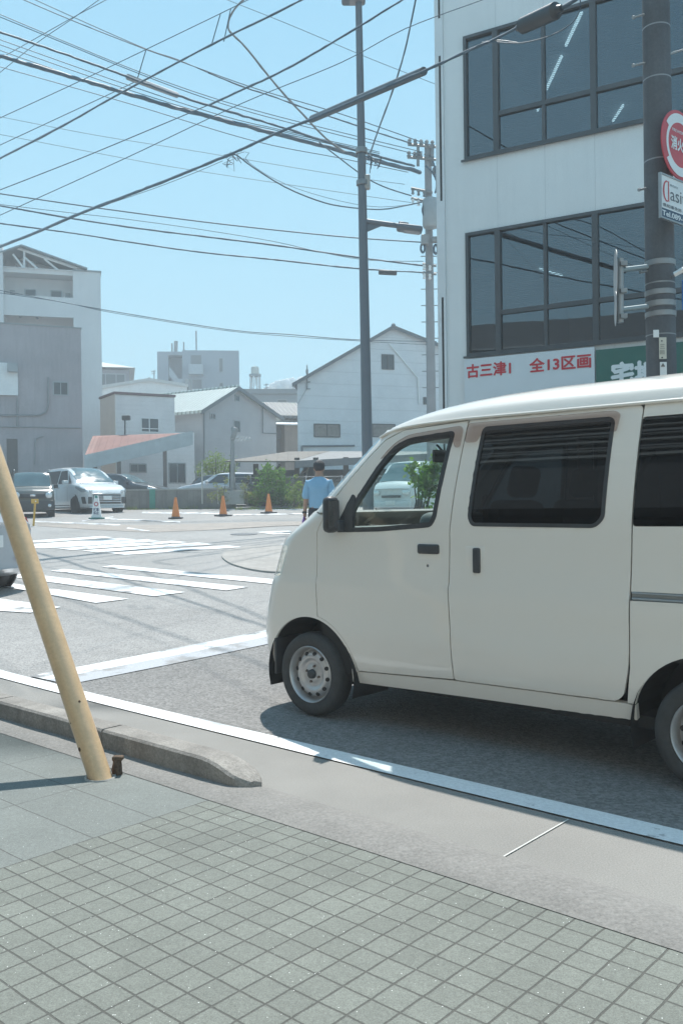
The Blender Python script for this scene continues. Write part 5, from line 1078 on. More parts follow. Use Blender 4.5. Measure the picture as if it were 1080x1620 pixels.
def far_pole():
    Y = 33; b = P(684, 800, Y); b.z = g(Y); top = P(676.5, 229, Y); rt = thing('utility_pole', 'far concrete utility pole crowded with crossarms and cables beside the office block', 'utility pole', b); lean = top-b
    Mp = mat('far_pole_concrete', (.27, .28, .29), .8, var=.1); ax = lambda py: b+lean*((P(680, py, Y).z-b.z)/(top.z-b.z))
    t = MB(); t.tube([b+lean*k for k in (0, .5, 1)], [.19, .16, .125], 20); t.build('pole', Mp, rt, world=True, smooth=True, angle=50)
    Ms = mat('insulator_grey', (.20, .22, .23), .5)
    for (x0, y0, x1, y1) in ((645, 228, 692, 232), (644, 248, 690, 252), (650, 297, 684, 304), (650, 313, 686, 320), (668, 417, 690, 420), (668, 431, 690, 433)):
        t = MB(); a, e = P(x0, y0, Y-.2), P(x1, y1, Y-.2); t.tube([a, e], .055, 4); o = t.build('crossarm', Ms, rt, world=True)
        for kx in range(int((x1-x0)/9)):
            c = a+(e-a)*((kx+.3)/((x1-x0)/9)); i = MB(); i.lathe([(.03, 0), (.09, .05), (.05, .10), (.08, .16), (.04, .22), (0, .24)] if y0 < 260 else [(.03, 0), (.06, -.05), (.04, -.12), (.06, -.2), (0, -.24)], c, (0, 0, 1), 8); i.build('insulator', M_white if y0 > 300 else Ms, rt, world=True)
    for x in (661, 684): t = MB(); t.tube([P(x, 230, Y-.15), P(x, 262, Y-.15)], .06, 6); t.build('vertical_brace', Ms, rt, world=True)
    t = MB(); t.lathe([(0, .55), (.26, .52), (.3, .46), (.3, -.46), (.26, -.52), (0, -.55)], P(681, 337, Y-.45), (0, 0, 1), 20); t.build('transformer', mat('transformer_grey', (.30, .33, .34), .5), rt, world=True, smooth=True, angle=40)
    for (x0, y0, x1, y1, x2, y2) in ((672, 320, 662, 335, 676, 347), (690, 262, 694, 285, 688, 305), (676, 347, 690, 338, 693, 322), (684, 255, 692, 270, 690, 300), (693, 322, 694, 360, 692, 385), (672, 262, 690, 272, 693, 300)):
        t = MB(); pts = []
        for i in range(11):
            u = i/10; pts.append(P((1-u)**2*x0+2*u*(1-u)*x1+u*u*x2, (1-u)**2*y0+2*u*(1-u)*y1+u*u*y2, Y-.55))
        t.tube(pts, .035, 6); t.build('jumper_cable', M_cable, rt, world=True, smooth=True)
    for cx, cy in ((668.5, 392), (689, 394)):
        t = MB(); t.tube([P(cx+3*math.cos(a), cy+7*math.sin(a), Y-.3) for a in np.linspace(0, 2*PI, 20)[:-1]], .045, 6, closed=True); t.build('cable_coil', M_cable, rt, world=True, smooth=True)
    for cx, cy, w_, h_ in ((672, 379, .14, .18), (691, 379, .2, .1), (690, 270, .15, .1)): t = MB(); t.rbox(-w_, w_, -.12, .12, -h_, h_, .03, Matrix.Translation(P(cx, cy, Y-.35))); t.build('pole_box', M_galv, rt, world=True)
    for py in np.arange(405, 620, 26): t = MB(); c = ax(py); t.tube([c+Vector((-.32, 0, 0)), c+Vector((.32, 0, 0))], .018, 6); t.build('step_bolt', Ms, rt, world=True)
far_pole()

def cable(label, pts, Y0, Y1, thick, group=None, wrap=0., mt=None, ext=5., name='overhead_cable', cat='cable', ext1=True, ext0=True):
    """pts in photo pixels, distance running from Y0 at the first to Y1 at the last; carried on straight past the frame"""
    d = [0]
    for a, b in zip(pts, pts[1:]): d.append(d[-1]+math.hypot(b[0]-a[0], b[1]-a[1]))
    W = []
    # Catmull-Rom through the points so that the sag is smooth
    n = len(pts)
    for i in range(n-1):
        p0, p1, p2, p3 = pts[max(0, i-1)], pts[i], pts[i+1], pts[min(n-1, i+2)]; m_ = max(3, int((d[i+1]-d[i])/(9 if wrap else 24)))
        for k in range(m_+(i == n-2)):
            t = k/m_; q = [.5*((2*p1[j])+(-p0[j]+p2[j])*t+(2*p0[j]-5*p1[j]+4*p2[j]-p3[j])*t*t+(-p0[j]+3*p1[j]-3*p2[j]+p3[j])*t**3) for j in (0, 1)]
            s = (d[i]+(d[i+1]-d[i])*t)/d[-1]; Y = 1/((1-s)/Y0+s/Y1); W.append((P(q[0], q[1], Y), Y))
    r = [thick/2*Y/FPX for _, Y in W]; pw = [p for p, _ in W]
    if wrap: pw = [p+Vector((0, 0, 1))*(rng.normal(0, wrap*.6)*rr) for p, rr in zip(pw, r)]; r = [rr*(1+rng.normal(0, .10)) for rr in r]
    if ext0: pw = [pw[0]+(W[0][0]-W[1][0]).normalized()*ext]+pw; r = [r[0]]+r
    if ext1: pw = pw+[pw[-1]+(W[-1][0]-W[-2][0]).normalized()*ext]; r = r+[r[-1]]
    m_ = MB(); m_.tube(pw, r, 6); o = m_.build(name, mt or M_cable, smooth=True); tag(o, label, cat, group); return o
def cables():
    thin = 1.25
    cable('thickest black cable bundle, crossing from the left edge down to the far pole', [(0,88),(100,117),(200,147),(300,176),(400,202),(500,228),(590,252),(664,272)], 20, 33, 6.2, wrap=.25, ext1=False)
    cable('rough black cable with a grey sleeve, running just above the thickest bundle', [(0,50),(100,84),(200,120),(280,150),(350,172),(450,202),(540,231),(655,262)], 19, 33, 3.6, wrap=.3, ext1=False)
    m_ = MB(); a, b = P(202, 121, 22.6), P(280, 150, 24.3); m_.tube([a, b], .075, 10); tag(m_.build('cable_sleeve', mat('grey_sleeve', (.33, .34, .35), .6), smooth=True), 'long grey sleeve clipped round the rough black cable', 'cable sleeve')
    g1 = 'twin thin wires at the top left'
    cable('one of two thin parallel wires above the rough black cable', [(0,22),(100,64),(200,105),(300,142),(400,173),(540,209),(668,240)], 18, 33, thin, 'thin twin wires', ext1=False)
    cable('one of two thin parallel wires above the rough black cable', [(0,26),(100,67),(200,108),(300,146),(400,178),(540,214),(668,246)], 18, 33, thin, 'thin twin wires', ext1=False)
    cable('one of two wires leaving the top edge left of centre and meeting at a spacer', [(40,0),(120,34),(232,78),(284,96),(400,138),(540,180),(688,232)], 15, 33, thin+.2, g1, ext1=False)
    cable('one of two wires leaving the top edge left of centre and meeting at a spacer', [(58,0),(140,37),(232,77),(280,93),(330,115)], 15, 21, thin, g1, ext1=False)
    g2 = 'thin wires between the bundles'
    for dy in (0, 8, 17): cable('one of three thin wires running between the two thick bundles', [(0,62+dy),(200,133+dy*.9),(350,182+dy*.5),(450,206+dy*.3),(600,240+dy*.3)], 20, 31, thin, g2, ext1=False)
    cable('thin wire under the thickest bundle, ending at the far pole crossarm', [(0,105),(200,162),(400,222),(540,250),(645,272)], 22, 33, thin, ext1=False)
    g3 = 'faint wires in the middle of the sky'
    cable('one of two faint wires low across the open sky', [(0,184),(150,213),(300,237),(540,277),(640,291)], 30, 34, .8, g3, ext1=False)
    cable('one of two faint wires low across the open sky', [(0,212),(150,241),(300,268),(540,304),(650,320)], 30, 34, .8, g3, ext1=False)
    cable('black cable rising right to the top edge, with two wire stays under its upper wire', [(0,250),(100,198),(185,150),(300,88),(372,51),(420,28),(475,0)], 30, 12, 3.0, wrap=.1)
    cable('thin wire rising right just below the black stayed cable', [(0,229),(90,187),(180,145),(215,128)], 30, 23, thin, ext1=False)
    cable('thin upper wire of the stayed pair, rising right to the top edge', [(0,186),(115,133),(230,78),(350,20),(390,0)], 29, 13, thin)
    for a, b in (((231,78),(218,122)), ((349,20),(335,69)), ((365,13),(354,65))): cable({231: 'wire stay left of the other two, joining the upper thin wire to the black cable', 349: 'middle wire stay, joining the upper thin wire to the black cable', 365: 'wire stay rightmost of three, next to the grey looped cable'}[a[0]], [a, b], 21 if a[0] == 231 else 16, 21 if a[0] == 231 else 16, 1.6, name='cable_stay', cat='cable stay', ext0=False, ext1=False)
    cable('black cable rising right to the top edge in the middle of the sky', [(330,166),(390,138),(450,110),(540,58),(635,0)], 20, 11, 3.2, wrap=.2, ext0=False)
    cable('thin black continuation of the middle rising cable down to the left edge', [(0,300),(120,253),(200,220),(300,178),(331,165)], 32, 20, 1.5, ext1=False)
    cable('thin wire rising right to the top edge, lowest of the rising set', [(0,340),(200,249),(380,164),(540,98),(640,45),(760,0)], 32, 10, 1.3)
    cable('heavy trunk cable rising right across the whole sky to the dark closure box', [(0,390),(60,366),(120,340),(240,294),(300,270),(370,241),(440,209),(490,189),(535,170),(600,142),(670,112),(735,82),(790,58),(822,40)], 40, 8.6, 4.2, wrap=.15, ext1=False)
    cable('slack thin lashing wire hanging just under the heavy trunk cable', [(60,368),(150,330),(240,299),(310,272),(352,254)], 36, 24, .9, ext0=False, ext1=False)
    m_ = MB(); a, b = P(490, 189, 14.6), P(670, 112, 10.9); a2 = P(494, 187.5, 14.5); m_.tube([a, a2, b], [.028, .058, .052], 14); tag(m_.build('cable_sleeve', mat('dark_sleeve', (.07, .085, .10), .5), smooth=True, angle=40), 'long dark sleeve round the heavy trunk cable', 'cable sleeve')
    m_ = MB(); a, b = P(818, 44, 8.7), P(888, 12, 8.15); d = (b-a).normalized(); m_.tube([a, a+d*.05, a+d*.08, b-d*.08, b-d*.05, b], [.03, .04, .075, .078, .04, .03], 16); tag(m_.build('cable_closure', mat('closure_black', (.035, .04, .045), .45), smooth=True, angle=40), 'fat dark cable closure hanging in front of the upper office windows', 'cable closure')
    cable('black cable from the closure box to the weathered pole', [(886,13),(905,2),(930,-14)], 8.2, 7.8, 6, ext0=False)
    cable('loose thin cable looping below the closure box', [(735,84),(770,66),(820,68),(870,56),(905,35),(918,10),(914,-12)], 9.3, 8, 1.8, ext0=False, ext1=False)
    cable('pale slack wire tail in front of the upper office windows', [(762,66),(790,63),(826,68)], 9.2, 8.8, 1.6, mt=M_galv, ext0=False, ext1=False)
    cable('grey twisted cable looping at the top and falling right to the thickest bundle', [(388,-4),(372,12),(363,28),(361,44),(368,54),(390,76),(425,120),(455,155),(485,187),(515,218),(545,240)], 23, 26, 3.4, wrap=.25, mt=mat('grey_twisted_cable', (.19, .205, .215), .7, var=.3, scale=60), ext0=False, ext1=False)
    cable('drooping service cable falling from the trunk cable to the far pole', [(370,243),(379,248),(400,264),(450,295),(500,316),(540,326),(600,331),(640,325),(672,318)], 22, 33, 2.2, ext0=False, ext1=False)
    cable('thin wire drooping beside the service cable', [(385,250),(420,275),(470,298),(540,318),(600,327),(655,322)], 22, 33, .8, ext0=False, ext1=False)
    cable('dark cable dropping from the top edge behind the lamp post', [(658,-5),(652,25),(640,80),(622,140),(600,200),(585,243)], 12, 27, 2.6, wrap=.2, ext0=False, ext1=False)
    cable('dark cable sagging right of the lamp post to the lower crossarm', [(505,225),(540,252),(561,268),(586,285),(615,298),(650,309)], 26, 33, 2.0, ext0=False, ext1=False)
    cable('smooth dark cable, uppermost of three long ones under the trunk cable', [(0,306),(165,330),(350,354),(540,374),(670,383)], 34, 33, 2.0, ext1=False)
    cable('dark cable with a slack companion, middle one of three under the trunk cable', [(0,325),(125,347),(250,365),(430,387),(560,406),(670,420)], 34, 33, 2.6, wrap=.12, ext1=False)
    cable('slack thin companion wire just above the middle long cable', [(0,323),(110,336),(190,345),(300,360),(430,381),(500,397),(580,411),(670,413)], 33.7, 32.7, 1.0, ext1=False)
    cable('dark cable carrying a black box, lowest of three long ones', [(0,353),(125,370),(200,382),(320,399),(430,410),(560,424),(672,431)], 34, 33, 2.4, wrap=.12, ext1=False)
    m_ = MB(); m_.rbox(-.34, .34, -.06, .06, -.085, .085, .04, Matrix.Translation(P(613, 431, 33)) @ Matrix.Rotation(.06, 4, 'Y')); tag(m_.build('cable_box', M_black, smooth=True), 'small black box hanging on the lowest long cable near the far pole', 'cable box')
    g4 = 'two wires in front of the roofs'
    cable('one of two close wires passing low in front of the white apartment block', [(0,459),(160,489),(360,521),(460,529),(560,537),(690,540)], 31, 33, 1.3, g4, ext1=False)
    cable('one of two close wires passing low in front of the white apartment block', [(0,463),(100,478),(160,491),(230,503),(360,523),(460,532),(565,539),(690,546)], 31, 33, 1.0, g4, ext1=False)
    cable('thin wire from the top edge falling right behind the lamp post', [(362,0),(450,35),(540,73),(600,98),(690,133)], 14, 24, .9)
    g5 = 'wires crossing in the top left corner'
    cable('one of two thin wires crossing near the top left corner', [(0,114),(60,66),(110,32),(155,0)], 26, 15, 1.1, g5)
    cable('one of two thin wires crossing near the top left corner', [(0,92),(60,58),(115,27),(166,0)], 26, 15, 1.1, g5)
    cable('short rough cable below the top pair of wires, ending behind the lamp post', [(330,115),(388,138),(420,148),(470,166),(540,190),(600,210),(650,226)], 18, 33, 2.2, wrap=.25, ext0=False, ext1=False)
    # tangle of tie wire on the trunk cable
    m_ = MB(); 
    for k in range(9):
        c = (366+rng.normal(0, 7), 250+rng.normal(0, 4)); pts = [P(c[0]+rng.normal(0, 7), c[1]+rng.normal(0, 6), 23) for _ in range(4)]; m_.tube(pts, .009, 4)
    tag(m_.build('wire_tangle', M_cable, smooth=True), 'tangle of loose tie wire on the trunk cable where the service cable leaves', 'wire')
    m_ = MB()
    for k in range(7):
        c = (588+rng.normal(0, 6), 254+rng.normal(0, 4)); pts = [P(c[0]+rng.normal(0, 6), c[1]+rng.normal(0, 10), 26) for _ in range(4)]; m_.tube(pts, .012, 4)
    tag(m_.build('wire_tangle', M_cable, smooth=True), 'tangle of loose wire just right of the lamp post', 'wire')
cables()

# ------------------------------------------------------------------ vehicles in the car park
def car(name, label, cat, loc, head, W, st, paint, wheels, wr, glassM=None, side=None, front=None, rear=None, zoff=0., group=None, plate=True, rim=None, tint=None):
    """st: (x from the front, bottom, belt, top, half-width low, half-width top); x grows to the rear. Local axes: -Y ... x forward = +X"""
    rt = thing(name, label, cat, loc, math.atan2(head[1], head[0]), group)
    glassM = glassM or M_glass_dark; rows = []
    xs = [s[0] for s in st]
    fine = []
    for i in range(len(st)-1):
        n = max(1, int((st[i+1][0]-st[i][0])/.09))
        for k in range(n): fine.append(st[i][0]+(st[i+1][0]-st[i][0])*k/n)
    fine.append(st[-1][0])
    cols = list(zip(*st)); I = lambda x, j: float(np.interp(x, cols[0], cols[j]))
    def I2(x, j): return (I(x-.05, j)+2*I(x, j)+I(x+.05, j))/4
    def sec(x):
        zb, zm, zt, wl, wt = (I2(x, j) for j in (1, 2, 3, 4, 5)); h = zm-zb; pts = [(0, zb), (wl*.86, zb), (wl*.965, zb+.06), (wl, zb+h*.32), (wl*1.005, zb+h*.55), (wl*.998, zm-.10), (wl*.985, zm-.03), (wl*.965, zm)]
        d = max(zt-zm, .02); w2 = min(wt, wl*.965)
        pts += [(wl*.965+(w2-wl*.965)*.5, zm+d*.45), (w2, zm+d*.80), (w2*.95, zm+d*.91), (w2*.82, zm+d*.975), (w2*.45, zt+.004), (0, zt+.01)]
        return pts
    L0 = 0
    body = MB(); m_ = 14
    S = [sec(x) for x in fine]; X0 = fine
    def fr_bow(x, y): return x
    for s, x in zip(S, X0): body.v += [(-x-(.10*(abs(y)/W*2)**3 if x < .5 else 0)+(.06*(abs(y)/W*2)**3 if x > X0[-1]-.4 else 0), y, z) for y, z in s]+[(-x-(.10*(abs(y)/W*2)**3 if x < .5 else 0)+(.06*(abs(y)/W*2)**3 if x > X0[-1]-.4 else 0), -y, z) for y, z in s]
    n = len(S)
    # wheel-arch openings are dark discs over the body
    for i in range(n-1):
        for h in (0, m_):
            for k in range(m_-1): body.f.append((i*2*m_+h+k, i*2*m_+h+k+1, (i+1)*2*m_+h+k+1, (i+1)*2*m_+h+k))
    for i in (0, n-1): 
        for k in range(m_-1): body.f.append((i*2*m_+k, i*2*m_+k+1, i*2*m_+m_+k+1, i*2*m_+m_+k))
    body.build('body', paint, rt, smooth=True, angle=32)
    def wsurf(x, z, sg, off):
        s = sec(x); 
        for (y0, z0), (y1, z1) in zip(s[1:], s[2:]):
            if z0 <= z <= z1 and z1 > z0: return Vector((-x, sg*(y0+(y1-y0)*(z-z0)/(z1-z0)+off), z))
        return Vector((-x, sg*(s[9][0]+off), z))
    def side_panel(nm, poly, mt, off=.008, parent=rt, both=True):
        for sg in ((1, -1) if both else (both,)):
            V, T = cdt(poly, (), .15); p = MB(); p.add([wsurf(x, z, sg, off) for x, z in V], T)
            k = len(p.v); p.v += [tuple(wsurf(x, z, sg, -.01)) for x, z in V]; p.f += [(a, b, b+k, a+k) for a, b in boundary(T)]
            p.build(nm, mt, parent, smooth=True, angle=40)
    for nm, poly, mt, off in side or []: side_panel(nm, poly, mt, off)
    # windscreen and rear window from the station list: quad strips across the slope
    def cross(nm, x0, x1, w0, w1, mt, off=.012):
        p = MB(); N_ = 8; R_ = []
        for i in range(N_+1):
            x = x0+(x1-x0)*i/N_; w_ = w0+(w1-w0)*i/N_; s = sec(x); row = []
            for j in range(9):
                y = -w_+2*w_*j/8; ay = abs(y); z = s[-1][1]
                for (y1, z1), (y0, z0) in zip(s[7:], s[8:]):
                    if y0 <= ay <= y1 and y1 > y0: z = z0+(z1-z0)*(ay-y0)/(y1-y0); break
                row.append((-x, y, z+off))
            R_.append(row)
        p.v = [v for r in R_ for v in r]; p.f = [(i*9+j, i*9+j+1, (i+1)*9+j+1, (i+1)*9+j) for i in range(N_) for j in range(8)]
        p.build(nm, mt, rt, smooth=True)
    for a in (front or []):
        if a[0] == 'ws': cross(*a[1:])
        else:   # box part: (name, x0,x1,y0,y1,z0,z1, material, mirrored)
            nm, x0, x1, y0, y1, z0, z1, mt, mir = a
            for sg in ((1, -1) if mir else (1,)):
                b = MB(); ys = sorted((sg*y0, sg*y1)); b.rbox(-x1, -x0, ys[0], ys[1], z0, z1, min(.02, .3*min(abs(x1-x0), abs(y1-y0), abs(z1-z0)))); b.build(nm, mt, rt, smooth=True, angle=40)
    for x in wheels:
        for sg in (1, -1):
            yo = sg*(W/2-.11); O_ = Vector((-x, yo, wr)); ax = Vector((0, sg, 0))
            a = MB(); a.lathe([(0, .112), (wr+.055, .112), (wr+.07, .06)], O_, ax, 32); a.build('wheel_arch', M_dark, rt)
            t = MB(); t.lathe([(wr*.66, -.09), (wr*.9, -.1), (wr, -.06), (wr, .08), (wr*.93, .118), (wr*.66, .122)], O_, ax, 32, closed=True); ty = t.build('wheel', M_rubber, rt, smooth=True, angle=40)
            t = MB(); t.lathe([(wr*.68, .118), (wr*.64, .105), (wr*.60, .07), (0, .065)], O_, ax, 32); t.slot()
            for k in range(10):
                an = 2*PI*k/10; d = Vector((math.cos(an), 0, math.sin(an))); e = Vector((-math.sin(an), 0, math.cos(an)))
                t.add([O_+ax*.072+d*wr*.2+e*.012, O_+ax*.072+d*wr*.2-e*.012, O_+ax*.072+d*wr*.58-e*.045, O_+ax*.072+d*wr*.58+e*.045], [(0, 1, 2, 3)])
            t.build('rim', [rim or M_steel, M_dark], ty, recalc=True)
    return rt
M_sil = mat('silver_paint', (.48, .50, .52), .35, metal=.25, var=.02, coat=.5, rvar=0); M_pearl = mat('pearl_white_paint', (.62, .65, .66), .25, var=.02, coat=.7, rvar=0)
M_dgreen = mat('dark_green_paint', (.05, .065, .06), .3, var=.05, coat=.6, rvar=0); M_navy = mat('dark_blue_paint', (.035, .045, .055), .28, var=.05, coat=.6, rvar=0)
M_lampg = mat('lamp_glass', (.62, .66, .68), .08, metal=.5, var=.1, scale=20, coat=.5); M_dglass = mat('dark_car_glass', (.03, .038, .042), .06, var=.1, spec=.8); M_ws = mat('windscreen_glass', (.10, .16, .18), .12, var=.2, scale=1.5, spec=.5)
M_alloy = mat('dark_alloy', (.08, .085, .09), .35, metal=.4)
def at(px, py, Y): q = P(px, py, Y); return (q.x, q.y, g(Y))
def minivan():
    st = [(0,.32,.72,.74,.70,.70),(.06,.22,.84,.86,.80,.75),(.25,.19,.97,.99,.88,.80),(.55,.18,1.05,1.07,.915,.82),(.95,.18,1.10,1.16,.925,.80),(1.15,.18,1.12,1.30,.925,.78),(1.75,.18,1.12,1.66,.925,.74),(2.15,.18,1.12,1.80,.925,.73),(2.8,.18,1.13,1.85,.925,.73),(3.9,.18,1.14,1.84,.925,.73),(4.5,.18,1.14,1.79,.92,.72),(4.75,.22,1.12,1.70,.90,.70),(4.85,.30,1.05,1.40,.87,.70)]
    h = Vector((.63, -.777)).normalized(); c = P(170, 800, 34.1)
    side = [('front_window', rnd([(1.62,1.16),(2.62,1.16),(2.60,1.68),(2.05,1.69)], .04), M_dglass, .008), ('quarter_window', rnd([(1.28,1.15),(1.56,1.16),(1.86,1.58)], .03), M_dglass, .008), ('rear_window', rnd([(2.70,1.16),(4.55,1.20),(4.40,1.69),(2.68,1.70)], .06), M_dglass, .008),
            ('door_gap', [(2.655,.40),(2.67,.40),(2.67,1.14),(2.655,1.14)], M_dark, .002), ('door_gap', [(1.60,.45),(1.612,.45),(1.612,1.1),(1.60,1.1)], M_dark, .002), ('door_gap', [(3.75,.45),(3.762,.45),(3.762,1.1),(3.75,1.1)], M_dark, .002), ('sill_trim', [(1.45,.30),(3.4,.30),(3.4,.33),(1.45,.33)], M_dark, .004),
            ('headlight', rnd([(.10,.80),(.28,.79),(.85,.98),(.80,1.04),(.40,.97),(.12,.90)], .03), M_lampg, .01), ('bumper_vent', rnd([(.10,.36),(.28,.36),(.34,.62),(.14,.62)], .03), M_black, .008), ('door_handle', rnd([(2.40,.99),(2.58,.99),(2.58,1.02),(2.40,1.02)], .01), M_chrome, .02), ('door_handle', rnd([(2.74,.99),(2.92,.99),(2.92,1.02),(2.74,1.02)], .01), M_chrome, .02)]
    front = [('ws','windscreen',1.0,2.12,.76,.70,M_ws), ('grille',-.01,.1,-.56,.56,.36,.70,M_black,False)]+[('grille_bar',-.025,.05,-.57,.57,z,z+.025,M_chrome,False) for z in (.42,.49,.56,.63)]+[('bonnet_trim',-.012,.08,-.60,.60,.725,.755,M_chrome,False), ('number_plate',-.035,-.015,-.17,.17,.50,.66,M_white,False), ('door_mirror',1.45,1.62,.93,1.14,1.14,1.28,M_pearl,True), ('front_lip',-.01,.2,-.7,.7,.19,.25,M_pearl,False), ('wiper_cowl',.92,1.0,-.7,.7,1.155,1.17,M_black,False), ('fog_lamp',.02,.12,.60,.74,.36,.62,M_black,True), ('mirror_lens',.01,.08,.58,.70,.80,.88,M_lampg,True)]
    car('minivan', 'white minivan with dark side windows parked facing the road, biggest car of the lot', 'minivan', (c.x, c.y, g(c.y)), h, 1.85, st, M_pearl, (.93, 3.88), .34, side=side, front=front, rim=M_alloy)
minivan()
def kei_suv():
    st = [(0,.42,.78,.80,.66,.62),(.05,.26,.92,.94,.71,.68),(.16,.22,.98,1.0,.735,.70),(.72,.2,1.02,1.06,.735,.68),(.82,.2,1.04,1.12,.735,.66),(1.18,.2,1.05,1.58,.735,.63),(1.32,.2,1.05,1.65,.735,.63),(2.0,.2,1.06,1.68,.735,.63),(3.0,.2,1.06,1.67,.735,.63),(3.25,.22,1.06,1.62,.73,.62),(3.38,.3,1.0,1.3,.71,.62)]
    h = Vector((.34, -.94)).normalized(); c = P(52, 800, 31.3)
    side = [('front_window', rnd([(1.10,1.09),(1.95,1.09),(1.95,1.55),(1.34,1.55)], .04), M_dglass, .008), ('rear_window', rnd([(2.02,1.09),(3.15,1.09),(3.1,1.55),(2.02,1.55)], .05), M_dglass, .008), ('arch_trim', rnd([(.18,.24),(.95,.24),(.95,.6),(.78,.72),(.35,.72),(.18,.6)], .05), M_black, .005)]
    front = [('ws','windscreen',.80,1.27,.62,.58,M_ws), ('grille',-.012,.08,-.40,.40,.70,.86,M_black,False), ('bumper',-.05,.14,-.70,.70,.26,.60,M_black,False), ('grille_badge',-.02,0,-.09,.09,.75,.82,M_chrome,False), ('number_plate',-.065,-.045,-.17,.17,.40,.56,M_black,False), ('door_mirror',1.05,1.17,.735,.90,1.06,1.20,M_black,True)]
    rt = car('kei_suv', 'boxy dark green kei car with round headlights, parked left of the white minivan', 'car', (c.x, c.y, g(c.y)), h, 1.475, st, M_dgreen, (.56, 2.98), .29, side=side, front=front)
    for sg in (1, -1):
        l = MB(); l.lathe([(0, .03), (.07, .025), (.10, .012), (.115, 0), (.115, -.03)], (.012, sg*.54, .79), (1, 0, 0), 24); l.build('headlight', M_lampg, rt, smooth=True)
        l = MB(); l.lathe([(0, .02), (.045, .015), (.06, 0)], (.055, sg*.56, .42), (1, 0, 0), 20); l.build('fog_lamp', M_lampg, rt, smooth=True)
        l = MB(); l.tube([(-1.3, sg*.60, 1.70), (-1.45, sg*.60, 1.74), (-2.8, sg*.60, 1.74), (-2.95, sg*.60, 1.70)], .02, 8); l.build('roof_rail', M_alu, rt, smooth=True)
kei_suv()
WAG = [(0,.35,.62,.64,.68,.66),(.08,.22,.72,.74,.76,.72),(.35,.18,.82,.85,.82,.74),(1.0,.17,.93,.96,.845,.74),(1.25,.17,.95,1.02,.85,.72),(1.85,.17,.95,1.36,.85,.64),(2.1,.17,.95,1.43,.85,.62),(2.7,.17,.96,1.46,.85,.61),(3.6,.17,.97,1.43,.85,.61),(4.0,.18,.98,1.34,.84,.60),(4.3,.22,.96,1.1,.81,.62),(4.42,.3,.9,.95,.78,.66)]
def wagon(name, label, px, Y, head, paint, zs=1.0, **k):
    st = [(a, b, c*zs, d*zs, e, f) for a, b, c, d, e, f in WAG]; z = lambda v: v*zs
    side = [('front_window', rnd([(1.55,z(.985)),(2.45,z(.985)),(2.45,z(1.36)),(2.02,z(1.36))], .04), M_dglass, .008), ('rear_window', rnd([(2.52,z(.985)),(3.4,z(1.0)),(3.35,z(1.36)),(2.52,z(1.37))], .05), M_dglass, .008), ('quarter_window', rnd([(3.48,z(1.0)),(4.0,z(1.03)),(3.85,z(1.28)),(3.45,z(1.35))], .05), M_dglass, .008), ('headlight', rnd([(.10,z(.62)),(.6,z(.76)),(.58,z(.82)),(.2,z(.76))], .03), M_lampg, .01), ('tail_lamp', rnd([(4.1,z(.8)),(4.35,z(.8)),(4.33,z(1.0)),(4.15,z(1.0))], .03), mat('red_lens', (.35, .02, .02), .15), .01), ('door_gap', [(2.48,z(.35)),(2.492,z(.35)),(2.492,z(.95)),(2.48,z(.95))], M_dark, .002), ('door_handle', rnd([(2.25,z(.86)),(2.42,z(.86)),(2.42,z(.885)),(2.25,z(.885))], .01), M_chrome, .02)]
    front = [('ws','windscreen',1.28,2.0,.70,.60,M_ws), ('ws','rear_screen',4.0,4.28,.56,.58,M_dglass), ('grille',-.01,.06,-.45,.45,z(.45),z(.6),M_black,False), ('number_plate',-.03,-.012,-.17,.17,z(.33),z(.48),M_white,False), ('door_mirror',1.48,1.62,.84,1.02,z(.97),z(1.09),paint,True), ('headlamp_front',.0,.08,.46,.68,z(.60),z(.70),M_lampg,True)]
    c = P(px, 790, Y); return car(name, label, 'car', (c.x, c.y, g(c.y)), head, 1.70, st, paint, (.85, 3.5), .31, side=side, front=front, **k)
wagon('parked_car', 'dark wagon parked behind the low wall, right of the white minivan', 266, 39.6, Vector((.97, -.25)), M_navy, 1.03)
wagon('parked_car', 'silver hatchback parked facing left beyond the low wall and the cones', 274, 39.2, Vector((-1, -.06)), M_sil, 1.0)
wagon('parked_car', 'dark car under the parking shed, left of the beige truck', 455, 38.9, Vector((.95, -.3)), M_navy, .98)
def small_truck():
    st = [(0,.40,.9,.92,.66,.64),(.05,.25,1.02,1.04,.71,.66),(.12,.22,1.08,1.12,.735,.64),(.5,.22,1.1,1.72,.735,.62),(.62,.22,1.1,1.78,.735,.62),(1.15,.22,1.1,1.80,.735,.62),(1.22,.22,1.08,1.76,.73,.62),(1.24,.3,1.05,1.5,.73,.62)]
    c = P(462, 790, 39.4); M_bg = mat('beige_truck_paint', (.36, .34, .28), .5, var=.1); side = [('door_window', rnd([(.42,1.12),(1.12,1.12),(1.12,1.66),(.62,1.66)], .04), M_dglass, .008)]
    front = [('ws','windscreen',.14,.52,.60,.58,M_ws), ('bumper',-.03,.08,-.66,.66,.28,.42,M_black,False), ('headlight',-.02,.04,.42,.64,.62,.76,M_lampg,True), ('door_mirror',.30,.38,.74,.9,1.15,1.4,M_black,True), ('chassis',1.2,3.2,-.5,.5,.32,.5,M_dark,False), ('load_bed',1.26,3.2,-.72,.72,.62,.68,M_bg,False), ('drop_side',1.26,3.2,.69,.72,.68,.96,M_bg,True), ('headboard',1.26,1.30,-.70,.70,.66,1.5,M_bg,False)]
    car('small_truck', 'old beige flatbed kei truck under the parking shed behind the bush', 'truck', (c.x, c.y, g(c.y)), Vector((-.93, -.36)), 1.475, st, M_bg, (.62, 2.5), .27, side=side, front=front)
small_truck()
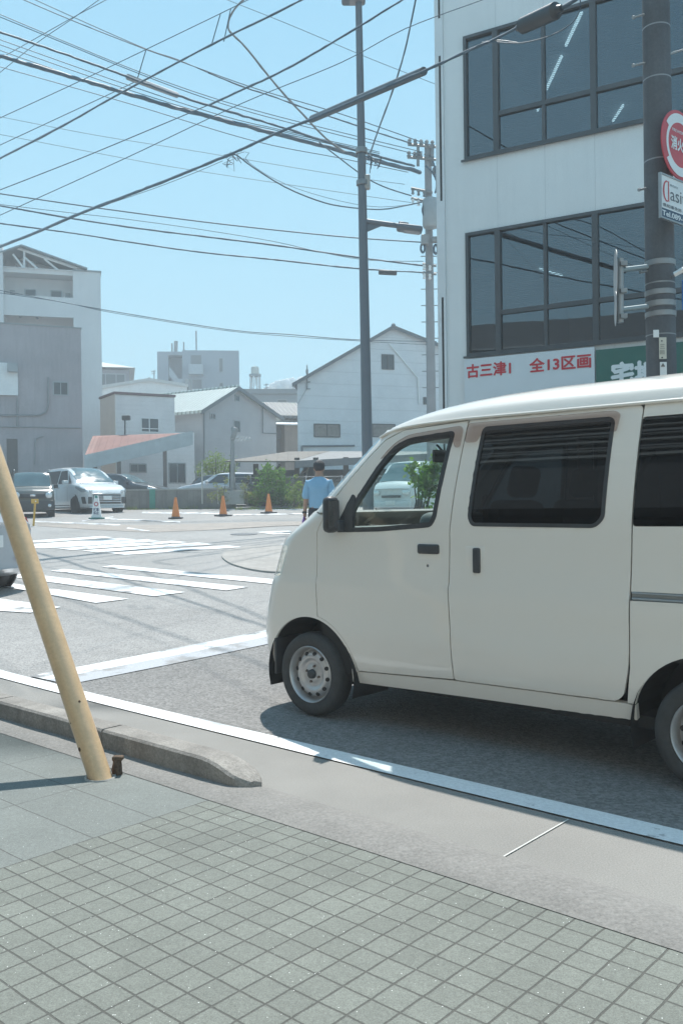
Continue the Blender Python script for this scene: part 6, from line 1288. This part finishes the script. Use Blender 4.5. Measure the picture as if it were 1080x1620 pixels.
def kei_van_far():
    st = [(0,.42,.86,.88,.66,.64),(.05,.26,.98,1.0,.70,.66),(.18,.22,1.06,1.09,.735,.66),(.38,.22,1.10,1.16,.735,.65),(.98,.22,1.12,1.76,.735,.62),(1.15,.22,1.12,1.83,.735,.62),(1.8,.22,1.12,1.87,.735,.63),(3.0,.22,1.12,1.86,.735,.63),(3.3,.24,1.12,1.80,.73,.62),(3.38,.3,1.08,1.6,.72,.62)]
    c = P(618, 800, 29); side = [('front_window', rnd([(.75,1.14),(1.6,1.14),(1.6,1.70),(1.08,1.70)], .04), M_dglass, .008), ('rear_window', rnd([(1.68,1.14),(3.2,1.14),(3.15,1.72),(1.68,1.72)], .05), M_dglass, .008)]
    front = [('ws','windscreen',.36,1.03,.64,.59,M_ws), ('bumper',-.04,.1,-.70,.70,.30,.50,M_pearl,False), ('headlight',-.02,.06,.42,.66,.70,.86,M_lampg,True), ('grille',-.012,.05,-.35,.35,.62,.70,M_black,False), ('number_plate',-.055,-.04,-.17,.17,.38,.52,M_white,False), ('door_mirror',.72,.80,.75,.92,1.15,1.36,M_black,True)]
    car('parked_kei_van', 'white kei van seen through the front door window of the near van', 'van', (c.x, c.y, g(c.y)), Vector((-.52, -.85)), 1.475, st, M_pearl, (.6, 2.95), .27, side=side, front=front)
kei_van_far()
def left_car():
    st = [(0,.35,.66,.68,.68,.66),(.08,.22,.78,.80,.76,.72),(.8,.18,.95,.98,.835,.74),(1.0,.18,.97,1.04,.84,.72),(1.6,.18,.98,1.42,.84,.62),(1.9,.18,.98,1.5,.84,.6),(2.6,.18,.99,1.53,.84,.6),(3.4,.18,1.0,1.48,.84,.6),(3.7,.2,1.0,1.35,.835,.62),(3.95,.26,.98,1.05,.81,.66),(4.02,.34,.9,.92,.77,.68)]
    side = [('front_window', rnd([(1.4,1.02),(2.3,1.02),(2.3,1.40),(1.85,1.40)], .04), M_dglass, .008), ('rear_window', rnd([(2.38,1.02),(3.5,1.04),(3.35,1.38),(2.38,1.42)], .05), M_dglass, .008), ('tail_lamp', rnd([(3.72,.82),(3.95,.82),(3.9,1.02),(3.74,1.02)], .03), mat('red_lens', (.35, .02, .02), .15), .01), ('rear_reflector', rnd([(3.78,.42),(3.99,.43),(3.98,.475),(3.78,.47)], .01), mat('red_reflector', (.42, .03, .05), .2, coat=.5), .012)]
    front = [('ws','rear_screen',3.45,3.93,.55,.58,M_dglass), ('ws','windscreen',1.05,1.8,.70,.58,M_ws), ('rear_reflector_bar',4.0,4.03,.45,.68,.42,.47,mat('red_reflector', (.42, .03, .05), .2), True), ('number_plate',4.02,4.04,-.17,.17,.62,.78,M_white,False)]
    h = Vector((-.93, .36)).normalized(); c = P(14, 900, 11.9); n_ = Vector((-h.y, h.x)); pos = Vector((c.x, c.y))+h*4.05-n_*(-.25)
    car('hatchback', 'pale silver hatchback cut off by the left edge beyond the yellow pipe', 'car', (pos.x, pos.y, g(12)), h, 1.69, st, M_sil, (.8, 3.32), .31, side=side, front=front)
left_car()

# ------------------------------------------------------------------ cones, small signs, low wall, fence
def cone(px, py, lab):
    q = G(px, py); rt = thing('traffic_cone', lab, 'traffic cone', q, rng.uniform(0, 1), 'orange cones across the car park'); Mo = mat('cone_orange', (.70, .22, .055), .55, var=.12, scale=8)
    c = MB(); c.lathe([(.03, .70), (.035, .705), (.04, .69), (.135, .06), (.145, .03)], (0, 0, 0), (0, 0, 1), 28); c.build('cone_body', Mo, rt, smooth=True, angle=40)
    c = MB(); c.rbox(-.22, .22, -.22, .22, .0, .045, .012); c.lathe([(.15, .045), (.145, .065), (.13, .07)], (0, 0, 0), (0, 0, 1), 24); c.build('base', mat('cone_base_black', (.06, .065, .07), .7), rt, smooth=True, angle=40)
for px, py, l in ((278, 820.5, 'orange traffic cone left of the other two orange cones'), (353, 816.5, 'orange traffic cone in the middle of the three orange cones'), (425, 812, 'orange traffic cone nearest the walking man')): cone(px, py, l)
def cone_sign():
    q = G(153, 821); rt = thing('cone_sign', 'white and green cone-shaped notice stand in front of the white minivan', 'notice stand', q); c = MB()
    c.add([(-.17,-.05,.05),(.17,-.05,.05),(.17,.05,.05),(-.17,.05,.05),(-.06,-.03,.80),(.06,-.03,.80),(.06,.03,.80),(-.06,.03,.80)], [(0,1,5,4),(1,2,6,5),(2,3,7,6),(3,0,4,7),(4,5,6,7),(0,3,2,1)]); c.build('board', M_white, rt)
    c = MB(); c.rbox(-.24, .24, -.14, .14, 0, .05, .015); c.build('base', mat('green_base', (.06, .20, .17), .6), rt, smooth=True)
    Mgn = mat('green_print', (.04, .22, .18), .5); c = MB(); c.box(-.045, .045, -.036, -.033, .70, .79); c.build('green_band', Mgn, rt)
    d = MB(); d.lathe([(.075, 0), (.045, 0)], (0, -.0455, .5), (0, -1, -.03), 24); d.build('red_ring', M_red if 'M_red' in globals() else mat('print_red', (.45, .04, .06), .5), rt)
    put_text('駐車\n禁止', (0, -.0535, .26), (1, 0, 0), (0, 0, 1), mat('print_navy', (.04, .06, .14), .5), rt, .18, .22, .03, off=.001, world=False)
cone_sign()
def yellow_post():
    b = G(53, 832); rt = thing('small_yellow_sign', 'small yellow plate on a thin leaning yellow post behind the yellow pipe', 'sign', b); Y = b.y; My = mat('yellow_sign_paint', (.62, .36, .05), .5)
    c = MB(); c.tube([b, P(55.5, 795, Y)], .032, 8); c.build('post', My, rt, world=True, smooth=True, angle=50); a, e = P(49.5, 789.5, Y-.04), P(61, 796.5, Y-.04); c = MB(); c.rbox(a.x, e.x, Y-.06, Y-.03, e.z, a.z, .008); c.build('plate', My, rt, world=True)
    c = MB(); c.lathe([(0, .004), (.02, .004), (.022, 0)], P(56.5, 793, Y-.061), (0, -1, 0), 12); c.build('reflector', M_white, rt, world=True)
yellow_post()
def low_wall():
    A = Vector(P(185, 797, 37.2).xy); E_ = Vector(P(372, 797, 36.6).xy); D = V2(A, E_); L = (E_-A).length; rt = thing('low_block_wall', 'low stained concrete block wall between the car park and the parked cars', 'wall', (A.x, A.y, g(37)), math.atan2(D.y, D.x))
    z0 = g(37)-.05; z1 = P(280, 773, 37).z
    W = MB(); W.obox(A, D, 0, L, 0, .15, z0, z1-.06); W.build('wall', mat('stained_block', (.20, .195, .18), .9, var=.25, scale=2, streak=.6, bump=.3, bscale=30), rt, world=True)
    W = MB(); W.obox(A, D, -.02, L+.02, -.02, .17, z1-.06, z1); W.build('coping', M_conc, rt, world=True)
    t = (P(241, 780, 37).x-A.x)/D.x; W = MB(); W.obox(A, D, t-.12, t+.12, -.03, -.001, z0+.05, z1-.02); tag(W.build('green_tape_patch', mat('green_sheet', (.05, .26, .20), .6), rt, world=True), 'green sheet on the wall')
low_wall()
def fence():
    Y = 36.4; A, E_ = P(372, 797, Y), P(505, 797, Y); L = E_.x-A.x+3; z0, z1 = A.z, P(430, 755, Y).z; rt = thing('chain_link_fence', 'rusty chain-link fence with thin posts in front of the parking shed', 'fence', (A.x, Y, z0)); h = z1-z0; Mf = mat('fence_wire', (.20, .21, .20), .6, metal=.3)
    for k in range(5): p = MB(); p.tube([(k*1.45, 0, 0), (k*1.45, 0, h+.04)], .028, 8); p.build('post', M_galv, rt, smooth=True)
    p = MB()
    for z in (.1, h): p.tube([(0, 0, z), (L, 0, z)], .016, 6)
    p.build('rail', M_galv, rt, smooth=True); p = MB(); s = .13; x = -h
    while x < L:
        for d in (1, -1):
            a0, a1 = (x, x+h) if d == 1 else (x+h, x); u0, u1 = 0., 1.
            def clip(v): return (v-a0)/(a1-a0)
            lo, hi = sorted((clip(0), clip(L))); lo = max(lo, 0); hi = min(hi, 1)
            if hi > lo: p.tube([(a0+(a1-a0)*lo, .004*d, h*lo), (a0+(a1-a0)*hi, .004*d, h*hi)], .005, 3, cap=False)
        x += s
    p.build('mesh', Mf, rt)
fence()
def lot_pole():
    Y = 36.2; b = P(368, 797, Y); top = P(368, 676, Y); rt = thing('antenna_post', 'slim grey post with a lamp and a television aerial beside the small tree', 'post', b); t = MB(); t.tube([b, P(368, 740, Y), top], [.10, .085, .07], 14); t.build('post', M_galv, rt, world=True, smooth=True, angle=50)
    t = MB(); t.tube([P(371, 693, Y), P(399, 696, Y)], .018, 6)
    for k, (x, l) in enumerate(((374, 10), (379, 8), (384, 7), (389, 6), (394, 5))): t.tube([P(x-l*.4, 695+l*.5, Y-.05), P(x+l*.3, 694-l*.5, Y+.3)], .012, 5)
    t.build('aerial', mat('aerial_metal', (.5, .5, .48), .5, metal=.4), rt, world=True); t = MB(); t.rbox(-.09, .09, -.12, .12, -.25, .25, .03, Matrix.Translation(P(370, 686, Y-.1)) @ Matrix.Rotation(.3, 4, 'Y')); t.build('lamp', M_galv, rt, world=True, smooth=True, angle=40)
    b = P(371, 796, 36.0); rt = thing('concrete_block', 'pale concrete anchor block at the foot of the antenna post', 'concrete block', b); t = MB(); t.rbox(-.42, .42, -.2, .2, -.05, .5, .03); t.build('block', M_conc, rt, smooth=True, angle=40); t = MB(); t.tube([(-.25, -.02, .5), (-.25, -.02, .62), (.1, -.02, .62), (.1, -.02, .5)], .015, 6); t.build('handle', M_galv, rt)
    for px, lab in ((320, 'slim leaning white stake beside the silver hatchback'), (345, 'short white stake on the low wall under the small tree')):
        b = P(px, 797, 36.4); rt = thing('stake', lab, 'stake', b); t = MB(); t.tube([b, P(px-.5, 735 if px == 320 else 768, 36.4)], .03, 8); t.build('rod', mat('pale_stake', (.45, .44, .40), .7), rt, world=True); t = MB(); t.lathe([(0, .02), (.035, .01), (.035, -.05)], P(px-.5, 735 if px == 320 else 768, 36.4), (0, 0, 1), 10); t.build('cap', M_galv, rt, world=True)
lot_pole()

# ------------------------------------------------------------------ plants
def leaf_cloud(mb, clumps, n, size, flat=.5):
    """many small folded leaves spread through overlapping clumps"""
    tot = sum(c[3]**2 for c in clumps)
    for (cx, cy, cz, r) in clumps:
        for _ in range(int(n*r*r/tot)):
            d = Vector(rng.normal(0, 1, 3)).normalized(); rr = r*rng.uniform(.25, 1)**.6*(1+.25*rng.normal()); p = Vector((cx, cy, cz))+Vector((d.x, d.y, d.z*.9))*rr
            a = Vector(rng.normal(0, 1, 3)).normalized(); b = a.cross(Vector(rng.normal(0, 1, 3))).normalized(); s = size*rng.uniform(.6, 1.4)
            mb.add([p-a*s, p+b*s*flat, p+a*s, p-b*s*flat], [(0, 1, 2, 3)])
def plant(name, label, cat, px, py, Y, clumps, n, size, col, stems=3, trunk=.03, group=None):
    b = P(px, py, Y); rt = thing(name, label, cat, b, 0, group); lv = MB(); leaf_cloud(lv, clumps, n, size); lv.build('foliage', foliage(name+'_leaf_'+str(int(col[1]*1000)), col), rt, recalc=False)
    st = MB()
    for i in range(stems):
        c = clumps[i % len(clumps)]; x0 = rng.normal(0, .06); st.tube([(x0, 0, -.05), (c[0]*.4+rng.normal(0, .03), c[1]*.4, c[2]*.5), (c[0], c[1], c[2]+c[3]*.4)], [trunk, trunk*.7, trunk*.3], 6)
    st.build('trunk', mat('bark', (.10, .085, .065), .9, var=.3, scale=10), rt, smooth=True); return rt
plant('shrub', 'big bright green shrub growing in front of the chain-link fence', 'shrub', 428, 799, 36.0, [(-.1,0,1.25,.42),(.35,0,1.05,.40),(-.25,.1,.75,.45),(.15,-.1,.6,.5),(.5,0,.5,.4),(-.45,0,.35,.4),(-.05,0,1.55,.22),(.45,0,1.35,.2),(-.75,0,.25,.3),(.85,0,.22,.28)], 2400, .055, (.10, .19, .05), 6)
plant('small_tree', 'small feathery yellow-green tree behind the silver hatchback', 'tree', 342, 790, 41.5, [(0,0,1.75,.5),(-.5,0,1.5,.42),(.5,0,1.55,.45),(-.15,0,1.35,.45),(.3,.2,1.2,.35),(-.7,0,1.25,.25),(.75,0,1.3,.28)], 1700, .05, (.15, .20, .06), 4, .06)
plant('young_bush', 'pale yellow-green bush by the fence, close left of the walking man', 'bush', 467, 800, 35.2, [(0,0,.55,.28),(.15,0,.85,.2),(-.2,0,.35,.25),(.25,0,.3,.25),(.05,0,1.15,.12)], 700, .045, (.16, .21, .07), 4, .02)
plant('dark_shrub', 'low dark green shrub at the foot of the chain-link fence', 'shrub', 447, 800, 35.6, [(0,0,.3,.33),(.35,0,.25,.28),(-.35,0,.28,.3)], 700, .05, (.05, .10, .04), 3, .02)
plant('weed_clump', 'straggly dry weeds left of the concrete anchor block', 'weeds', 351, 798, 35.8, [(0,0,.5,.25),(-.25,0,.8,.18),(.2,0,.95,.18),(-.4,0,.3,.25),(.1,0,.25,.3)], 420, .04, (.17, .18, .10), 9, .012)
plant('weed_clump', 'straggly green weeds right of the concrete anchor block', 'weeds', 390, 798, 35.8, [(0,0,.35,.28),(-.1,0,.75,.18),(.1,0,1.1,.12),(.3,0,.3,.25)], 480, .04, (.13, .18, .07), 7, .012)
plant('tree', 'light green young tree seen through the front door window of the near van', 'tree', 662, 878, 16.2, [(0,0,1.35,.20),(.2,0,1.55,.2),(-.1,0,1.6,.13),(.3,0,1.3,.2),(.38,0,1.75,.16),(.15,0,1.15,.2),(.42,0,1.5,.2),(.2,0,.8,.15)], 900, .05, (.14, .22, .06), 6, .025)
def verge():
    mb = MB()
    for _ in range(1500):
        px = rng.uniform(200, 505); Y = 36.9 if px < 372 else 35.6; Y += rng.uniform(-.5, .3); b = P(px, 798, Y); h = rng.uniform(.04, .16)*(1.4 if px > 470 else 1)*(1.3 if math.sin(px*.19)+math.sin(px*.07) > .4 else .5); a = rng.uniform(0, PI); w_ = .012
        z = g(Y)+.0; dx, dy = math.cos(a)*w_, math.sin(a)*w_; mb.add([(b.x-dx, Y-dy, z), (b.x+dx, Y+dy, z), (b.x+rng.normal(0, .05), Y+rng.normal(0, .05), z+h)], [(0, 1, 2)])
    o = mb.build('grass', foliage('dry_grass', (.16, .18, .08)), recalc=False); tag(o, 'sparse dry grass along the foot of the wall and fence', 'grass', kind='stuff')
verge()

# ------------------------------------------------------------------ the walking man, seen from behind
def skin(name, chain, edges, radii, mt, parent, lev=2, root=0):
    me = bpy.data.meshes.new(name); me.from_pydata(chain, edges, []); o = bpy.data.objects.new(name, me); C.objects.link(o)
    m1 = o.modifiers.new('s', 'SKIN'); sv = me.skin_vertices[0].data if me.skin_vertices else None
    if sv is None:
        bm = bmesh.new(); bm.from_mesh(me); bm.verts.layers.skin.verify(); bm.to_mesh(me); bm.free(); sv = me.skin_vertices[0].data
    for i, r in enumerate(radii): sv[i].radius = (r, r) if not isinstance(r, tuple) else r; sv[i].use_root = (i == root)
    m2 = o.modifiers.new('d', 'SUBSURF'); m2.levels = lev; m2.render_levels = lev
    dg = bpy.context.evaluated_depsgraph_get(); nm = bpy.data.meshes.new_from_object(o.evaluated_get(dg)); bpy.data.objects.remove(o)
    nm.materials.clear(); nm.materials.append(mt); nm.shade_smooth(); o = bpy.data.objects.new(name, nm); C.objects.link(o); o.parent = parent; return o
def man():
    b = P(506, 880, 14.2); b.z = g(14.2); rt = thing('person', 'man in a light blue short-sleeved shirt and dark trousers walking away, holding something purple', 'person', b, math.radians(-8))
    Msk = mat('skin', (.40, .24, .17), .55, var=.08, scale=12); Msh = mat('light_blue_cloth', (.25, .44, .60), .8, var=.06, scale=6, bump=.25, bscale=22); Mtr = mat('dark_trouser_cloth', (.03, .032, .04), .85, var=.15); Mh = mat('dark_grey_hair', (.045, .045, .05), .7, var=.5, scale=60, bump=.6, bscale=120); Msho = mat('shoe_leather', (.025, .022, .02), .4)
    # body: x right, y forward, z up
    v = [(0,0,.94),(0,.0,1.10),(0,-.01,1.27),(0,-.005,1.40),(0,.01,1.475),(0,.025,1.545),(0,.035,1.615),(0,.03,1.68),          #0-7 pelvis..head
         (-.165,-.01,1.39),(-.215,-.01,1.13),(-.25,.06,.90),(-.25,.09,.84),(.165,-.01,1.39),(.225,-.03,1.13),(.25,.03,.89),(.25,.05,.83), #8-11 left arm, 12-15 right arm
         (-.095,.0,.88),(-.10,.06,.50),(-.10,-.02,.10),(-.10,.10,.04),(.095,.0,.88),(.10,-.08,.50),(.10,-.22,.14),(.10,-.12,.04),
         (0,.125,1.60),(0,.10,1.55),(-.083,.02,1.60),(.083,.02,1.60)]
    e = [(0,1),(1,2),(2,3),(3,4),(4,5),(5,6),(6,7),(3,8),(8,9),(9,10),(10,11),(3,12),(12,13),(13,14),(14,15),(0,16),(16,17),(17,18),(18,19),(0,20),(20,21),(21,22),(22,23),(6,24),(5,25),(6,26),(6,27)]
    r = [.13,.125,.135,.12,.057,.07,.088,.075,.055,.042,.028,.03,.055,.042,.028,.03,.085,.06,.042,.035,.085,.06,.042,.035,.016,.03,.014,.014]
    body = skin('body', v, e, r, Msk, rt)
    for sg in (-1, 1):
        w_ = Vector((-.25, .09, .84)) if sg < 0 else Vector((.25, .05, .83)); curl = .035 if sg < 0 else .02
        for k, (dy, ln) in enumerate(((.032,.062),(.012,.070),(-.008,.066),(-.026,.052))):
            skin('finger', [w_+Vector((0, dy, -.02)), w_+Vector((0, dy+.004, -.06)), w_+Vector((-sg*curl*.5, dy+.006, -.06-ln*.5)), w_+Vector((-sg*curl*1.3, dy+.006, -.06-ln))], [(0,1),(1,2),(2,3)], [.011,.010,.009,.008], Msk, body, 1)
        skin('thumb', [w_+Vector((0, .03, -.01)), w_+Vector((-sg*.012, .055, -.035)), w_+Vector((-sg*.02, .06, -.07))], [(0,1),(1,2)], [.013,.011,.009], Msk, body, 1)
    skin('shirt', [(0,0,.90),(0,0,1.08),(0,-.012,1.27),(0,-.008,1.405),(0,.01,1.475),(-.16,-.01,1.385),(-.21,-.01,1.20),(-.217,-.008,1.12),(.16,-.01,1.385),(.215,-.025,1.20),(.225,-.028,1.12),(-.075,-.005,1.435),(.075,-.005,1.435)], [(0,1),(1,2),(2,3),(3,4),(3,5),(5,6),(6,7),(3,8),(8,9),(9,10),(3,11),(3,12)], [(.185,.125),(.18,.13),(.185,.14),(.15,.125),.066,.08,.072,.07,.08,.072,.07,.07,.07], Msh, rt)
    skin('trousers', [(0,0,.96),(0,0,1.06),(-.095,0,.86),(-.10,.055,.50),(-.10,-.02,.12),(.095,0,.86),(.10,-.08,.50),(.10,-.21,.15)], [(0,1),(0,2),(2,3),(3,4),(0,5),(5,6),(6,7)], [(.172,.125),(.178,.125),.105,.082,.068,.105,.082,.068], Mtr, rt)
    for s in ((-.10, -.03, .05, .10), (.10, -.22, .07, -.10)): skin('shoe', [(s[0], s[1]-.06, s[2]), (s[0], s[1]+.06, s[2]-.01), (s[0], s[1]+.18, s[2]-.015)], [(0,1),(1,2)], [.048,.045,.04], Msho, rt, 1)
    hb = bmesh.new(); bmesh.ops.create_icosphere(hb, subdivisions=4, radius=1)
    for q in hb.verts:
        n_ = q.co.copy(); z = n_.z; y = n_.y; k = 1+.05*math.sin(n_.x*23)*math.cos(n_.z*19+n_.y*17)+.02*rng.normal()
        q.co = Vector((n_.x*.092*k, .022+n_.y*.112*k, 1.655+max(n_.z, -.85 if y < .1 else -.05-.0*y)*.098*k))
    hb.verts.index_update(); mb = MB(); mb.add([q.co for q in hb.verts], [[q.index for q in f.verts] for f in hb.faces]); hb.free(); mb.build('hair', Mh, rt, smooth=True)
    for sg in (-1, 1): ey = MB(); ey.lathe([(0, .012), (.010, .008), (.012, 0)], (sg*.032, .108, 1.635), (0, 1, 0), 12); ey.build('eye', M_white, body)
    mo = MB(); mo.rbox(-.022, .022, .10, .118, 1.565, 1.575, .003); mo.build('mouth', mat('lips', (.35, .15, .13), .6), body)
    mb = MB(); mb.lathe([(.036, -.015), (.04, -.012), (.04, .012), (.036, .015)], (-.25, .055, .915), (0, .25, 1), 20); mb.build('watch', M_black, rt, smooth=True)
    o = thing('purple_folder', 'purple folded cloth bag held in the left hand of the walking man', 'bag', b+Vector((-.25, .10, .74)), math.radians(-8)); mp_ = mat('purple_cloth', (.30, .12, .42), .75, var=.15, scale=15)
    k = MB(); k.rbox(-.015, .015, -.09, .10, -.10, .09, .012, Matrix.Rotation(.5, 4, 'X')); k.rbox(-.022, -.006, -.05, .12, -.14, .04, .008, Matrix.Rotation(.9, 4, 'X')); k.build('cloth', mp_, o, smooth=True); k = MB(); k.tube([(0, -.03, .08), (0, -.01, .11), (0, .03, .08)], .008, 6); k.build('handle', mp_, o)
man()

# ------------------------------------------------------------------ cloud bank and haze
def cloud():
    Mc = nodes('cloud_white')[0]; n = Mc.node_tree; b = next(x for x in n.nodes if x.type == 'BSDF_PRINCIPLED'); out = next(x for x in n.nodes if x.type == 'OUTPUT_MATERIAL'); df = NN(n, 'ShaderNodeBsdfDiffuse'); df.inputs[0].default_value = (.9, .9, .9, 1); tr = NN(n, 'ShaderNodeBsdfTranslucent'); tr.inputs[0].default_value = (.85, .88, .9, 1); mx = NN(n, 'ShaderNodeMixShader'); mx.inputs[0].default_value = .5; n.links.new(df.outputs[0], mx.inputs[1]); n.links.new(tr.outputs[0], mx.inputs[2]); n.links.new(mx.outputs[0], out.inputs[0]); n.nodes.remove(b)
    mb = MB(); Y = 900
    for px, py, r in ((432,612,7),(441,609,8),(452,608,9),(462,605,8),(470,609,9),(478,604,9),(425,616,6),(446,616,9),(460,615,10),(474,617,11),(490,610,10),(505,612,9),(417,619,5)):
        bm = bmesh.new(); bmesh.ops.create_icosphere(bm, subdivisions=3, radius=1); c = P(px, py, Y+rng.uniform(-8, 8)); R_ = r*Y/FPX
        for v in bm.verts: d = v.co.copy(); v.co = c+d*R_*(1+.12*math.sin(d.x*9+px)*math.cos(d.z*8+py)+.06*math.sin(d.x*21)*math.cos(d.z*23+d.y*9))
        bm.verts.index_update(); mb.add([v.co for v in bm.verts], [[v.index for v in f.verts] for f in bm.faces]); bm.free()
    o = mb.build('cloud', Mc, smooth=True); tag(o, 'low white cumulus cloud between the tiled house and the workshop gable', 'cloud', kind='stuff')
cloud()
HAZE_DENSITY = 0.0044
def haze():
    m_ = bpy.data.materials.new('haze_air'); m_.use_nodes = True; n = m_.node_tree; n.nodes.clear(); out = n.nodes.new('ShaderNodeOutputMaterial'); v = n.nodes.new('ShaderNodeVolumePrincipled'); v.inputs['Color'].default_value = (.92, .97, 1, 1); v.inputs['Density'].default_value = HAZE_DENSITY; v.inputs['Anisotropy'].default_value = 0.0; n.links.new(v.outputs[0], out.inputs['Volume'])
    mb = MB(); mb.box(-75, 75, -40, 135, -1.2, 25); o = mb.build('haze', m_); o['kind'] = 'stuff'; o['label'] = 'thin pale summer haze over the whole street'; o['category'] = 'haze'
haze()
